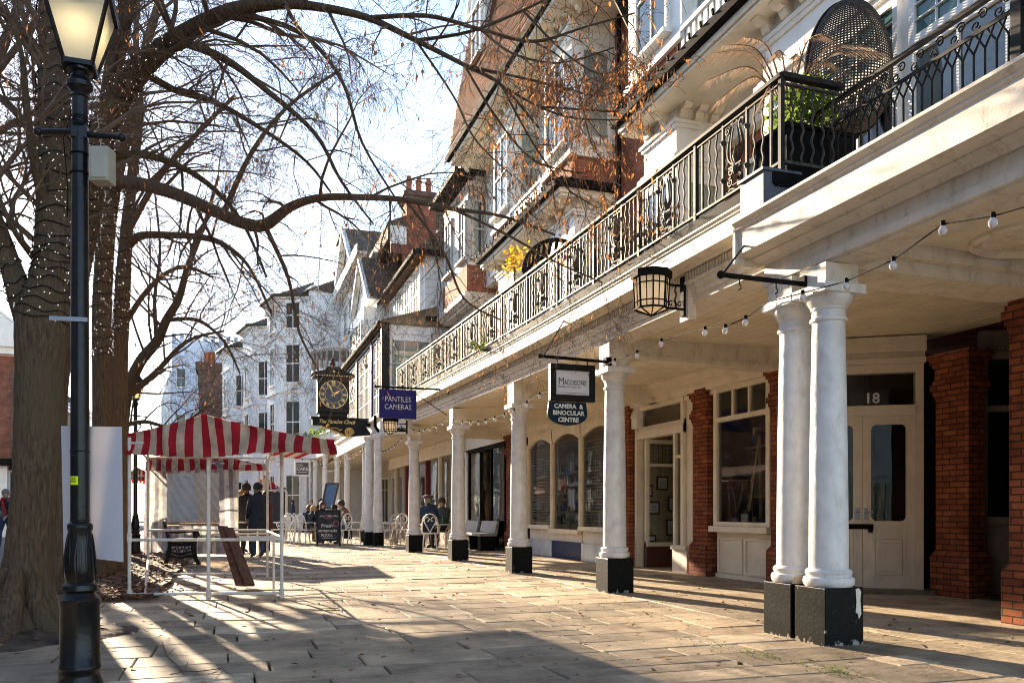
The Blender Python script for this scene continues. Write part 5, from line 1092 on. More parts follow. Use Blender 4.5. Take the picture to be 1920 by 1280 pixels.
s1 = thing('estate_agent_sign', (4.4, ys, 2.6), 'framed white hanging sign lettered Maddisons on a black bracket', 'sign')
bracketrod(s1, (4.87, ys, 3.15), (3.9, ys, 3.17), ((3.95, ys, 3.18), (4.62, ys + .9, 3.9)))
hanger(s1, [((4.14, ys, 3.15), (4.14, ys, 3.08)), ((4.58, ys, 3.15), (4.58, ys, 3.08))])
b = MB(); x0, x1, z0, z1 = 4.03, 4.68, 2.585, 3.08
b.box(x0, x1, ys - .05, ys + .05, z1 - .085, z1); b.box(x0, x1, ys - .05, ys + .05, z0, z0 + .085); b.box(x0, x0 + .085, ys - .05, ys + .05, z0 + .085, z1 - .085); b.box(x1 - .085, x1, ys - .05, ys + .05, z0 + .085, z1 - .085); b.build('frame', M['blackframe'], s1, bevel=.008)
b = MB(); b.box(x0 + .08, x1 - .08, ys - .03, ys + .03, z0 + .08, z1 - .08); b.build('panel', M['panelwhite'], s1)
yt = ys - .033
b = text_mb('M', (x0 + .115, yt, 2.845), LY, (0, 0, 1), .14, 'LEFT', .0015, sx=.8); c2 = text_mb('ADDISONS', (x0 + .2, yt, 2.833), LY, (0, 0, 1), .098, 'LEFT', .0015, sx=.66); b.add(c2.v, c2.f); c2 = text_mb('RESIDENTIAL', (x0 + .235, yt, 2.775), LY, (0, 0, 1), .03, 'LEFT', .001, spacing=1.25); b.add(c2.v, c2.f)
b.box(x0 + .115, x0 + .225, yt - .002, yt, 2.77, 2.782); b.box(x0 + .12, x1 - .13, yt - .002, yt, 2.694, 2.698); b.build('lettering', M['inkgrey'], s1)
s2 = thing('camera_centre_sign', (4.33, ys, 2.3), 'dark teal half oval sign lettered Camera and Binocular Centre under the white framed sign', 'sign')
b = MB(); pts = []
x0, x1, zt = 4.0, 4.575, 2.575
for k in range(25):
    t = PI * k / 24; pts.append(((x0 + x1) / 2 - (x1 - x0) / 2 * math.cos(t), ys - .02, zt - .14 - .17 * math.sin(t) ** .8 if 0 < k < 24 else zt - .14))
pts = [(x0 + .02, ys - .02, zt)] + pts + [(x1 - .02, ys - .02, zt)]; b.prism(pts, (0, .04, 0)); b.build('board', M['tealsign'], s2, bevel=.004)
b = MB()
for tx, z, s in (('CAMERA  &', 2.515, .083), ('BINOCULAR', 2.425, .083), ('CENTRE', 2.335, .083)):
    c2 = text_mb(tx, ((x0 + x1) / 2 + (.01 if 'C' in tx else 0), ys - .022, z), LY, (0, 0, 1), s, sx=.98, bold=.0025); b.add(c2.v, c2.f)
b.build('lettering', M['signwhite'], s2)
hanger(s2, [((4.15, ys, 2.59), (4.15, ys, 2.56)), ((4.45, ys, 2.59), (4.45, ys, 2.56))])
ys = 18.2
s3 = thing('cameras_sign', (3.55, ys, 3.2), 'square navy hanging sign lettered Pantiles Cameras', 'sign')
bracketrod(s3, (4.72, ys, 3.87), (3.05, ys, 3.87), ((3.75, ys, 3.86), (4.66, ys, 3.3)))
b = MB(); b.box(3.12, 3.96, ys - .025, ys + .025, 3.18, 3.82); b.build('board', M['navysign'], s3, bevel=.006)
b = MB()
for tx, z in (('PANTILES', 3.6), ('CAMERAS', 3.43)): c2 = text_mb(tx, (3.54, ys - .027, z), LY, (0, 0, 1), .165, sx=.84, bold=-.001); b.add(c2.v, c2.f)
b.build('lettering', M['signwhite'], s3); hanger(s3, [((3.25, ys, 3.87), (3.25, ys, 3.81)), ((3.85, ys, 3.87), (3.85, ys, 3.81))])
b3 = thing('empty_sign_bracket', (4.6, 5.95, 3.05), 'empty black sign bracket with two hooks on the front pair of columns', 'bracket')
bracketrod(b3, (4.66, 5.9, 3.055), (3.84, 5.9, 3.06), ((3.86, 5.9, 3.07), (4.48, 6.5, 3.55))); b = MB()
for x in (4.02, 4.38): b.tube([(x, 5.9, 3.05), (x, 5.9, 3.0), (x + .012, 5.9, 2.985), (x + .012, 5.9, 2.96), (x - .01, 5.9, 2.95)], .006, 5)
b.tube([(4.38, 5.9, 2.95), (4.385, 5.9, 2.84)], .003, 4); b.build('hook', M['gutter'], b3)
# clock
yk = 29.0; ck = thing('hanging_clock', (3.4, yk, 4.1), 'black and gold double sided street clock with roman numerals on a carved bracket', 'clock')
b = MB(); x0, x1 = 2.78, 3.96; xm = (x0 + x1) / 2; zc = 5.12
b.box(x0 + .06, x1 - .06, yk - .3, yk + .3, 4.5, 5.72); b.box(x0 + .12, x1 - .12, yk - .26, yk + .26, 4.36, 4.5); b.box(x0 - .08, x1 + .08, yk - .38, yk + .38, 5.72, 5.8); b.build('case', M['blackframe'], ck, bevel=.01)
b = MB(); pr = [(-.72, 5.8), (-.6, 5.86), (-.3, 5.94), (-.2, 6.06), (.2, 6.06), (.3, 5.94), (.6, 5.86), (.72, 5.8)]
b.prism([(xm + u, yk - .38, z) for u, z in pr], (0, .76, 0)); b.lathe((xm, yk, 6.06), [(.07, 0), (.05, .06), (.09, .12), (.1, .18), (.05, .25), (.06, .3), (.02, .36)], 12); b.build('pediment', M['blackframe'], ck)
b = MB()
for k in range(16): b.box(x0 - .07 + k * .083, x0 - .03 + k * .083, yk - .395, yk - .381, 5.73, 5.77)
n = 40
for r0, r1 in ((.455, .48), (.285, .295)):
    for k in range(n):
        a, c = 2 * PI * k / n, 2 * PI * (k + 1) / n
        b.quad((xm + r0 * math.cos(a), yk - .318, zc + r0 * math.sin(a)), (xm + r1 * math.cos(a), yk - .318, zc + r1 * math.sin(a)), (xm + r1 * math.cos(c), yk - .318, zc + r1 * math.sin(c)), (xm + r0 * math.cos(c), yk - .318, zc + r0 * math.sin(c)))
for i, tx in enumerate(['XII', 'I', 'II', 'III', 'IIII', 'V', 'VI', 'VII', 'VIII', 'IX', 'X', 'XI']):
    a = PI / 2 - i * PI / 6; rr = Vector((math.sin(a), 0, -math.cos(a))); uu = Vector((math.cos(a), 0, math.sin(a)))
    c2 = text_mb(tx, (xm + .375 * math.cos(a), yk - .319, zc + .375 * math.sin(a)), rr, uu, .155, sx=.62, bold=.006); b.add(c2.v, c2.f)
for hh, wd, ang in ((.27, .06, 57), (.38, .045, 335)):
    a = R(90 - ang); dd = Vector((math.cos(a), 0, math.sin(a))); pp = Vector((-dd.z, 0, dd.x)); o = Vector((xm, yk - .325, zc)); b.add([o - dd * .08 - pp * wd * .3, o + dd * hh * .6 - pp * wd * .6, o + dd * hh, o + dd * hh * .6 + pp * wd * .6, o - dd * .08 + pp * wd * .3], [(4, 3, 2, 1, 0)])
b.box(xm - .03, xm + .03, yk - .392, yk - .385, 5.86, 5.93); b.build('dial', M['gold'], ck)
b = MB(); b.lathe((0, 0, 0), [(.48, -.008), (.48, .008)], 40); b.xf(Matrix.Translation((xm, yk - .308, zc)) @ Matrix.Rotation(PI / 2, 4, 'X')); b.build('dial_plate', mat('dial_black', (.012, .012, .03), .3), ck)
b = MB(); b.box(2.68, 4.85, yk - .12, yk + .12, 4.08, 4.36); b.box(2.62, 4.3, yk - .2, yk + .2, 4.32, 4.36); b.prism([(3.0, yk - .1, 4.08), (4.5, yk - .1, 4.08), (4.7, yk - .1, 3.8), (3.9, yk - .1, 3.72), (3.5, yk - .1, 3.9)], (0, .2, 0)); b.build('bracket', M['blackframe'], ck)
c2 = text_mb('The Pantiles Clock', (3.5, yk - .123, 4.21), LY, (0, 0, 1), .19, shear=.35, sx=.86); c2.build('lettering', M['gold'], ck)
b = MB(); sp = [(3.92 + .16 * (1 - k / 40) * math.cos(k * .4), yk - .115, 3.86 + .16 * (1 - k / 40) * math.sin(k * .4)) for k in range(36)]; b.tube([(2.95, yk - .115, 4.02), (3.2, yk - .115, 3.98), (3.45, yk - .115, 3.86), (3.7, yk - .115, 3.75)] + [(3.9, yk - .115, 3.7)] + sp, .03, 6)
b.tube([(3.3, yk - .115, 4.0), (3.5, yk - .115, 4.0), (3.6, yk - .115, 3.92), (3.68, yk - .115, 3.98)], .02, 5); b.build('scroll', M['gold'], ck, smooth=50)
# cake sign
q = P(567, 878, 33.5); s4 = thing('cake_sign', tuple(q), 'small white framed grey hanging sign lettered cake', 'sign')
b = MB(); b.box(q.x - .31, q.x + .31, q.y - .03, q.y + .03, q.z - .31, q.z + .31); b.build('frame', M['white'], s4); b = MB(); b.box(q.x - .24, q.x + .24, q.y - .04, q.y - .031, q.z - .24, q.z + .24); b.build('panel', mat('slate_grey_panel', (.07, .08, .085), .5), s4)
b = text_mb('CAKE', (q.x, q.y - .042, q.z - .02), LY, (0, 0, 1), .17, bold=.004); 
for z in (.1, .15): b.box(q.x - .2, q.x + .02, q.y - .043, q.y - .041, q.z + z, q.z + z + .02)
b.box(q.x - .18, q.x + .18, q.y - .043, q.y - .041, q.z - .15, q.z - .13); b.build('lettering', M['signwhite'], s4); b = MB(); b.tube([(q.x + .5, q.y, q.z + .4), (q.x - .3, q.y, q.z + .4)], .015, 5); b.tube([(q.x, q.y, q.z + .4), (q.x, q.y, q.z + .3)], .01, 5); b.tube([(q.x + .5, q.y, q.z + .4), tuple(P(592, 862, 43))], .012, 5); b.build('bracket', M['gutter'], s4)
# lanterns
M['warmglass'] = translucent('lantern_cream_glass', (.8, .74, .62), (.95, .85, .68), .5, var=.05)
def wall_lantern(x, y, z0, z1, xw, label):
    t = thing('wall_lantern', (x, y, z0), label, 'lantern', 'hexagonal lanterns on the arcade'); r0, r1 = .182, .2; n = 8; b = MB(); g = MB(); h = z1 - z0
    cr = lambda r, k, z: Vector((x + r * math.cos(2 * PI * k / n + PI / 8), y + r * math.sin(2 * PI * k / n + PI / 8), z))
    za, zb = z0 + .07, z1 - .11
    for k in range(n):
        b.bar(cr(r0, k, za), cr(r1, k, zb), .016); b.bar(cr(r0, k, za), cr(r0, k + 1, za), .018); b.bar(cr(r0, k, za), cr(.01, k, z0 - .0), .012)
        for f in (.22, .8): rr = r0 + (r1 - r0) * f; z = za + (zb - za) * f; b.bar(cr(rr, k, z), cr(rr, k + 1, z), .012)
        m0, m1 = (cr(r0, k, za) + cr(r0, k + 1, za)) / 2, (cr(r1, k, zb) + cr(r1, k + 1, zb)) / 2; b.bar(m0, m1, .009)
        g.quad(cr(r0 * .97, k, za), cr(r0 * .97, k + 1, za), cr(r1 * .97, k + 1, zb), cr(r1 * .97, k, zb)); g.add([cr(r0 * .97, k, za), cr(r0 * .97, k + 1, za), Vector((x, y, z0 + .01))], [(2, 1, 0)])
    b.lathe((x, y, 0), [(.2, zb), (.23, zb + .005), (.23, zb + .08), (.2, zb + .09), (.02, zb + .13)], n, ph=PI / 8)
    fr = b.build('lantern_frame', M['gutter'], t); g.build('lantern_glass', M['warmglass'], t)
    b = MB(); 
    for z in (zb - .04, za + .03): b.tube([(x + .19, y, z), (xw, y, z)], .014, 6)
    xs = x + .3; b.tube([(xs + .008 * math.sin(k), y + .008 * math.cos(k), za + .03 + (zb - .07 - za) * k / 14) for k in range(15)], .012, 5)
    for s in (-1, 1): b.tube([(xs + s * .055 + .035 * (1 - j / 12) * math.cos(j * .6 + 1), y, za + .08 + .035 * (1 - j / 12) * math.sin(j * .6 + 1)) for j in range(11)], .008, 5)
    b.box(xw - .01, xw + .02, y - .04, y + .04, za - .05, zb + .06); b.build('bracket', M['gutter'], t)
    b = MB(); b.ball((x, y, z0 + .22), .05, 10, 8); b.build('bulb', emit('lantern_bulb_' + str(int(y)), (1, .74, .45), 1.5), t, smooth=60)
    b = MB(); b.box(xw + .02, xw + .12, y - .09, y + .09, za - .1, zb + .1); b.build('backboard', M['oldwhite'], t)
wall_lantern(4.41, 8.14, 3.27, 3.78, 4.8, 'octagonal cream glass lantern on a black bracket, nearest the front columns')
wall_lantern(4.13, 22.3, 3.22, 3.66, 4.58, 'glowing cream glass lantern hanging below the navy camera sign')
# festoon lights
M['bulbglass'] = glass('festoon_bulb_glass', tint=(.9, .88, .9), dark=.75, boost=1.8, dcol=(.85, .8, .78))
def festoon(label, pts, bulbs, group='strings of festoon bulbs along the arcade', r=.036):
    t = thing('festoon_lights', tuple(pts[0]), label, 'string lights', group); b = MB(); b.tube(pts, .0055, 5); b.build('cable', M['gutter'], t)
    base = None
    for p in bulbs:
        if base is None:
            m_ = MB(); m_.lathe((0, 0, 0), [(.001, -.078), (.016, -.075), (.028, -.06), (r * .86, -.044), (.028, -.028), (.017, -.014), (.012, -.01)], 12); base = m_.build('bulb', M['bulbglass'], t, smooth=60, local=True); o = base
            h_ = MB(); h_.lathe((0, 0, 0), [(.016, -.014), (.016, .02), (.008, .026)], 8); hb = h_.build('holder', M['gutter'], base, smooth=40, local=True)
        else:
            o = base.copy(); COL.objects.link(o); o.parent = t; c3 = hb.copy(); COL.objects.link(c3); c3.parent = o
        o.location = Vector(p) - Vector(pts[0])
    return t
XS = 4.58
def F(L): return [onx(px, py, XS) for px, py in L]
p1 = F([(1990, 368), (1862, 405), (1768, 420), (1675, 487), (1587, 527), (1505, 549), (1440, 566)]); festoon('festoon bulbs hanging in front of the paired columns and porch', p1, p1[1:6])
p2 = F([(1440, 566), (1398, 596), (1360, 612), (1322, 616), (1240, 638), (1195, 660), (1153, 675), (1126, 690)]); festoon('festoon bulbs swagged between the front pair and the column by the estate agent sign', p2, p2[1:7])
p3 = F([(1126, 690), (1070, 722), (1012, 738), (988, 754), (964, 768), (946, 776)]); festoon('festoon bulbs passing behind the estate agent sign', p3, p3[2:5])
p4 = F([(946, 776), (928, 782), (910, 787), (897, 790), (883, 791), (867, 791), (850, 788), (843, 786)]); festoon('festoon bulbs between the second and third columns past the sign', p4, p4[0:7])
p5 = F([(843, 786), (829, 792), (818, 798), (806, 803), (796, 806), (786, 808), (776, 806), (767, 800)]); festoon('festoon bulbs just right of the glowing lantern', p5, p5[1:7])
for lb, a, e, Z0, Z1, n, sag in (('festoon bulbs along the slatted frieze right of the flared column', (757, 818), (716, 846), 23.2, 27, 7, .1), ('festoon bulbs hanging over the slim column right of the seated man', (714, 836), (680, 838), 26.7, 30.3, 6, .25), ('festoon bulbs above the seated man in brown', (680, 838), (646, 856), 30.3, 34.6, 6, .2),
                               ('festoon bulbs beside the right corner of the red striped canopy', (642, 858), (600, 864), 35, 41, 9, .5), ('festoon bulbs above the cake sign', (600, 864), (550, 880), 41, 51, 9, .5), ('farthest festoon bulbs behind the stall canopy', (550, 880), (482, 896), 51, 66, 12, .6)):
    A, E = P(*a, Z0), P(*e, Z1); pts = [A.lerp(E, k / 16) - Vector((.02, 0, sag * 4 * (k / 16) * (1 - k / 16))) for k in range(17)]
    festoon(lb, pts, [A.lerp(E, (k + .5) / n) - Vector((.02, 0, sag * 4 * ((k + .5) / n) * (1 - (k + .5) / n))) for k in range(n)], r=.05)
# ---------------------------------------------------------------- market stalls
def stripes(name, c1, c2, trans=.3, axis='u'):
    m = translucent(name, c1, c1, trans, var=.1, scale=5); t = m.node_tree; N = t.nodes; L = t.links
    at = N.new('ShaderNodeAttribute'); at.attribute_name = 'stripe'; mx = N.new('ShaderNodeMix'); mx.data_type = 'RGBA'; mx.inputs['A'].default_value = (*c1, 1); mx.inputs['B'].default_value = (*c2, 1)
    fr = N.new('ShaderNodeMath'); fr.operation = 'FRACT'; L.new(at.outputs['Fac'], fr.inputs[0]); gt = N.new('ShaderNodeMath'); gt.operation = 'GREATER_THAN'; gt.inputs[1].default_value = .5; L.new(fr.outputs[0], gt.inputs[0]); L.new(gt.outputs[0], mx.inputs['Factor'])
    g = N.new('ShaderNodeNewGeometry'); no = N.new('ShaderNodeTexNoise'); no.inputs['Scale'].default_value = 6; no.inputs['Detail'].default_value = 7; L.new(g.outputs['Position'], no.inputs['Vector']); mr = N.new('ShaderNodeMapRange'); mr.inputs['From Min'].default_value = .35; mr.inputs['From Max'].default_value = .7; mr.inputs['To Min'].default_value = .58; mr.inputs['To Max'].default_value = 1.08; L.new(no.outputs['Fac'], mr.inputs['Value'])
    mm = N.new('ShaderNodeMix'); mm.data_type = 'RGBA'; mm.blend_type = 'MULTIPLY'; mm.inputs['Factor'].default_value = 1; L.new(mx.outputs['Result'], mm.inputs['A']); L.new(mr.outputs['Result'], mm.inputs['B'])
    L.new(mm.outputs['Result'], N['Principled BSDF'].inputs['Base Color']); tr = [n for n in N if n.type == 'BSDF_TRANSLUCENT'][0]; L.new(mm.outputs['Result'], tr.inputs['Color'])
    return m
M['redstripe'] = stripes('red_and_cream_canvas', (.46, .012, .03), (.66, .58, .48), .42); M['greystripe'] = stripes('grey_and_cream_canvas', (.34, .34, .38), (.68, .65, .6), .45)
def cloth(name, mt, fn, nu, nv, nstr, parent, sfn=None):
    b = MB(); vs = [fn(i / nu, j / nv) for j in range(nv + 1) for i in range(nu + 1)]
    b.add(vs, [(j * (nu + 1) + i, j * (nu + 1) + i + 1, (j + 1) * (nu + 1) + i + 1, (j + 1) * (nu + 1) + i) for j in range(nv) for i in range(nu)])
    o = b.build(name, mt, parent, smooth=80); at = o.data.attributes.new('stripe', 'FLOAT', 'POINT')
    at.data.foreach_set('value', [(sfn(i / nu, j / nv) if sfn else i / nu) * nstr for j in range(nv + 1) for i in range(nu + 1)]); return o
def canopy_stall(parent, FL, FR, depth_v, zl, zr, za, ua, nstr, drop, seed=0, closed=True):
    """front gable sheet with a valance, ridge running back along depth_v; zl, zr, za heights of the left, right and apex edge, ua the apex position"""
    r = random.Random(seed); D = Vector(depth_v); up = Vector((0, 0, 1)); dv = (FR - FL); nrm = Vector((dv.y, -dv.x, 0)).normalized()
    ph = r.random() * 6
    def top(u): return (zl + (za - zl) * (u / ua) ** 1.25 if u < ua else zr + (za - zr) * ((1 - u) / (1 - ua)) ** 1.35)
    zb = lambda u: min(zl, zr) - drop + .02 * math.sin(u * 9 + ph) + .012 * abs(math.sin(u * nstr * PI))
    cloth('canopy_front', M['redstripe'], lambda u, v: FL + dv * u + up * (zb(u) + (top(u) - zb(u)) * v) + nrm * (.03 * math.sin(u * 23 + v * 2 + ph) + .025 * math.sin(u * 11 - v * 3) + .008 * math.sin(u * 61 + v * 9) * math.sin(v * 7 + u * 5)), 110, 8, nstr, parent)
    cloth('canopy_roof', M['redstripe'], lambda u, v: FL + dv * u + D * v + up * (top(u) + .0 - .05 * math.sin(PI * v) * (1 if .1 < u < .9 else .3)), 60, 14, nstr, parent)
    if not closed: return
    cloth('canopy_back', M['redstripe'], lambda u, v: FL + D + dv * u + up * (zb(u) + (top(u) - zb(u)) * v), 80, 4, nstr, parent)
    for A, nm in ((FL, 'canopy_side'), (FR, 'canopy_side')):
        zt = zl if A is FL else zr
        cloth(nm, M['redstripe'], lambda u, v: A + D * u + up * (min(zl, zr) - drop + (zt - min(zl, zr) + drop) * v + .02 * math.sin(u * 14)), 40, 3, nstr * 1.2, parent)
FL, FR, BL, BR = Vector((-1.2, 11.5, 0)), Vector((.64, 11.05, 0)), Vector((-1.3, 15.2, 0)), Vector((.61, 14.6, 0)); FM = (FL + FR) / 2 + Vector((.03, -.12, 0))
st1 = thing('market_stall', tuple(FM), 'empty white tube market stall with a red and cream striped canopy, nearest the camera', 'market stall', 'striped market stalls')
U = Vector((0, 0, 1)); b = MB()
for p, zt, rr in ((FL, 2.05, .022), (FM, 2.2, .024), (FR, 2.0, .022), (BL, 2.1, .022), (BR, 2.05, .022), (FR.lerp(BR, .25) + Vector((-.05, 0, 0)), .78, .016)): b.tube([p, p + U * zt], rr, 8)
for p in (FM, FR, FL): b.tube([p + U * .0, p + U * .12], .032, 8); b.tube([p + U * .72, p + U * .84], .03, 8)
for (a, e, z, rr) in ((FL, FR, .75, .02), (FL, FR, .06, .02), (BL, BR, .8, .02), (BL, BR, .06, .02), (FR, BR, .78, .018), (FL.lerp(BL, .02), BL, .06, .018), (FM + Vector((0, 2.4, 0)), BR + Vector((0, -.7, 0)), .76, .018), (FL, FR, 1.98, .018), (BL, BR, 2.02, .018), (FL, BL, 2.0, .018), (FR, BR, 2.0, .018), (FR.lerp(BR, .25), FR.lerp(BR, .25) + Vector((-.5, .1, 0)), .76, .02)): b.tube([a + U * z, e + U * z], rr, 7)
b.tube([FL.lerp(FR, .1) + U * .06, BL + U * .3], .018, 6)
b.tube([FM + U * 2.1, FM + Vector((-.05, 3.4, 2.3))], .02, 6)
b.build('frame', M['steel'], st1, smooth=40)
cFL = P(237, 960, 10.5); cFR = P(630, 960, 9.9); cFL.z = cFR.z = 0
canopy_stall(st1, cFL, cFR, Vector((-.15, 3.7, 0)), 2.1, 1.97, 2.32, .385, 13.5, .17, 3, False)
q1 = P(245, 960, 21.0); q2 = P(505, 960, 20.4); q1.z = q2.z = 0
st2 = thing('market_stall', tuple((q1 + q2) / 2), 'red striped market stall closed with a grey striped sheet and clear plastic window', 'market stall', 'striped market stalls')
a0, a1 = P(276, 960, 20.9), P(446, 960, 20.5); a0.z = a1.z = 0
cc1 = P(272, 960, 20.8); cc2 = P(503, 960, 20.3); cc1.z = cc2.z = 0
canopy_stall(st2, cc1, cc2, Vector((.2, 3.4, 0)), 2.46, 2.26, 2.72, .42, 11, .12, 9, False)
b = MB()
for p in (a0, a1, a0 + Vector((.2, 3.2, 0)), cc2 + Vector((-.2, .2, 0)), cc2 + Vector((0, 3.0, 0))): b.tube([p + Vector((0, .06, 0)), p + Vector((0, .06, 2.3))], .024, 6)
b.tube([a0 + U * 2.36, cc2 + U * 2.28], .022, 6); a0b, c2f, c2b = a0 + Vector((.2, 3.26, 2.28)), cc2 + Vector((-.2, .26, 2.28)), cc2 + Vector((0, 3.06, 2.28)); b.tube([a0 + Vector((0, .06, 2.28)), a0b], .022, 6); b.tube([a0b, c2b], .022, 6); b.tube([c2f, c2b], .022, 6); b.tube([a0 + Vector((0, .06, 2.29)), a1 + Vector((0, .06, 2.29)), c2f], .022, 6); b.tube([a0 + U * .85 + Vector((0, .5, 0)), cc2 + U * .85 + Vector((0, .5, 0))], .022, 6); b.build('frame', M['steel'], st2)
dv2 = a1 - a0; nn = Vector((dv2.y, -dv2.x, 0)).normalized()
def sheet(u, v): return a0 + dv2 * (u + .03 * (1 - v) * (1 if u > .5 else -.6)) + U * (.06 + 2.32 * v) + nn * (.05 + .035 * math.sin(u * 17 + v * 4) * (1.2 - v) + .02 * math.sin(u * 31 + 2))
sh = cloth('side_sheet', M['greystripe'], lambda u, v: sheet(u * .24, v), 16, 14, 2.5, st2); cloth('side_sheet', M['greystripe'], lambda u, v: sheet(.8 + u * .2, v), 14, 14, 2.0, st2)
cloth('side_sheet', M['greystripe'], lambda u, v: sheet(.24 + u * .56, .87 + .13 * v), 30, 3, 5.5, st2); cloth('side_sheet', M['greystripe'], lambda u, v: sheet(.24 + u * .56, .0 + .3 * v), 30, 5, 5.5, st2)
mp = glass('clear_plastic_sheet', tint=(.75, .62, .5), dark=.5, boost=.7, rough=.2, dcol=(.34, .27, .22)); cloth('plastic_window', mp, lambda u, v: sheet(.24 + u * .56, .3 + .57 * v) + nn * (.012 * math.sin(u * 40 + v * 25) + .01 * math.sin(v * 33 - u * 12)), 60, 50, 1, st2)
b = MB(); m0 = a0.lerp(cc2, .05) + Vector((0, .7, 0)); b.obox((a0 + cc2) / 2 + Vector((0, 1.5, .8)), (cc2 - a0) / 2 * .9, Vector((0, .7, 0)), U * .02); b.build('counter', M['plank'], st2)
q = P(512, 960, 33); q.z = 0; st3 = thing('market_stall', tuple(q), 'small red striped stall with a dark skirt behind the standing couple', 'market stall', 'striped market stalls')
e1, e2 = P(484, 960, 32.5), P(536, 960, 31.5); e1.z = e2.z = 0
canopy_stall(st3, e1, e2, Vector((.2, 2.5, 0)), 2.3, 1.95, 2.6, .2, 6, .1, 4)
b = MB()
for p in (e1, e2, e1 + Vector((.2, 2.5, 0)), e2 + Vector((.2, 2.5, 0))): b.tube([p, p + U * 1.95], .03, 6)
b.tube([e1 + U * 1.95, e2 + U * 1.95], .03, 6)
b.build('frame', M['steel'], st3); cloth('skirt', mat('charcoal_skirt', (.03, .028, .032), .9), lambda u, v: e1.lerp(e2, u) + Vector((0, .05 + .04 * math.sin(u * 20), .1 + 1.95 * v)), 30, 4, 1, st3)
e1, e2 = P(236, 960, 25), P(282, 960, 25); e1.z = e2.z = 0; st4 = thing('market_stall', tuple(e1), 'red striped stall canopy glimpsed behind the far lamp post', 'market stall', 'striped market stalls')
canopy_stall(st4, e1, e2, Vector((-.2, 2.5, 0)), 2.3, 2.3, 2.45, .5, 6, .25, 6); b = MB()
for p in (e1, e2, e1 + Vector((-.2, 2.5, 0)), e2 + Vector((-.2, 2.5, 0))): b.tube([p, p + U * 2.2], .03, 6)
b.tube([e1 + U * 2.2, e2 + U * 2.2], .03, 6); b.tube([e1 + U * .8, e2 + U * .8], .03, 6)
b.build('frame', M['steel'], st4)
# planks leaning in the stall
for i, (px0, py0, px1, py1, lb) in enumerate(((418, 987, 452, 1090, 'dark stained plank leaning against the empty stall rail, left of its pair'), (428, 990, 468, 1089, 'dark stained plank leaning against the empty stall rail, right of its pair'))):
    a = P(px0, py0, 12.9); e = P(px1, py1, 11.9); e.z = .05; b = MB(); b.bar(a, e, .15, .04, up=(.3, -1, .2)); tag(b.build('plank', M['plank'], bevel=.004), lb, 'plank', 'planks leaning in the stall')
# ---------------------------------------------------------------- park bench with cast iron ends
def park_bench(o, rz, label):
    t = thing('park_bench', (0, 0, 0), label, 'bench')
    for y in (0, 1.5):
        b = MB()
        P2 = lambda L: [(x, y, z) for x, z in L]
        b.tube(P2([(-.3, .87), (-.26, .7), (-.2, .46), (-.2, .3), (-.28, 0)]), [.022, .03, .035, .035, .045], 8); b.tube(P2([(-.2, .42), (0, .4), (.25, .42), (.3, .4)]), .032, 8); b.tube(P2([(.28, .42), (.27, .25), (.3, .1), (.36, 0)]), [.03, .035, .035, .045], 8)
        b.tube(P2([(-.25, .66), (-.05, .65), (.2, .67), (.33, .66), (.35, .6), (.3, .56)]), .024, 8); b.tube(P2([(.3, .64), (.3, .52), (.28, .42)]), .024, 8); b.tube(P2([(-.2, .2), (0, .14), (.27, .2)]), .025, 8)
        for k in range(3): b.tube(P2([(-.12 + k * .14 + .05 * math.cos(j * .8), .28 + .05 * math.sin(j * .8)) for j in range(9)]), .012, 5)
        b.build('iron_end', M['black'], t, smooth=50)
    b = MB()
    for k in range(5): b.box(-.17 + k * .095, -.09 + k * .095, -.04, 1.54, .45, .475)
    b.build('seat', M['plank'], t, bevel=.004); b = MB()
    for k in range(4): z = .52 + k * .095; x = -.215 - k * .026; b.box(x - .0, x + .022, -.04, 1.54, z, z + .075)
    b.build('backrest', M['plank'], t, bevel=.004); t.location = o; t.rotation_euler = (0, 0, rz); return t
q = G(338, 1063); park_bench((q.x, q.y, .05), R(4), 'dark park bench with cast iron ends behind the empty stall')
# grey solid benches in front of the dark glass shop
for i, (y0, y1, lb) in enumerate(((24.35, 25.75, 'pale topped grey bench by the dark glass shop, nearer the white pilaster'), (22.5, 24.0, 'pale topped grey bench by the dark glass shop, nearer the brick pier'))):
    t = thing('arcade_bench', (7.0, y0, 0), lb, 'bench', 'grey benches by the dark glass shop'); b = MB(); b.box(6.72, 7.25, y0, y1, .42, .5); b.prism([(7.16, y0, .5), (7.26, y0, .5), (7.32, y0, .85), (7.24, y0, .85)], (0, y1 - y0, 0)); b.build('seat', mat('bench_grey', (.34, .33, .31), .5) if i == 0 else bpy.data.materials['bench_grey'], t, bevel=.01)
    for yy in (y0 + .03, y1 - .33): b = MB(); b.box(6.76, 7.2, yy, yy + .3, 0, .42); b.build('leg', M['gutter'], t)
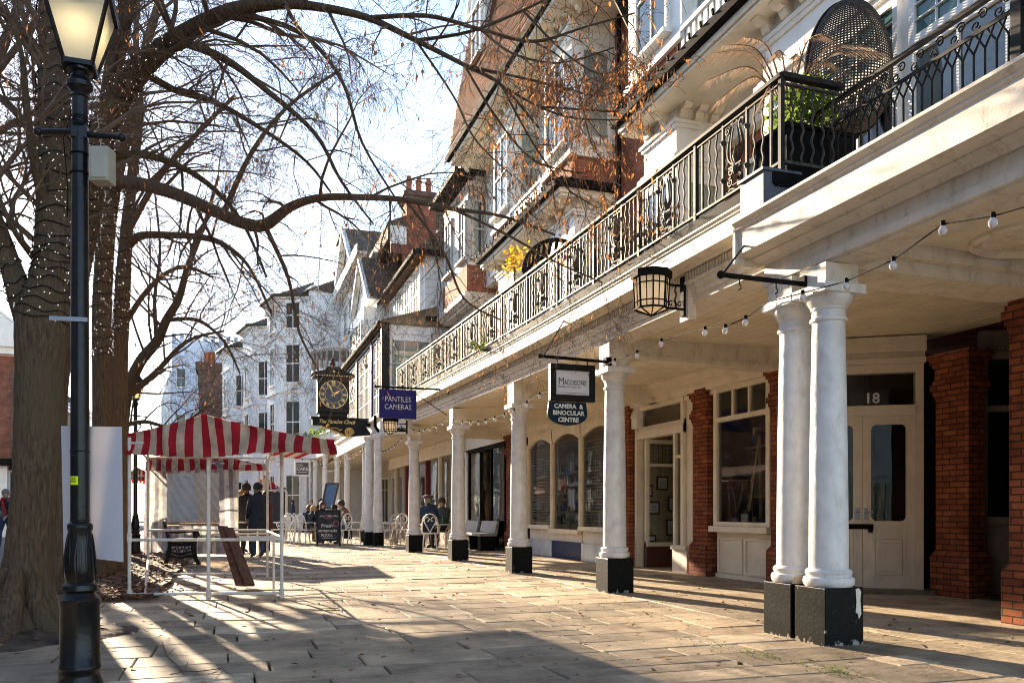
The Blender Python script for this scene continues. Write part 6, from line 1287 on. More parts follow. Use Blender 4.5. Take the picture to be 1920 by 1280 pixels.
# ---------------------------------------------------------------- trees
def bark_mat(name, c1, c2, c3):
    m = bpy.data.materials.new(name); m.use_nodes = True; t = m.node_tree; N = t.nodes; L = t.links; b = N['Principled BSDF']; b.inputs['Roughness'].default_value = .9; b.inputs['Specular IOR Level'].default_value = .2
    g = N.new('ShaderNodeNewGeometry'); mp = N.new('ShaderNodeMapping'); mp.inputs['Scale'].default_value = (1, 1, .16); L.new(g.outputs['Position'], mp.inputs['Vector'])
    n1 = N.new('ShaderNodeTexNoise'); n1.inputs['Scale'].default_value = 42; n1.inputs['Detail'].default_value = 8; n1.inputs['Roughness'].default_value = .65; L.new(mp.outputs['Vector'], n1.inputs['Vector'])
    n2 = N.new('ShaderNodeTexNoise'); n2.inputs['Scale'].default_value = 2.4; n2.inputs['Detail'].default_value = 5; L.new(g.outputs['Position'], n2.inputs['Vector'])
    r1 = N.new('ShaderNodeValToRGB'); r1.color_ramp.elements[0].color = (*c1, 1); r1.color_ramp.elements[1].color = (*c2, 1); r1.color_ramp.elements[0].position = .35; r1.color_ramp.elements[1].position = .65; L.new(n1.outputs['Fac'], r1.inputs['Fac'])
    mx = N.new('ShaderNodeMix'); mx.data_type = 'RGBA'; r2 = N.new('ShaderNodeValToRGB'); r2.color_ramp.elements[0].position = .45; r2.color_ramp.elements[1].position = .62; r2.color_ramp.elements[1].color = (.75, .75, .75, 1); L.new(n2.outputs['Fac'], r2.inputs['Fac']); L.new(r2.outputs['Color'], mx.inputs['Factor']); L.new(r1.outputs['Color'], mx.inputs['A']); mx.inputs['B'].default_value = (*c3, 1)
    v = N.new('ShaderNodeTexNoise'); v.inputs['Scale'].default_value = 30; v.inputs['Detail'].default_value = 6; L.new(g.outputs['Position'], v.inputs['Vector']); r3 = N.new('ShaderNodeValToRGB'); r3.color_ramp.elements[0].position = .68; r3.color_ramp.elements[1].position = .73; r3.color_ramp.elements[1].color = (.7, .7, .7, 1); L.new(v.outputs['Fac'], r3.inputs['Fac'])
    m2 = N.new('ShaderNodeMix'); m2.data_type = 'RGBA'; L.new(r3.outputs['Color'], m2.inputs['Factor']); L.new(mx.outputs['Result'], m2.inputs['A']); m2.inputs['B'].default_value = (.22, .23, .2, 1); L.new(m2.outputs['Result'], b.inputs['Base Color'])
    bp = N.new('ShaderNodeBump'); bp.inputs['Strength'].default_value = 1.0; bp.inputs['Distance'].default_value = .04; L.new(n1.outputs['Fac'], bp.inputs['Height']); L.new(bp.outputs['Normal'], b.inputs['Normal'])
    return m
M['bark'] = bark_mat('lime_bark', (.06, .042, .027), (.17, .115, .07), (.115, .088, .052))
M['barkwarm'] = bark_mat('brown_bark', (.08, .052, .032), (.2, .13, .075), (.15, .105, .06))
M['twig'] = mat('twig_bark', (.14, .092, .06), .85, var=.3, scale=3)
M['deadleaf'] = translucent('dead_leaf', (.26, .12, .05), (.55, .24, .08), .5, var=.5, scale=3)
M['fruit'] = mat('dry_fruit', (.05, .035, .022), .8)
def smooth_path(pts, rs, sub=5):
    P_, R_ = [], []
    n = len(pts)
    for i in range(n - 1):
        p0, p1, p2, p3 = pts[max(i - 1, 0)], pts[i], pts[i + 1], pts[min(i + 2, n - 1)]
        for k in range(sub):
            t = k / sub; P_.append(.5 * ((2 * p1) + (p2 - p0) * t + (2 * p0 - 5 * p1 + 4 * p2 - p3) * t * t + (3 * p1 - p0 - 3 * p2 + p3) * t ** 3)); R_.append(rs[i] + (rs[i + 1] - rs[i]) * t)
    P_.append(pts[-1]); R_.append(rs[-1]); return P_, R_
def limb(L): # [(px,py,Z,width px)] -> points, radii
    pts = [P(px, py, Z) for px, py, Z, w in L]; rs = [w / 2 / FPX * Z for px, py, Z, w in L]; return smooth_path(pts, rs)
class Tree:
    def __init__(s, seed): s.r = random.Random(seed); s.trunk = MB(); s.crown = MB(); s.leaves = MB(); s.fruit = MB(); s.n = 0; s.nl = 0
    def main(s, L, n=14, wob=0):
        p, r = limb(L)
        if wob: r = [q * (1 + s.r.uniform(-wob, wob)) for q in r]
        s.trunk.tube(p, r, n); return p, r
    def grow(s, p0, d, length, rad, level, leafp, droop, spread=.55, kids=1.0):
        r = s.r; n = 6 if level <= 1 else 4; pts = [Vector(p0)]; d = d.normalized(); st = length / n
        for i in range(n):
            d = (d + Vector((r.gauss(0, .13), r.gauss(0, .13), r.gauss(0, .11) - droop * (i / n) * .5 + (.06 if level < 2 else 0)))).normalized(); pts.append(pts[-1] + d * st)
        rs = [max(rad * (1 - .8 * i / n), .0016) for i in range(n + 1)]
        s.crown.tube(pts, rs, 5 if rad > .012 else 3, cap=False); s.n += 1
        if level < 3:
            m = int({0: 6, 1: 5, 2: 3.7}[level] * kids * r.uniform(.7, 1.3) + .5)
            for _ in range(m):
                f = r.uniform(.2, 1); i = min(int(f * n), n - 1); q = pts[i].lerp(pts[i + 1], f * n - i); dd = (pts[i + 1] - pts[i]).normalized()
                side = dd.cross(Vector((r.gauss(0, 1), r.gauss(0, 1), r.gauss(0, 1)))).normalized()
                s.grow(q, dd * .75 + side * spread * r.uniform(.7, 1.5), length * r.uniform(.38, .62), max(rs[i] * .55, .0022), level + 1, leafp, droop, spread, kids)
        if level >= 2:
            for q in pts[1:]:
                if r.random() < leafp * (.55 if leafp < .1 else 1.3): s.leaf(q)
    def leaf(s, q):
        r = s.r; s.nl += 1; k = r.random(); dn = Vector((r.gauss(0, .35), r.gauss(0, .35), -1)).normalized(); side = dn.cross(Vector((r.gauss(0, 1), r.gauss(0, 1), .1))).normalized()
        if k < .8:     # pale hanging bract, sometimes with its fruits
            l = r.uniform(.06, .105); w = l * r.uniform(.06, .1); c = dn.cross(side) * l * r.uniform(-.15, .15); s.leaves.add([q, q + dn * l * .45 + side * w + c, q + dn * l, q + dn * l * .55 - side * w + c], [(0, 1, 2, 3)])
            if r.random() < .5:
                for _ in range(r.randint(1, 3)): s.fruit.ball(q + dn * l * r.uniform(.8, 1.3) + side * r.uniform(-.03, .03), .0055, 5, 3)
        else:           # curled dead leaf
            l = r.uniform(.035, .06); w = l * r.uniform(.22, .38); fo = dn.cross(side) * l * r.uniform(.05, .3)
            s.leaves.add([q, q + dn * l * .35 + side * w + fo, q + dn * l * 1.05, q + dn * l * .35 - side * w + fo, q + dn * l * .7 + side * w * .6], [(0, 2, 4, 1), (0, 3, 2)])
    def along(s, p, r_, n, f0, f1, length, leafp, droop=.5, up=.2, spread=.7, lvl=0, kids=1.0, bias=None, radf=.45):
        r = s.r; m = len(p) - 1
        for k in range(n):
            f = f0 + (f1 - f0) * (k + r.random()) / n; i = min(int(f * m), m - 1); q = p[i].lerp(p[i + 1], f * m - i); dd = (p[i + 1] - p[i]).normalized()
            side = dd.cross(Vector((r.gauss(0, 1), r.gauss(0, 1), r.gauss(0, 1)))).normalized(); v = dd * .5 + side * spread + Vector((0, 0, up)) + (Vector(bias) if bias else Vector())
            s.grow(q, v, length * r.uniform(.6, 1.3), min(max(r_[i] * radf, .006), .03), lvl, leafp, droop, kids=kids)
    def build(s, name, loc, label, bark, group):
        t = thing(name, tuple(loc), label, 'tree', group); s.trunk.build('trunk', bark, t, smooth=60); s.crown.build('crown', M['twig'], t, smooth=60)
        if s.leaves.v: tag(s.leaves.build('leaves', M['deadleaf'], t), kind='stuff')
        if s.fruit.v: tag(s.fruit.build('fruit', M['fruit'], t), kind='stuff')
        return t
GT = 'bare lime trees on the left'
# T1: the big trunk at the left edge
T1 = Tree(1); Z1 = 7.35
p, r = T1.main([(14, 1215, 7.2, 168), (26, 1185, 7.25, 124), (46, 1100, Z1, 90), (57, 1000, Z1, 78), (66, 900, Z1, 76), (72, 800, Z1, 84), (74, 700, Z1, 82), (82, 600, Z1, 98), (97, 520, Z1, 72), (102, 450, 7.4, 66), (102, 300, 7.5, 60), (99, 150, 7.7, 50), (96, 0, 8, 42), (90, -200, 8.4, 34), (80, -420, 9, 20)], 22, .03)
T1.along(p, r, 14, .58, 1, 2.4, .025, up=.1)
p2, r2_ = T1.main([(62, 630, Z1, 50), (40, 560, 7.3, 46), (14, 480, 7.25, 36), (-20, 390, 7.2, 30), (-90, 250, 7.2, 24), (-160, 60, 7.4, 16)], 12); T1.along(p2, r2_, 8, .4, 1, 2.0, .03)
for L in ([(100, 430, 7.45, 26), (70, 330, 7.2, 18), (52, 220, 7, 14), (40, 100, 6.9, 10), (10, 10, 6.8, 7)], [(100, 330, 7.5, 22), (60, 250, 7.9, 16), (10, 190, 8.2, 12), (-50, 150, 8.6, 8)], [(100, 160, 7.7, 24), (60, 80, 7.6, 18), (10, 30, 7.5, 12), (-60, -10, 7.4, 8)], [(98, 60, 7.9, 22), (180, -40, 8.1, 18), (330, -120, 8.0, 14), (520, -170, 7.6, 10)], [(62, 480, 7.35, 14), (20, 420, 7.0, 10), (-30, 300, 6.9, 8)],
          [(100, 250, 7.55, 18), (130, 170, 8, 14), (170, 60, 8.6, 10), (230, -60, 9.2, 7)]):
    q, rr = T1.main(L, 8); T1.along(q, rr, 7, .2, 1, 1.5, .035)
tb = P(30, 1185, 7.25); tb.z = 0
for k in range(9):
    a = 2 * PI * k / 9 + .3 * math.sin(k * 5); e = Vector((math.cos(a), math.sin(a), 0)); rr_ = .2 + .04 * math.sin(k * 3); l_ = .5 + .16 * math.sin(k * 2.1)
    q, w2 = smooth_path([tb + e * rr_ * .75 + Vector((.03, 0, .62)), tb + e * rr_ * 1.15 + Vector((.01, 0, .3)), tb + e * (rr_ + .13) + Vector((0, 0, .11)), tb + e * (rr_ + .3) + Vector((0, 0, .05)), tb + e * (rr_ + l_) - Vector((0, 0, .03))], [.05, .1, .095, .065, .03], 4); T1.trunk.tube(q, w2, 10)
T1.build('lime_tree', P(26, 1185, 7.25) * 1, 'thick lime tree trunk at the left edge, wrapped in fairy lights, with lichen spots', M['bark'], GT)
# T1b: the leaning stem whose great limb crosses the top of the picture
T2 = Tree(2)
p, r = T2.main([(108, 1135, 10.6, 64), (110, 1100, 10.6, 46), (109, 1000, 10.6, 38), (106, 880, 10.6, 36), (106, 760, 10.6, 36), (118, 650, 10.6, 36), (143, 530, 10.5, 40), (162, 420, 10.4, 44), (178, 310, 10.2, 47), (205, 215, 10, 46), (262, 132, 9.7, 40), (330, 74, 9.4, 34), (430, 22, 9.1, 28), (520, 8, 8.9, 19), (600, 14, 8.7, 15), (690, 34, 8.5, 12), (780, 76, 8.3, 10), (870, 122, 8.1, 8), (940, 160, 7.9, 6), (1010, 240, 7.8, 4)], 16)
T2.along(p, r, 16, .55, .98, 1.5, .06, droop=.9, up=-.1, spread=.8); T2.along(p, r, 8, .4, .65, 2.2, .03, up=.35)
for L, n, ln, lf in (([(205, 215, 10, 40), (215, 120, 10.1, 34), (235, 20, 10.3, 28), (250, -120, 10.6, 20)], 8, 2.2, .02), ([(330, 74, 9.4, 18), (420, 110, 9.2, 14), (500, 170, 9.0, 11), (590, 250, 8.9, 8), (640, 340, 8.8, 6), (700, 420, 8.7, 3)], 9, 1.1, .05), ([(180, 300, 10.2, 18), (270, 290, 10.3, 14), (370, 330, 10.3, 11), (450, 410, 10.2, 7), (500, 520, 10.1, 4)], 8, 1.2, .03), ([(430, 22, 9.1, 12), (560, 60, 8.9, 9), (640, 150, 8.7, 7), (680, 270, 8.6, 5), (760, 400, 8.5, 3)], 9, 1.0, .06),
                     ([(262, 132, 9.7, 16), (330, 170, 9.9, 12), (420, 200, 10, 10), (560, 290, 10, 6), (620, 360, 10, 4)], 8, 1.2, .04),
                     ([(690, 34, 8.5, 9), (800, 30, 8.1, 8), (900, 55, 7.8, 7), (1000, 78, 7.6, 6), (1100, 50, 7.4, 4), (1190, 25, 7.3, 3)], 10, .8, .14), ([(780, 76, 8.3, 7), (880, 60, 8.0, 6), (980, 20, 7.8, 5), (1080, -30, 7.6, 4)], 8, .8, .15), ([(870, 122, 8.1, 6), (950, 140, 7.8, 5), (1040, 160, 7.6, 4.5), (1120, 180, 7.5, 4), (1180, 165, 7.4, 2.5)], 9, .62, .34), ([(940, 160, 7.9, 5), (1010, 200, 7.7, 4.5), (1080, 222, 7.6, 3.5), (1170, 225, 7.5, 2.5)], 9, .6, .2), ([(870, 122, 8.1, 5), (930, 220, 8.0, 4), (1000, 300, 7.9, 3.5), (1090, 325, 7.8, 2.5)], 8, .6, .18), ([(900, 55, 7.8, 5), (960, 100, 7.7, 4), (1050, 118, 7.6, 3.5), (1150, 90, 7.5, 2.5)], 8, .6, .2), ([(1010, 200, 7.7, 4), (1080, 205, 7.6, 3.5), (1160, 210, 7.5, 2)], 6, .5, .22), ([(780, 76, 8.3, 5), (850, 180, 8.3, 4), (890, 260, 8.2, 3.5), (960, 330, 8.1, 2)], 7, .7, .2),
                     ([(980, 20, 7.8, 5), (1060, 100, 7.6, 4), (1130, 140, 7.5, 3), (1180, 110, 7.4, 2)], 8, .55, .22), ([(940, 160, 7.9, 4.5), (1000, 270, 7.8, 3.8), (1060, 350, 7.7, 3), (1120, 390, 7.6, 2)], 7, .55, .18), ([(1000, 78, 7.6, 4), (1070, 130, 7.5, 3), (1110, 270, 7.4, 2.5), (1150, 320, 7.3, 1.5)], 7, .45, .22)):
    q, rr = T2.main(L, 7); T2.along(q, rr, n, .1, 1, ln, lf, droop=.8, up=-.05, kids=.9 if lf < .1 else 1.0, lvl=0 if ln > .9 else 1, spread=.8)
T2.build('lime_tree', P(108, 1135, 10.6), 'leaning lime tree whose long limb arches over the top of the picture with dead leaves', M['bark'], GT)
# T2: twin stems behind the board
T3 = Tree(3)
p, r = T3.main([(194, 1100, 13.6, 70), (194, 1070, 13.6, 46), (193, 900, 13.6, 36), (191, 700, 13.6, 34), (192, 560, 13.6, 35), (200, 430, 13.5, 32), (214, 341, 13.4, 29), (240, 230, 13.4, 22), (270, 100, 13.6, 17), (320, -60, 14, 12), (380, -220, 14.6, 7)], 14); T3.along(p, r, 10, .6, 1, 2.2, .02)
p, r = T3.main([(214, 341, 13.4, 27), (262, 345, 13.1, 25), (330, 364, 12.8, 23), (400, 395, 12.5, 22), (455, 418, 12.3, 22), (496, 422, 12.2, 23), (545, 388, 12.0, 17), (600, 371, 11.8, 14), (680, 370, 11.5, 12), (760, 375, 11.2, 10), (850, 392, 10.9, 8), (940, 405, 10.6, 6), (1040, 440, 10.4, 4)], 12); T3.along(p, r, 15, .12, .98, 1.5, .03, droop=.6, up=.0, spread=.9)
for L in ([(760, 375, 11.2, 7), (830, 470, 11.0, 5.5), (870, 560, 10.9, 4), (940, 600, 10.8, 3)], [(850, 392, 10.9, 6), (950, 440, 10.6, 5), (1040, 490, 10.4, 4), (1130, 530, 10.3, 2.5)], [(496, 422, 12.2, 10), (540, 520, 12.2, 7), (560, 620, 12.1, 5), (600, 700, 12, 3)], [(420, 400, 12.5, 12), (470, 290, 12.4, 9), (540, 200, 12.3, 7), (640, 130, 12.2, 5)]):
    q, rr = T3.main(L, 7); T3.along(q, rr, 7, .2, 1, 1.0, .03, droop=.7, spread=.8)
p, r = T3.main([(222, 1085, 14.3, 42), (224, 900, 14.3, 32), (223, 700, 14.3, 31), (229, 560, 14.3, 29), (236, 450, 14.4, 23), (248, 330, 14.6, 18), (262, 200, 14.9, 14), (255, 60, 15.2, 10), (270, -100, 15.6, 6)], 12); T3.along(p, r, 12, .5, 1, 2.0, .02)
for L in ([(234, 470, 14.4, 16), (262, 443, 14.2, 15), (320, 441, 14, 13), (385, 446, 13.8, 12), (430, 465, 13.6, 9), (470, 505, 13.5, 6), (510, 590, 13.4, 4)], [(236, 440, 14.4, 14), (300, 330, 14.4, 11), (380, 240, 14.3, 9), (440, 180, 14.2, 6)], [(226, 620, 14.3, 12), (280, 540, 14.6, 9), (340, 500, 14.8, 7), (400, 520, 15, 4)], [(200, 430, 13.5, 14), (165, 330, 13.8, 11), (150, 200, 14, 9), (120, 60, 14.3, 6)]):
    q, rr = T3.main(L, 8); T3.along(q, rr, 9, .2, 1, 1.5, .035, droop=.6, spread=.8)
T3.build('lime_tree', P(200, 1090, 13.8), 'twin stemmed lime tree behind the white board, lights round its upper trunk', M['barkwarm'], GT)
# T3: further tree leaning right behind the far lamp post
T4 = Tree(4)
p, r = T4.main([(226, 1040, 19.5, 34), (226, 960, 19.5, 24), (228, 850, 19.5, 22), (236, 745, 19.3, 22), (262, 680, 19, 20), (294, 640, 18.8, 18), (312, 600, 18.6, 16), (335, 560, 18.4, 14), (352, 500, 18.2, 11), (380, 430, 18, 8), (410, 330, 18, 5)], 10); T4.along(p, r, 14, .3, 1, 2.4, .035, droop=.5, spread=.9)
for L in ([(236, 745, 19.3, 14), (290, 700, 19.6, 11), (350, 640, 19.8, 7), (420, 620, 20, 4)], [(312, 600, 18.6, 9), (370, 600, 18.4, 7), (420, 640, 18.2, 5), (450, 700, 18.1, 3)], [(294, 640, 18.8, 9), (290, 560, 19, 7), (300, 470, 19.2, 5), (290, 360, 19.4, 3)], [(226, 800, 19.5, 10), (270, 790, 19.6, 8), (330, 800, 19.7, 6), (390, 760, 19.8, 3)]):
    q, rr = T4.main(L, 7); T4.along(q, rr, 10, .1, 1, 2.0, .035, droop=.6, spread=.9)
T4.build('lime_tree', P(226, 1040, 19.5), 'smaller lime tree leaning right behind the far lamp post', M['bark'], GT)
# trees off to the left and further back whose twigs fill the left sky
for sd_, L, lb, ln in ((5, [(-210, 1130, 10, 90), (-200, 900, 10, 70), (-190, 600, 10, 60), (-150, 400, 10.2, 44), (-70, 230, 10.4, 30), (0, 100, 10.8, 20), (60, -60, 11, 10)], 'lime tree beyond the left edge whose twigs reach into the picture', 2.6),
                   (6, [(60, 1030, 26, 30), (64, 850, 26, 24), (70, 650, 26, 20), (90, 480, 26, 14), (130, 330, 26, 8)], 'slender bare lime tree far behind the thick trunk', 3.2)):
    T = Tree(sd_); p, r = T.main(L, 10); T.along(p, r, 14, .4, 1, ln, .01, spread=.9, kids=.8)
    for k in range(4):
        i = int(len(p) * (.45 + .12 * k)); q0 = p[min(i, len(p) - 1)]; e = q0 + Vector((T.r.uniform(.3, 2.4), T.r.uniform(-1, 2), T.r.uniform(1, 3))); pp, rr = smooth_path([q0, q0.lerp(e, .5) + Vector((0, 0, .3)), e], [r[min(i, len(r) - 1)] * .5, .03, .012]); T.trunk.tube(pp, rr, 7); T.along(pp, rr, 8, .2, 1, ln * .7, .02, spread=.9)
    T.build('lime_tree', p[0], lb, M['bark'], GT)
# ---------------------------------------------------------------- fairy lights, icicle strands
M['fairy'] = emit('fairy_bulb_glint', (1, .95, .86), .35)  # sun glint on the unlit bulbs put in as a faint glow
def wrap(label, L, turns, nb, rad_add=.012, seed=0, y_rng=(0, 1)):
    p, r = limb(L); rr = random.Random(seed); b = MB(); n = turns * 18; m = len(p) - 1; pts = []
    def at(f):
        i = min(int(f * m), m - 1); c = p[i].lerp(p[i + 1], f * m - i); d_ = (p[i + 1] - p[i]).normalized(); u = d_.cross(Vector((0.3, 1, .1))).normalized(); v = d_.cross(u); return c, u, v, r[i] + rad_add
    for k in range(n + 1):
        f = k / n; c, u, v, R_ = at(f); a = 2 * PI * turns * f + .3 * math.sin(k * .37); pts.append(c + u * math.cos(a) * R_ + v * math.sin(a) * R_ + Vector((0, 0, .02 * math.sin(k * 1.3))))
    t = thing('fairy_lights', tuple(pts[0]), label, 'fairy lights', 'fairy lights wrapped round the trees'); b.tube(pts, .0055, 4); b.build('wire', M['black'], t)
    b = MB()
    for k in range(nb):
        f = rr.random(); c, u, v, R_ = at(f); a = rr.random() * 2 * PI; b.ball(c + (u * math.cos(a) + v * math.sin(a)) * (R_ + .01), .0043 * rr.uniform(.7, 1.3) * max(1, c.y / 10), 5, 3)
    tag(b.build('bulbs', M['fairy'], t), kind='stuff'); return t
wrap('fairy lights wound round the upper part of the thick left trunk', [(80, 600, Z1, 96), (97, 520, Z1, 72), (102, 450, 7.4, 66), (102, 300, 7.5, 60), (99, 150, 7.7, 50), (96, 0, 8, 42)], 24, 420, seed=1)
wrap('fairy lights wound round the left fork of the thick trunk', [(40, 560, 7.3, 46), (14, 480, 7.25, 36), (-20, 390, 7.2, 30)], 6, 60, seed=2)
wrap('fairy lights wound round the base of the great arching limb', [(143, 530, 10.5, 40), (162, 420, 10.4, 44), (178, 310, 10.2, 47), (205, 215, 10, 46), (262, 132, 9.7, 40), (330, 74, 9.4, 34)], 22, 320, seed=3)
wrap('fairy lights wound round the left stem of the twin tree', [(191, 670, 13.6, 34), (192, 560, 13.6, 35), (200, 430, 13.5, 32), (214, 341, 13.4, 29)], 18, 300, seed=4)
wrap('fairy lights wound round the right stem of the twin tree', [(224, 620, 14.3, 30), (229, 560, 14.3, 29), (236, 450, 14.4, 23), (248, 330, 14.6, 18)], 14, 200, seed=5)
M['ice'] = mat('white_plastic_icicle', (.75, .74, .72), .4)
for k, (a, e, lb) in enumerate((((178, 165, 9.6), (190, 285, 9.6), 'white icicle strand hanging behind the lamp post, above the grey box'), ((172, 355, 10.8), (186, 420, 10.8), 'white icicle strand hanging behind the lamp post, below the grey box'), ((604, 380, 12.0), (596, 560, 12.0), 'white icicle strand hanging from the long limb in front of the stucco house'))):
    rr = random.Random(60 + k); A, E = P(*a), P(*e); b = MB(); b.tube([A, E], .006, 4)
    for j in range(34):
        q = A.lerp(E, j / 33); v = Vector((rr.gauss(0, 1), rr.gauss(0, 1), rr.uniform(-1.2, .2))).normalized() * rr.uniform(.04, .11); b.tube([q, q + v], .0055, 4)
    tag(b.build('icicle_light', M['ice']), lb, 'icicle light', 'white icicle strands in the trees')
# ---------------------------------------------------------------- fallen leaves, twigs, tufts
def scatter(name, n, place, smin, smax, mt, seed, up=.03):
    r = random.Random(seed); b = MB()
    for _ in range(n):
        q = place(r)
        if q is None: continue
        a = r.random() * 6.28; l = r.uniform(smin, smax) * .5; w = l * r.uniform(.5, .8); u = Vector((math.cos(a), math.sin(a), r.uniform(-.25, .25))); v = Vector((-math.sin(a), math.cos(a), r.uniform(-.4, .4))); c = Vector(q) + Vector((0, 0, r.uniform(.008, up)))
        b.add([c - u * l, c + v * w + Vector((0, 0, l * .4 * r.random())), c + u * l, c - v * w + Vector((0, 0, l * .4 * r.random()))], [(0, 1, 2, 3)])
    return tag(b.build(name, mt), kind='stuff')
M['litter'] = mat('leaf_litter', (.27, .12, .045), .85, var=.5, scale=4)
def pl_bed(r):
    x, y = r.uniform(-3.5, -.95), 11.5 + 12.5 * r.random() ** 1.4; return (x, y, .05 + .04 * r.random())
scatter('fallen_leaves', 3200, pl_bed, .05, .11, M['litter'], 1, .05)
def pl_stall(r): return (-1.25 + abs(r.gauss(0, .45)) - .3, 11.2 + abs(r.gauss(0, .8)), .01)
scatter('fallen_leaves', 420, pl_stall, .05, .1, M['litter'], 2, .06)
def pl_pave(r): y = 5 + 30 * r.random() ** 1.3; return (r.uniform(-1.0, 6.5), y, .004)
scatter('fallen_leaves', 800, pl_pave, .03, .075, M['litter'], 3, .02)
def pl_mound(r): a, d_ = r.random() * 6.28, r.random() ** .6 * 1.5; return (-1.7 + d_ * math.cos(a), 8.2 + d_ * math.sin(a), .05)
scatter('fallen_leaves', 120, pl_mound, .03, .07, M['litter'], 4, .05)
def pl_cob(r): return (r.uniform(-12, -3.6), r.uniform(10, 40), .0)
scatter('fallen_leaves', 900, pl_cob, .05, .1, M['litter'], 5, .02)
b = MB(); r = random.Random(8)
for k in range(120):
    if k < 80: t = r.random(); q = G(1290 + 330 * t + r.gauss(0, 14), 1200 + 68 * t + r.gauss(0, 4))
    else: q = G(r.uniform(1000, 1250), r.uniform(1105, 1180))
    for j in range(5): a = r.random() * 6.28; h = r.uniform(.01, .03); b.add([q + Vector((.004 * math.cos(a), .004 * math.sin(a), 0)), q - Vector((.004 * math.cos(a), .004 * math.sin(a), 0)), q + Vector((.02 * math.sin(a), .02 * math.cos(a), h))], [(0, 1, 2)])
tag(b.build('grass_tufts', M['leafg']), kind='stuff')
b = MB(); tw = [G(*q) + Vector((0, 0, .015)) for q in ((304, 1206), (312, 1232), (345, 1262), (372, 1262), (415, 1256), (440, 1272))]; b.tube(tw, [.006, .005, .005, .004, .003, .002], 5)
for (a, e) in (((345, 1262), (352, 1248)), ((345, 1262), (320, 1272)), ((415, 1256), (398, 1270)), ((372, 1262), (362, 1276)), ((312, 1232), (328, 1222))): b.tube([G(*a) + Vector((0, 0, .014)), G(*e) + Vector((0, 0, .03))], .003, 4)
tag(b.build('fallen_twig', M['twig']), 'thin forked twig lying on the flagstones right of the lamp post', 'twig')
# ---------------------------------------------------------------- balcony plants and seat
pt = thing('balcony_planter', (5.2, 6.75, 4.17), 'dark box planter with green shrub on the balcony corner', 'planter'); b = MB(); b.box(4.95, 5.75, 6.5, 7.0, 4.17, 4.72); b.box(4.93, 5.77, 6.48, 7.02, 4.72, 4.76); b.build('box', M['gutter'], pt, bevel=.006)
rnd = random.Random(31); b = MB(); leafclump(b, (5.3, 6.75, 5.0), .36, 700, .07, rnd, .75); leafclump(b, (5.45, 6.8, 5.25), .22, 260, .06, rnd, 1); b.build('shrub', M['leafg'], pt)
pp = thing('dry_palm', (5.35, 7.0, 4.7), 'dried brown palm with drooping fronds behind the balcony rail', 'plant'); b = MB(); rnd = random.Random(32); c0 = Vector((5.35, 7.0, 5.0))
for (px, py, zo) in ((1325, 152, 7.3), (1335, 100, 7.6), (1355, 85, 7.4), (1345, 190, 7.3), (1395, 70, 7.6), (1425, 200, 7.2), (1545, 62, 7.7), (1655, 100, 7.5), (1620, 85, 7.9), (1500, 110, 7.4), (1452, 100, 7.3), (1580, 130, 7.2)):
    e = P(px, py, zo); mid = c0.lerp(e, .55) + Vector((0, 0, .34)); pts, rs = smooth_path([c0, c0.lerp(mid, .5) + Vector((0, 0, .12)), mid, e], [.012, .009, .006, .002], 6); b.tube(pts, rs, 5)
    for i in range(5, len(pts)):
        for s in range(6):
            q = pts[i].lerp(pts[i - 1], s / 6); dd = (pts[i] - pts[i - 1]).normalized(); sd_ = dd.cross(Vector((0, 0, 1))).normalized() * rnd.choice((-1, 1)); tip = q + (dd * .75 + sd_ * .35 + Vector((0, 0, -.45))).normalized() * rnd.uniform(.16, .3); w_ = dd.cross(tip - q).normalized() * .0035
            b.add([q - w_, q + w_, tip], [(0, 1, 2)])
b.build('fronds', M['dry'], pp); b = MB(); b.tube([(5.35, 7.0, 4.7), c0], .05, 8); b.build('stem', M['dry'], pp)
ec = thing('hanging_egg_chair', (6.35, 7.25, 4.17), 'dark wicker egg chair hanging from a curved stand on the balcony', 'chair'); b = MB(); c = P(1588, 130, 8.95); n, m_ = 40, 26
rx, rz_ = .44, .72
def egg(u, v): # v from -1..1 vertical, u angle over the back half
    z = v; w_ = math.sqrt(max(0, 1 - z * z)) * (1 - .12 * z); a = PI * u; return c + Vector((0, -.02, 0)) + d * (math.cos(a) * rx * w_) + Vector((0, 0, z * rz_)) - fw * (-.1) + fw * (math.sin(a) * .42 * w_ - .1)
for i in range(n + 1):
    b.tube([egg(i / n, -1 + 2 * j / m_) for j in range(m_ + 1)], .009, 4)
for j in range(1, 50): b.tube([egg(i / 20, -1 + 2 * j / 50) for i in range(21)], .0085, 4)
b.build('wicker_shell', mat('dark_wicker', (.06, .045, .034), .7, var=.3, scale=20), ec); b = MB(); b.tube([c + d * (math.cos(t) * rx * (1 - .1 * math.sin(t))) + Vector((0, 0, math.sin(t) * rz_)) for t in [k * PI / 20 for k in range(41)]], .028, 8); b.build('rim', M['gutter'], ec)
b = MB(); zf = 4.2; s0 = c + Vector((0, 0, rz_)); st_ = [Vector((c.x, c.y, zf)) + d * .1, Vector((c.x, c.y, zf)) + d * .55, c + d * .68 + Vector((0, 0, -.4)), c + d * .7 + Vector((0, 0, .2)), c + d * .56 + Vector((0, 0, .75)), c + d * .28 + Vector((0, 0, 1.02)), c + d * 0 + Vector((0, 0, 1.0))]; q, rr = smooth_path(st_, [.03] * 7); b.tube(q, rr, 8); b.tube([c + Vector((0, 0, 1.0)), s0], .008, 5); b.tube([Vector((c.x + .45 * math.cos(t), c.y + .45 * math.sin(t), zf)) for t in [k * PI / 8 for k in range(17)]], .025, 6); b.build('stand', M['galv'], ec, smooth=50)
sb = thing('sun_lounger', tuple(P(1030, 520, 16)), 'dark slatted arched lounger behind the balcony rail', 'lounger'); b = MB(); A = P(1000, 500, 16.2)
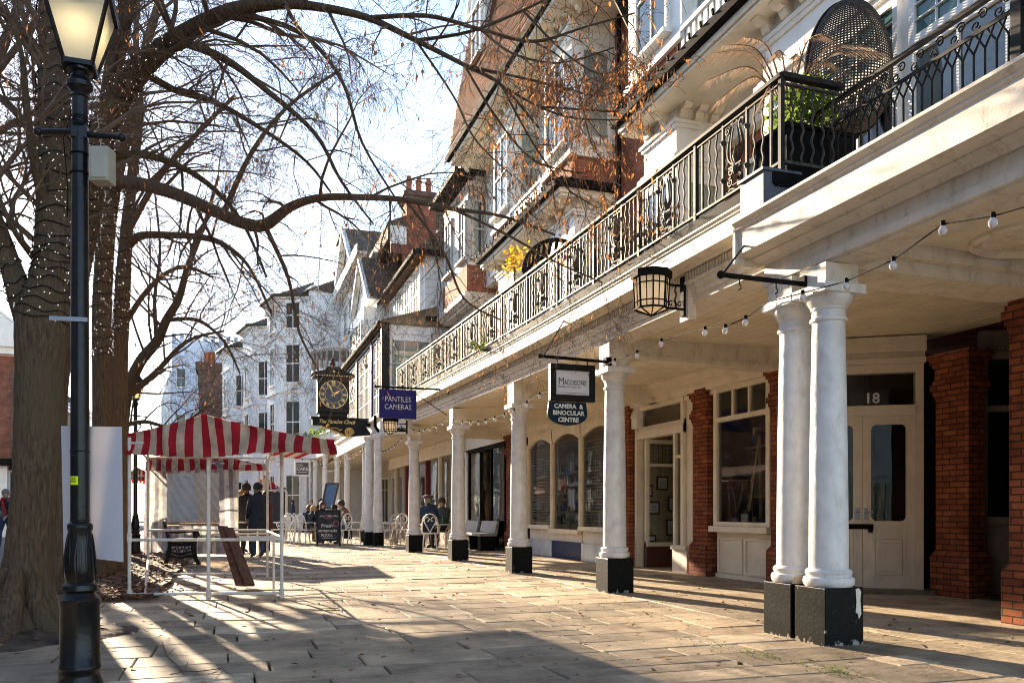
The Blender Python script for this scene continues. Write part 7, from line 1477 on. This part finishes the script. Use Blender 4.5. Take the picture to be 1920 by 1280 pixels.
for s in range(14):
    t = s / 13; a = PI * (.02 + .8 * t); cc = A + d * (.42 - .62 * math.cos(a)) + Vector((0, 0, -.25 + .62 * math.sin(a))); b.obox(cc, fw * .5, d * .03 * math.sin(a) + Vector((0, 0, .03 * math.cos(a))), d * .006)
for s in (-.48, .48): b.tube([A + fw * s + d * (.42 - .62 * math.cos(t)) + Vector((0, 0, -.25 + .62 * math.sin(t))) for t in [k * PI / 14 for k in range(13)]], .04, 6)
for s in (-.45, .45): b.tube([A + fw * s + d * .0 + Vector((0, 0, -.2)), Vector((A.x, A.y, 4.18)) + fw * s], .03, 6)
b.build('slats', M['gutter'], sb)
ys_ = thing('yellow_shrub', tuple(P(965, 500, 17.3)), 'yellow leaved climbing shrub on the balcony', 'plant'); rnd = random.Random(33); b = MB()
for (px, py, n) in ((962, 476, 90), (970, 490, 90), (956, 503, 80), (952, 518, 40), (990, 470, 25), (1005, 492, 25)): leafclump(b, P(px, py, 17.3), .2, n, .075, rnd, 1.1, .6)
b.build('foliage', M['leafy'], ys_); b = MB(); q = P(965, 500, 17.3); b.tube([Vector((q.x, q.y, 4.18)), q], .02, 5); b.build('stem', M['twig'], ys_)
fn = thing('gutter_fern', tuple(onx(905, 655, 4.53)), 'bright green fern growing from the balcony gutter', 'plant'); b = MB(); c = onx(905, 657, 4.55); rnd = random.Random(34)
for k in range(26):
    v = Vector((rnd.gauss(-.3, .5), rnd.gauss(0, .7), rnd.uniform(-.2, .9))).normalized(); l = rnd.uniform(.15, .34); pts = [c, c + v * l * .6 + Vector((0, 0, .03)), c + v * l + Vector((0, 0, -.06))]
    b.tube(pts, .004, 3)
    for j in range(10): f = j / 10; q = pts[0].lerp(pts[1], f * 2) if f < .5 else pts[1].lerp(pts[2], f * 2 - 1); sd_ = v.cross(Vector((0, 0, 1))).normalized() * .045 * (1 - f * .6); b.add([q, q + sd_ + v * .03, q + v * .02, q - sd_ + v * .03], [(0, 1, 2), (0, 2, 3)])
b.build('fronds', translucent('bright_fern', (.16, .26, .02), (.4, .55, .03), .4), fn)
dp = thing('balcony_shrub', (5.0, 9.2, 4.17), 'dry brown shrub behind the iron balcony rail above the octagonal lantern', 'plant'); b = MB(); rnd = random.Random(35)
for k in range(60): a = Vector((5.0 + rnd.gauss(0, .12), 9.3 + rnd.gauss(0, .35), 4.17)); b.tube([a, a + Vector((rnd.gauss(0, .1), rnd.gauss(0, .1), rnd.uniform(.4, .75)))], .006, 3)
b.build('stems', M['twig'], dp); b = MB(); leafclump(b, (5.0, 9.3, 4.55), .42, 260, .09, rnd, .7); b.build('foliage', M['dry'], dp)
pn_ = thing('potted_palm', (4.9, 22.4, 4.3), 'small green potted palm at the far end of the balcony', 'plant'); b = MB(); rnd = random.Random(36); c = Vector((5.0, 22.3, 4.95))
for k in range(14):
    v = Vector((rnd.gauss(-.2, .7), rnd.gauss(0, .6), rnd.uniform(.1, .8))).normalized(); pts = [c, c + v * .5 + Vector((0, 0, .1)), c + v * .95 - Vector((0, 0, .12))]; sd_ = v.cross(Vector((0, 0, 1))).normalized() * .035; b.add([pts[0] - sd_ * .3, pts[0] + sd_ * .3, pts[1] + sd_, pts[1] - sd_, pts[2]], [(0, 1, 2, 3), (3, 2, 4)])
b.build('fronds', M['leafg'], pn_); b = MB(); b.tube([(5.0, 22.3, 4.3), c], .03, 6); b.lathe((5.0, 22.3, 4.17), [(.14, 0), (.18, .28)], 12); b.build('pot', M['s4'], pn_)
# ---------------------------------------------------------------- people
M['skin'] = mat('skin', (.52, .3, .21), .6, var=.06); M['skinpale'] = mat('skin_pale', (.6, .38, .28), .6, var=.06)
def cl(name, c, r=.85): return mat(name, c, r, var=.2, scale=9)
M['jeans'] = cl('blue_jeans', (.03, .055, .11)); M['darktr'] = cl('dark_trousers', (.02, .02, .024)); M['navycoat'] = cl('navy_coat', (.014, .018, .032)); M['blackcoat'] = cl('black_coat', (.01, .011, .013)); M['browncoat'] = cl('brown_jacket', (.13, .07, .038)); M['maroon'] = cl('maroon_coat', (.09, .014, .022)); M['bluecoat'] = cl('blue_jacket', (.015, .035, .085)); M['greytop'] = cl('grey_jumper', (.13, .12, .14)); M['shoe'] = cl('dark_shoe', (.018, .014, .012), .5); M['brownshoe'] = cl('brown_shoe', (.16, .06, .03), .5); M['pinktop'] = cl('pale_pink_top', (.5, .33, .28)); M['tan'] = cl('tan_trousers', (.22, .12, .08)); M['olive'] = cl('olive_jacket', (.035, .045, .035))
HAIR = {k: mat(k + '_hair', c, .55, var=.25, scale=60, bump=.5, bscale=120) for k, c in (('black', (.012, .01, .009)), ('brown', (.06, .03, .016)), ('blond', (.42, .26, .1)), ('auburn', (.16, .06, .025)), ('grey', (.22, .2, .19)))}
def stand_pose(lean=0, arm=0, stride=0):
    J = {'pelvis': (0, 0, .95, .135), 'belly': (0, .01 + lean * .1, 1.1, .13), 'chest': (0, .0 + lean * .25, 1.33, .15), 'neck': (0, lean * .4 + .0, 1.51, .056), 'jaw': (0, lean * .5 + .03, 1.6, .07), 'head': (0, lean * .5 + .02, 1.68, .094), 'crown': (0, lean * .5 + .005, 1.745, .075), 'nose': (0, lean * .5 + .125, 1.655, .014)}
    for s, k in ((-1, 'l'), (1, 'r')):
        st = stride * s
        J.update({'hip' + k: (.095 * s, 0, .9, .1), 'knee' + k: (.1 * s, .03 + st * .18, .5, .066), 'ankle' + k: (.1 * s, -.02 + st * .3, .085, .044), 'toe' + k: (.115 * s, .15 + st * .3, .035, .036), 'sho' + k: (.18 * s, lean * .3, 1.42, .07), 'elb' + k: (.25 * s, -.02 + arm * .08 + lean * .3, 1.14, .05), 'wri' + k: (.22 * s, .1 + arm * .2 + lean * .3, .93 + arm * .12, .034)})
    return J
def sit_pose(lean=.3, arm=1, tilt=.0):
    J = {'pelvis': (0, 0, .53, .14), 'belly': (0, .03 + lean * .15, .7, .135), 'chest': (0, lean * .4, .93, .15), 'neck': (0, lean * .62, 1.1, .056), 'jaw': (0, lean * .75 + .03, 1.18, .07), 'head': (0, lean * .78 + .03, 1.26, .094), 'crown': (0, lean * .78 + .01, 1.325, .075), 'nose': (0, lean * .78 + .13, 1.235 - tilt, .014)}
    for s, k in ((-1, 'l'), (1, 'r')):
        J.update({'hip' + k: (.1 * s, .06, .52, .1), 'knee' + k: (.12 * s, .45, .53, .068), 'ankle' + k: (.12 * s, .4, .085, .044), 'toe' + k: (.13 * s, .56, .035, .036), 'sho' + k: (.18 * s, lean * .45, 1.02, .07), 'elb' + k: (.24 * s, .12 + lean * .5, .8, .05), 'wri' + k: (.1 * s, .34 + lean * .4, .82, .034)})
    return J
BONES = [('pelvis', 'belly', 'top'), ('belly', 'chest', 'top'), ('chest', 'neck', 'top'), ('neck', 'jaw', 'skin'), ('jaw', 'head', 'skin'), ('head', 'crown', 'skin'), ('head', 'nose', 'skin')]
for k in 'lr': BONES += [('pelvis', 'hip' + k, 'leg'), ('hip' + k, 'knee' + k, 'leg'), ('knee' + k, 'ankle' + k, 'leg'), ('ankle' + k, 'toe' + k, 'shoe'), ('chest', 'sho' + k, 'top'), ('sho' + k, 'elb' + k, 'top'), ('elb' + k, 'wri' + k, 'top')]
def person(loc, rz, J, mats, hair, label, s=1.0, longhair=0, coat=None, extras=None, hat=None, group=None, turn=0):
    J = dict(J); bones = list(BONES)
    if turn:      # turn the head about the neck
        c = J['neck']
        for k in ('jaw', 'head', 'crown', 'nose'):
            x, y, z, r = J[k]; dx, dy = x - c[0], y - c[1]; J[k] = (c[0] + dx * math.cos(turn) - dy * math.sin(turn), c[1] + dx * math.sin(turn) + dy * math.cos(turn), z, r)
    for k, sg in (('l', -1), ('r', 1)):
        w_, e_ = Vector(J['wri' + k][:3]), Vector(J['elb' + k][:3]); dd = (w_ - e_).normalized(); side = dd.cross(Vector((0, 0, 1)))
        side = side.normalized() if side.length > .1 else Vector((1, 0, 0)); up = side.cross(dd)
        pm = w_ + dd * .06; J['palm' + k] = (*pm, .03); bones.append(('wri' + k, 'palm' + k, 'skin'))
        for f in range(4):
            b0 = pm + side * (f - 1.5) * .019 + dd * .03; b1 = b0 + dd * (.045, .052, .048, .036)[f] - up * .008; b2 = b1 + dd * .025 - up * .022
            J[f'f{f}a{k}'], J[f'f{f}b{k}'], J[f'f{f}c{k}'] = (*b0, .0095), (*b1, .009), (*b2, .008); bones += [('palm' + k, f'f{f}a{k}', 'skin'), (f'f{f}a{k}', f'f{f}b{k}', 'skin'), (f'f{f}b{k}', f'f{f}c{k}', 'skin')]
        t0 = w_ + dd * .04 - side * sg * .032; t1 = t0 + dd * .035 - side * sg * .02; J['ta' + k], J['tb' + k] = (*t0, .011), (*t1, .009); bones += [('palm' + k, 'ta' + k, 'skin'), ('ta' + k, 'tb' + k, 'skin')]
    names = list(J); idx = {n: i for i, n in enumerate(names)}
    me = bpy.data.meshes.new('p'); me.from_pydata([J[n][:3] for n in names], [(idx[a], idx[c]) for a, c, _ in bones], []); o = bpy.data.objects.new('p', me); COL.objects.link(o)
    md = o.modifiers.new('s', 'SKIN'); md.use_smooth_shade = True
    for n in names:
        v = me.skin_vertices[0].data[idx[n]]; v.radius = (J[n][3], J[n][3]); v.use_root = (n == 'pelvis')
        if n in ('chest', 'belly', 'pelvis'): v.radius = (J[n][3] * 1.05, J[n][3] * .8)
    sd = o.modifiers.new('d', 'SUBSURF'); sd.levels = 2; sd.render_levels = 2
    body = eval_mesh(o, 'person'); bpy.data.objects.remove(o); bpy.data.meshes.remove(me)
    keys = ['top', 'leg', 'shoe', 'skin']; body.materials.clear()
    for k in keys: body.materials.append(mats[k])
    segs = [(Vector(J[a][:3]), Vector(J[c][:3]), keys.index(m), (J[a][3] + J[c][3]) / 2) for a, c, m in bones]; ix = []
    for p in body.polygons:
        c = p.center; best = (9, 0)
        for a, e, mi, rr in segs:
            d_ = e - a; t = max(0, min(1, (c - a).dot(d_) / max(d_.length_squared, 1e-9))); q = (c - a - d_ * t).length - rr
            if q < best[0]: best = (q, mi)
        ix.append(best[1])
    body.polygons.foreach_set('material_index', ix); body.polygons.foreach_set('use_smooth', [True] * len(ix))
    P_ = bpy.data.objects.new('person', body); COL.objects.link(P_); tag(P_, label, 'person', group)
    hd = Vector(J['head'][:3]); fwd = (Vector(J['nose'][:3]) - hd); fwd.z = 0; fwd.normalize(); sdv = Vector((-fwd.y, fwd.x, 0))
    b = MB(); vs = []; n, m = 14, 8
    for j in range(m + 1):
        for i in range(n):
            a = 2 * PI * i / n; face = math.cos(a)      # face direction opens the hair
            low = (-.02 if face > .45 else (-.07 - longhair * .16 if face < .2 else -.05)); ph = PI / 2 * (1 - j / m); z = .098 * math.sin(PI / 2 - ph) if False else 0
            v = j / m; zz_ = low + (.125 - low) * v; rr = .105 * math.sqrt(max(0.0, 1 - max(0, (zz_ - .01) / .118) ** 2)) * (1 if face < .45 else .98)
            vs.append(hd + fwd * face * rr * 1.08 + sdv * math.sin(a) * rr + Vector((0, 0, zz_)) - fwd * .008)
    b.add(vs, [(j * n + i, j * n + (i + 1) % n, (j + 1) * n + (i + 1) % n, (j + 1) * n + i) for j in range(m) for i in range(n)])
    for sg in (-1, 1): pass
    b.build('hair', HAIR[hair], P_, smooth=70, local=True)
    b = MB()
    for sg in (-1, 1): b.ball(hd + fwd * .088 + sdv * .032 * sg + Vector((0, 0, .0)), .011, 6, 4)
    b.build('eyes', M['black'], P_, local=True)
    b = MB(); b.obox(hd + fwd * .092 + Vector((0, 0, -.07)), sdv * .022, fwd * .006, Vector((0, 0, .005))); b.build('mouth', bpy.data.materials.get('lip') or mat('lip', (.3, .09, .08)), P_, local=True)
    if hat:
        b = MB(); b.lathe(hd + Vector((0, 0, .04)), hat[1], 16); b.build('hat', hat[0], P_, smooth=50, local=True)
    if coat:
        b = MB(); c = Vector(J['belly'][:3]); prof = [(coat[1], coat[2]), (coat[1] * .96, coat[2] + .12), (.205, .95), (.19, 1.1), (.205, 1.28), (.215, 1.38), (.16, 1.46), (.075, 1.53)]
        b.lathe((0, 0, 0), prof, 20); b.v = [(x * 1.08, y * .76 + c.y * .9 * min(1, z / 1.1), z) for x, y, z in b.v]; b.build('coat', coat[0], P_, smooth=60, local=True)
    if extras: extras(P_, J)
    P_.location = loc; P_.rotation_euler = (0, 0, rz); P_.scale = (s, s, s); return P_
def mm(top, leg, shoe=None, skin=None): return {'top': M[top], 'leg': M[leg], 'shoe': M[shoe or 'shoe'], 'skin': M[skin or 'skin']}
def at(px, Z): q = P(px, 960, Z); q.z = 0; return q
person(at(484, 20.3), R(22), stand_pose(arm=.2), mm('navycoat', 'jeans'), 'black', 'person in a long navy coat and jeans, dark hair in a bun, at the stall', s=1.02, longhair=0, coat=(M['navycoat'], .24, .62), turn=R(35),
       extras=lambda p, J: MB().lathe(Vector(J['head'][:3]) + Vector((.03, -.11, .02)), [(.01, -.05), (.05, -.03), (.06, .01), (.04, .05), (.01, .06)], 10).build('hair_bun', HAIR['black'], p, smooth=60, local=True))
person(at(463, 21.2), R(-20), stand_pose(arm=.3), mm('blackcoat', 'darktr'), 'black', 'person in a long black coat standing close beside the navy coat at the striped stall', s=1.03, coat=(M['blackcoat'], .23, .5), turn=R(40))
person(at(452, 22.6), R(-150), stand_pose(arm=.8), mm('tan', 'darktr', skin='skinpale'), 'blond', 'fair haired person facing out from behind the striped sheet', s=.95, longhair=1)
person(at(500, 22.0), R(60), stand_pose(arm=.2), mm('maroon', 'darktr'), 'brown', 'person in a maroon coat half hidden behind the navy coated one', s=.93, coat=(M['maroon'], .23, .7))
CT0 = at(612, 29.3)
person(at(661, 28.7), R(78), sit_pose(.42), mm('browncoat', 'jeans'), 'black', 'seated man in a brown jacket with glasses leaning over the white table', s=1.112,
       extras=lambda p, J: MB().tube([Vector(J['head'][:3]) + Vector((-.07, .09, .012)), Vector(J['head'][:3]) + Vector((.07, .09, .012))], .008, 5).build('glasses', M['black'], p, local=True))
person(at(600, 30.6), R(-160), sit_pose(.2), mm('blackcoat', 'darktr', skin='skinpale'), 'brown', 'seated woman in black with long dark hair behind the chalkboard', s=1.102, longhair=1.6, turn=R(15))
person(at(579, 28.6), R(-62), sit_pose(.22), mm('navycoat', 'tan', 'brownshoe', 'skinpale'), 'blond', 'seated child with short blond hair in a navy top', s=0.972)
person(at(569, 29.8), R(-75), sit_pose(.25), mm('blackcoat', 'tan', 'shoe', 'skinpale'), 'auburn', 'seated child with auburn hair half hidden behind the blond one', s=0.994)
person(at(628, 29.9), R(170), sit_pose(.3), mm('blackcoat', 'darktr'), 'black', 'seated person in a round black hat bent behind the chalkboard', s=0.972, hat=(M['blackcoat'], [(.14, .0), (.14, .01), (.11, .02), (.11, .08), (.08, .11), (.01, .12)]))
person(at(803, 24.4), R(-12), sit_pose(.16), mm('bluecoat', 'darktr'), 'grey', 'seated man in a navy coat and flat cap, back to the camera under the arcade', s=1.166, hat=(cl('tweed_cap', (.09, .06, .045)), [(.125, .0), (.135, .03), (.13, .06), (.07, .09), (.01, .095)]))
person(at(833, 25.5), R(125), sit_pose(.1), mm('olive', 'darktr'), 'brown', 'seated person in a dark green jacket facing the man in the flat cap', s=1.134)
def scarf(p, J):
    b = MB(); b.tube([Vector((.09 * math.cos(t), .02 + .085 * math.sin(t), 1.5 + .02 * math.sin(t * 2))) for t in [k * PI / 6 for k in range(13)]], .035, 8); b.tube([(.05, .1, 1.48), (-.02, .14, 1.35), (-.1, .15, 1.15), (-.12, .15, 1.02)], [.04, .045, .04, .035], 8); b.build('scarf', cl('red_scarf', (.42, .02, .02)), p, smooth=60, local=True)
    b = MB()
    for s in (-1, 1): b.prism([(s * .06, .135, 1.46), (s * .2, .11, 1.4), (s * .24, .1, .92), (s * .13, .15, .92)], (0, -.02, 0))
    b.build('jacket_front', M['blackcoat'], p, local=True)
person(at(11, 24.6), R(150), stand_pose(arm=.5, stride=.5), mm('greytop', 'jeans'), 'grey', 'man walking in a red scarf, dark open jacket and blue jeans at the left edge', extras=scarf)
person(at(549, 46), R(100), stand_pose(), mm('bluecoat', 'jeans'), 'brown', 'distant person in blue standing under the far arcade left of the cake sign columns')
person(at(584, 44), R(150), stand_pose(), mm('pinktop', 'darktr', skin='skinpale'), 'blond', 'distant person in a pale pink top standing under the far arcade')
person(at(601, 42), R(-150), stand_pose(), mm('darktr', 'darktr'), 'brown', 'distant person in dark clothes standing behind the tall blue board')
# ---------------------------------------------------------------- wire chairs, tables
M['wire'] = mat('white_wire', (.72, .7, .66), .4, var=.05)
def wire_chair(label):
    t = thing('wire_chair', (0, 0, 0), label, 'chair', 'white wire cafe chairs'); r = .018
    b = MB(); b.tube([(.22 * math.cos(a), .22 * math.sin(a), .46) for a in [k * PI / 10 for k in range(21)]], r, 6)
    for k in range(7): x = -.18 + k * .06; h = math.sqrt(.22 ** 2 - x * x); b.tube([(x, -h, .46), (x, h, .46)], .005, 4)
    b.build('seat', M['wire'], t)
    b = MB(); b.tube([(-.2, -.18, .46), (-.21, -.22, .7), (-.17, -.25, .88), (-.08, -.27, .96), (0, -.27, .98), (.08, -.27, .96), (.17, -.25, .88), (.21, -.22, .7), (.2, -.18, .46)], r, 6)
    for s in (-1, 1):
        b.tube([(s * .0, -.2, .48), (s * .07, -.23, .62), (s * .15, -.25, .76), (s * .14, -.26, .86), (s * .07, -.265, .9), (s * .02, -.26, .84), (s * .04, -.26, .78), (s * .08, -.255, .8)], .013, 5)
    b.build('backrest', M['wire'], t)
    for s in (-1, 1):
        b = MB(); b.tube([(s * .21, -.2, .68), (s * .25, -.05, .7), (s * .27, .12, .68), (s * .27, .2, .6), (s * .25, .17, .53), (s * .23, .1, .56), (s * .24, .12, .62)], .015, 5); b.tube([(s * .22, .1, .46), (s * .26, .17, .53)], .015, 5); b.build('armrest', M['wire'], t)
        for y, k in ((.16, 1), (-.16, -1)): b = MB(); b.tube([(s * .15, y, .46), (s * .17, y * 1.1, .25), (s * .19, y * 1.35, 0)], .016, 6); b.build('leg', M['wire'], t)
    t.scale = (1.08,) * 3
    return t
c0 = None
CH = [(806, 23.75, -12, 'white wire chair under the man in the navy coat and flat cap'), (664, 28.75, 80, 'white wire chair with curled arms under the man in brown'), (577, 28.5, -62, 'white wire chair under the blond child'), (520, 29.0, -100, 'empty white wire chair, leftmost beside the stall post'), (537, 30.2, 160, 'empty white wire chair between the stall post and the children'), (548, 28.6, -30, 'empty white wire chair just left of the children'), (566, 29.9, -75, 'white wire chair under the auburn child'), (600, 30.9, -160, 'white wire chair under the woman in black'), (735, 27.8, 20, 'empty white wire chair behind the small dog'), (752, 29.0, 160, 'empty white wire chair beside the arcade table behind the dog'), (642, 28.2, 30, 'white wire chair right of the chalkboard'), (836, 25.6, 125, 'white wire chair under the person in dark green')]
for i, (px, Z, a, lb) in enumerate(CH):
    if c0 is None: c0 = wire_chair(lb); c = c0; c.location = at(px, Z); c.rotation_euler = (0, 0, R(a))
    else: dup(c0, at(px, Z), R(a), lb)
def wire_table(label, px, Z):
    q = at(px, Z); t = thing('cafe_table', tuple(q), label, 'table', 'round cafe tables'); b = MB(); b.lathe((q.x, q.y, .72), [(.36, 0), (.37, .012), (.36, .025)], 28); b.build('table_top', M['wire'], t, smooth=40)
    for k in range(3): a = k * 2 * PI / 3; b = MB(); b.tube([q + Vector((.3 * math.cos(a), .3 * math.sin(a), 0)), q + Vector((.08 * math.cos(a), .08 * math.sin(a), .35)), q + Vector((.25 * math.cos(a), .25 * math.sin(a), .72))], .012, 6); b.build('leg', M['wire'], t)
    return q
wire_table('round white table the family sits at behind the chalkboard', 622, 29.3); wire_table('round white table between the empty chairs by the stall post', 534, 29.5); q = wire_table('round white table between the flat cap man and the person in green', 826, 24.9); wire_table('round white table under the arcade behind the dog', 745, 28.4)
b = MB(); b.lathe((q.x + .05, q.y - .05, .745), [(.03, 0), (.032, .12), (.014, .17), (.013, .24)], 12); tag(b.build('bottle', mat('green_bottle', (.05, .2, .1), .1)), 'small green bottle on the table under the arcade', 'bottle')
b = MB(); b.lathe((q.x - .13, q.y - .1, .745), [(.03, 0), (.042, .07), (.04, .075)], 12); tag(b.build('cup', M['white']), 'white cup on the table under the arcade', 'cup')
# low timber planter panel by the shop
# ---------------------------------------------------------------- chalkboards
def a_board(px, Z, w, h, rz, label):
    q = at(px, Z); t = thing('chalkboard', (0, 0, 0), label, 'chalkboard')
    for s in (-1, 1):
        T = lambda u, v, o: Vector((u, s * (.26 * (1 - v / h) + .012 + o), v)); b = MB()
        fr = []
        for u0, u1, v0, v1 in ((-w / 2, -w / 2 + .05, 0, h), (w / 2 - .05, w / 2, 0, h), (-w / 2 + .05, w / 2 - .05, h - .05, h), (-w / 2 + .05, w / 2 - .05, .16, .21)):
            vs = [T(u, v, o) for o in (-.015, .015) for v in (v0, v1) for u in (u0, u1)]; b.add(vs, [(0, 2, 3, 1), (4, 5, 7, 6), (0, 1, 5, 4), (1, 3, 7, 5), (3, 2, 6, 7), (2, 0, 4, 6)])
        b.build('frame', M['black'], t); b = MB(); b.quad(T(-w / 2 + .04, .2, .0), T(w / 2 - .04, .2, 0), T(w / 2 - .04, h - .04, 0), T(-w / 2 + .04, h - .04, 0)); b.build('slate', mat('slate_black', (.02, .022, .028), .7, var=.4) if s < 0 else bpy.data.materials['slate_black'], t)
    up = Vector((0, .26, h)).normalized(); b = MB()
    P0 = lambda v, u=0: Vector((u, -(.26 * (1 - v / h) + .012) - .004, v))
    for tx, v, s in (('Fresh', .66, .17), ('homemade', .5, .15), ('PIZZA', .34, .14)): c2 = text_mb(tx, P0(v, -.06), (1, 0, 0), up, s, shear=.15); b.add(c2.v, c2.f)
    for u in (-.22, .02, .2): c2 = text_mb(('thin', 'cake', 'coffee')[int((u + .3) * 4)], P0(.98, u), (1, 0, 0), up, .08); b.add(c2.v, c2.f)
    b.tube([P0(.26, -.2), P0(.26, .22)], .006, 4); b.build('chalk_writing', M['signwhite'], t)
    b = MB(); b.tube([P0(.72 + .09 * math.sin(a), .24 + .09 * math.cos(a)) for a in [k * PI / 8 for k in range(17)]], .012, 5); b.tube([P0(.96 + .05 * math.sin(a), -.02 + .13 * math.cos(a)) for a in [k * PI / 8 for k in range(17)]], .012, 5); b.build('chalk_drawing', mat('pink_chalk', (.45, .16, .17)), t)
    t.location = q; t.rotation_euler = (0, 0, rz); return t
a_board(616, 27.3, .78, 1.18, R(-6), 'black folding chalkboard with white and pink chalk writing in front of the cafe table')
mb_ = thing('menu_board', tuple(at(619, 32)), 'tall tilted blue menu board on a stand among the arcade columns', 'chalkboard'); b = MB(); cs_ = [P(603, 952, 32), P(624, 952, 31.7), P(635, 906, 31.9), P(612, 906, 32.2)]; b.prism(cs_, (0, .04, 0)); b.build('slate', mat('blue_slate', (.07, .13, .22), .35), mb_)
b = MB()
for i in range(4): b.bar(cs_[i] + Vector((0, -.01, 0)), cs_[(i + 1) % 4] + Vector((0, -.01, 0)), .05, .05)
b.tube([cs_[0], (cs_[0].x, cs_[0].y, 0)], .025, 6); b.tube([cs_[1], (cs_[1].x, cs_[1].y, 0)], .025, 6); b.build('frame', M['plank'], mb_)
# ---------------------------------------------------------------- small terrier sitting by the column
def dog(loc, rz):
    J = {'rump': (0, -.12, .12, .085), 'belly': (0, -.02, .2, .085), 'chest': (0, .07, .27, .08), 'neck': (0, .1, .36, .055), 'head': (0, .13, .43, .06), 'muz': (0, .2, .41, .034), 'tip': (0, .235, .405, .022), 'tail': (0, -.2, .14, .02), 'tail2': (0, -.25, .22, .014)}
    E = [('rump', 'belly'), ('belly', 'chest'), ('chest', 'neck'), ('neck', 'head'), ('head', 'muz'), ('muz', 'tip'), ('rump', 'tail'), ('tail', 'tail2')]
    for s, k in ((-1, 'l'), (1, 'r')):
        J.update({'sh' + k: (.05 * s, .08, .2, .04), 'wr' + k: (.05 * s, .09, .1, .026), 'pw' + k: (.05 * s, .12, .02, .026), 'kn' + k: (.1 * s, .02, .14, .05), 'ho' + k: (.1 * s, -.1, .04, .026), 'hp' + k: (.1 * s, .03, .02, .026), 'er' + k: (.04 * s, .11, .49, .02), 'et' + k: (.05 * s, .115, .53, .01)})
        E += [('chest', 'sh' + k), ('sh' + k, 'wr' + k), ('wr' + k, 'pw' + k), ('rump', 'kn' + k), ('kn' + k, 'ho' + k), ('ho' + k, 'hp' + k), ('head', 'er' + k), ('er' + k, 'et' + k)]
    nm = list(J); ix = {n: i for i, n in enumerate(nm)}; me = bpy.data.meshes.new('d'); me.from_pydata([J[n][:3] for n in nm], [(ix[a], ix[c]) for a, c in E], []); o = bpy.data.objects.new('d', me); COL.objects.link(o); md = o.modifiers.new('s', 'SKIN')
    for n in nm: v = me.skin_vertices[0].data[ix[n]]; v.radius = (J[n][3],) * 2; v.use_root = n == 'rump'
    s_ = o.modifiers.new('d', 'SUBSURF'); s_.levels = 2; s_.render_levels = 2; bm = eval_mesh(o, 'dog'); bpy.data.objects.remove(o); bpy.data.meshes.remove(me)
    r = random.Random(5)
    bm.materials.clear(); bm.materials.append(mat('pale_terrier_fur', (.5, .42, .33), .9, var=.25, scale=30, bump=.8, bscale=90)); bm.polygons.foreach_set('use_smooth', [True] * len(bm.polygons))
    D = bpy.data.objects.new('dog', bm); COL.objects.link(D); tag(D, 'small pale terrier sitting beside the flared white column', 'dog')
    b = MB(); b.ball((0, .255, .412), .012, 6, 4); b.ball((-.025, .18, .45), .008, 6, 4); b.ball((.025, .18, .45), .008, 6, 4); b.build('nose_and_eyes', M['black'], D, local=True); D.location = loc; D.rotation_euler = (0, 0, rz); D.scale = (1.15,) * 3
dog(at(738, 27.8), R(175))
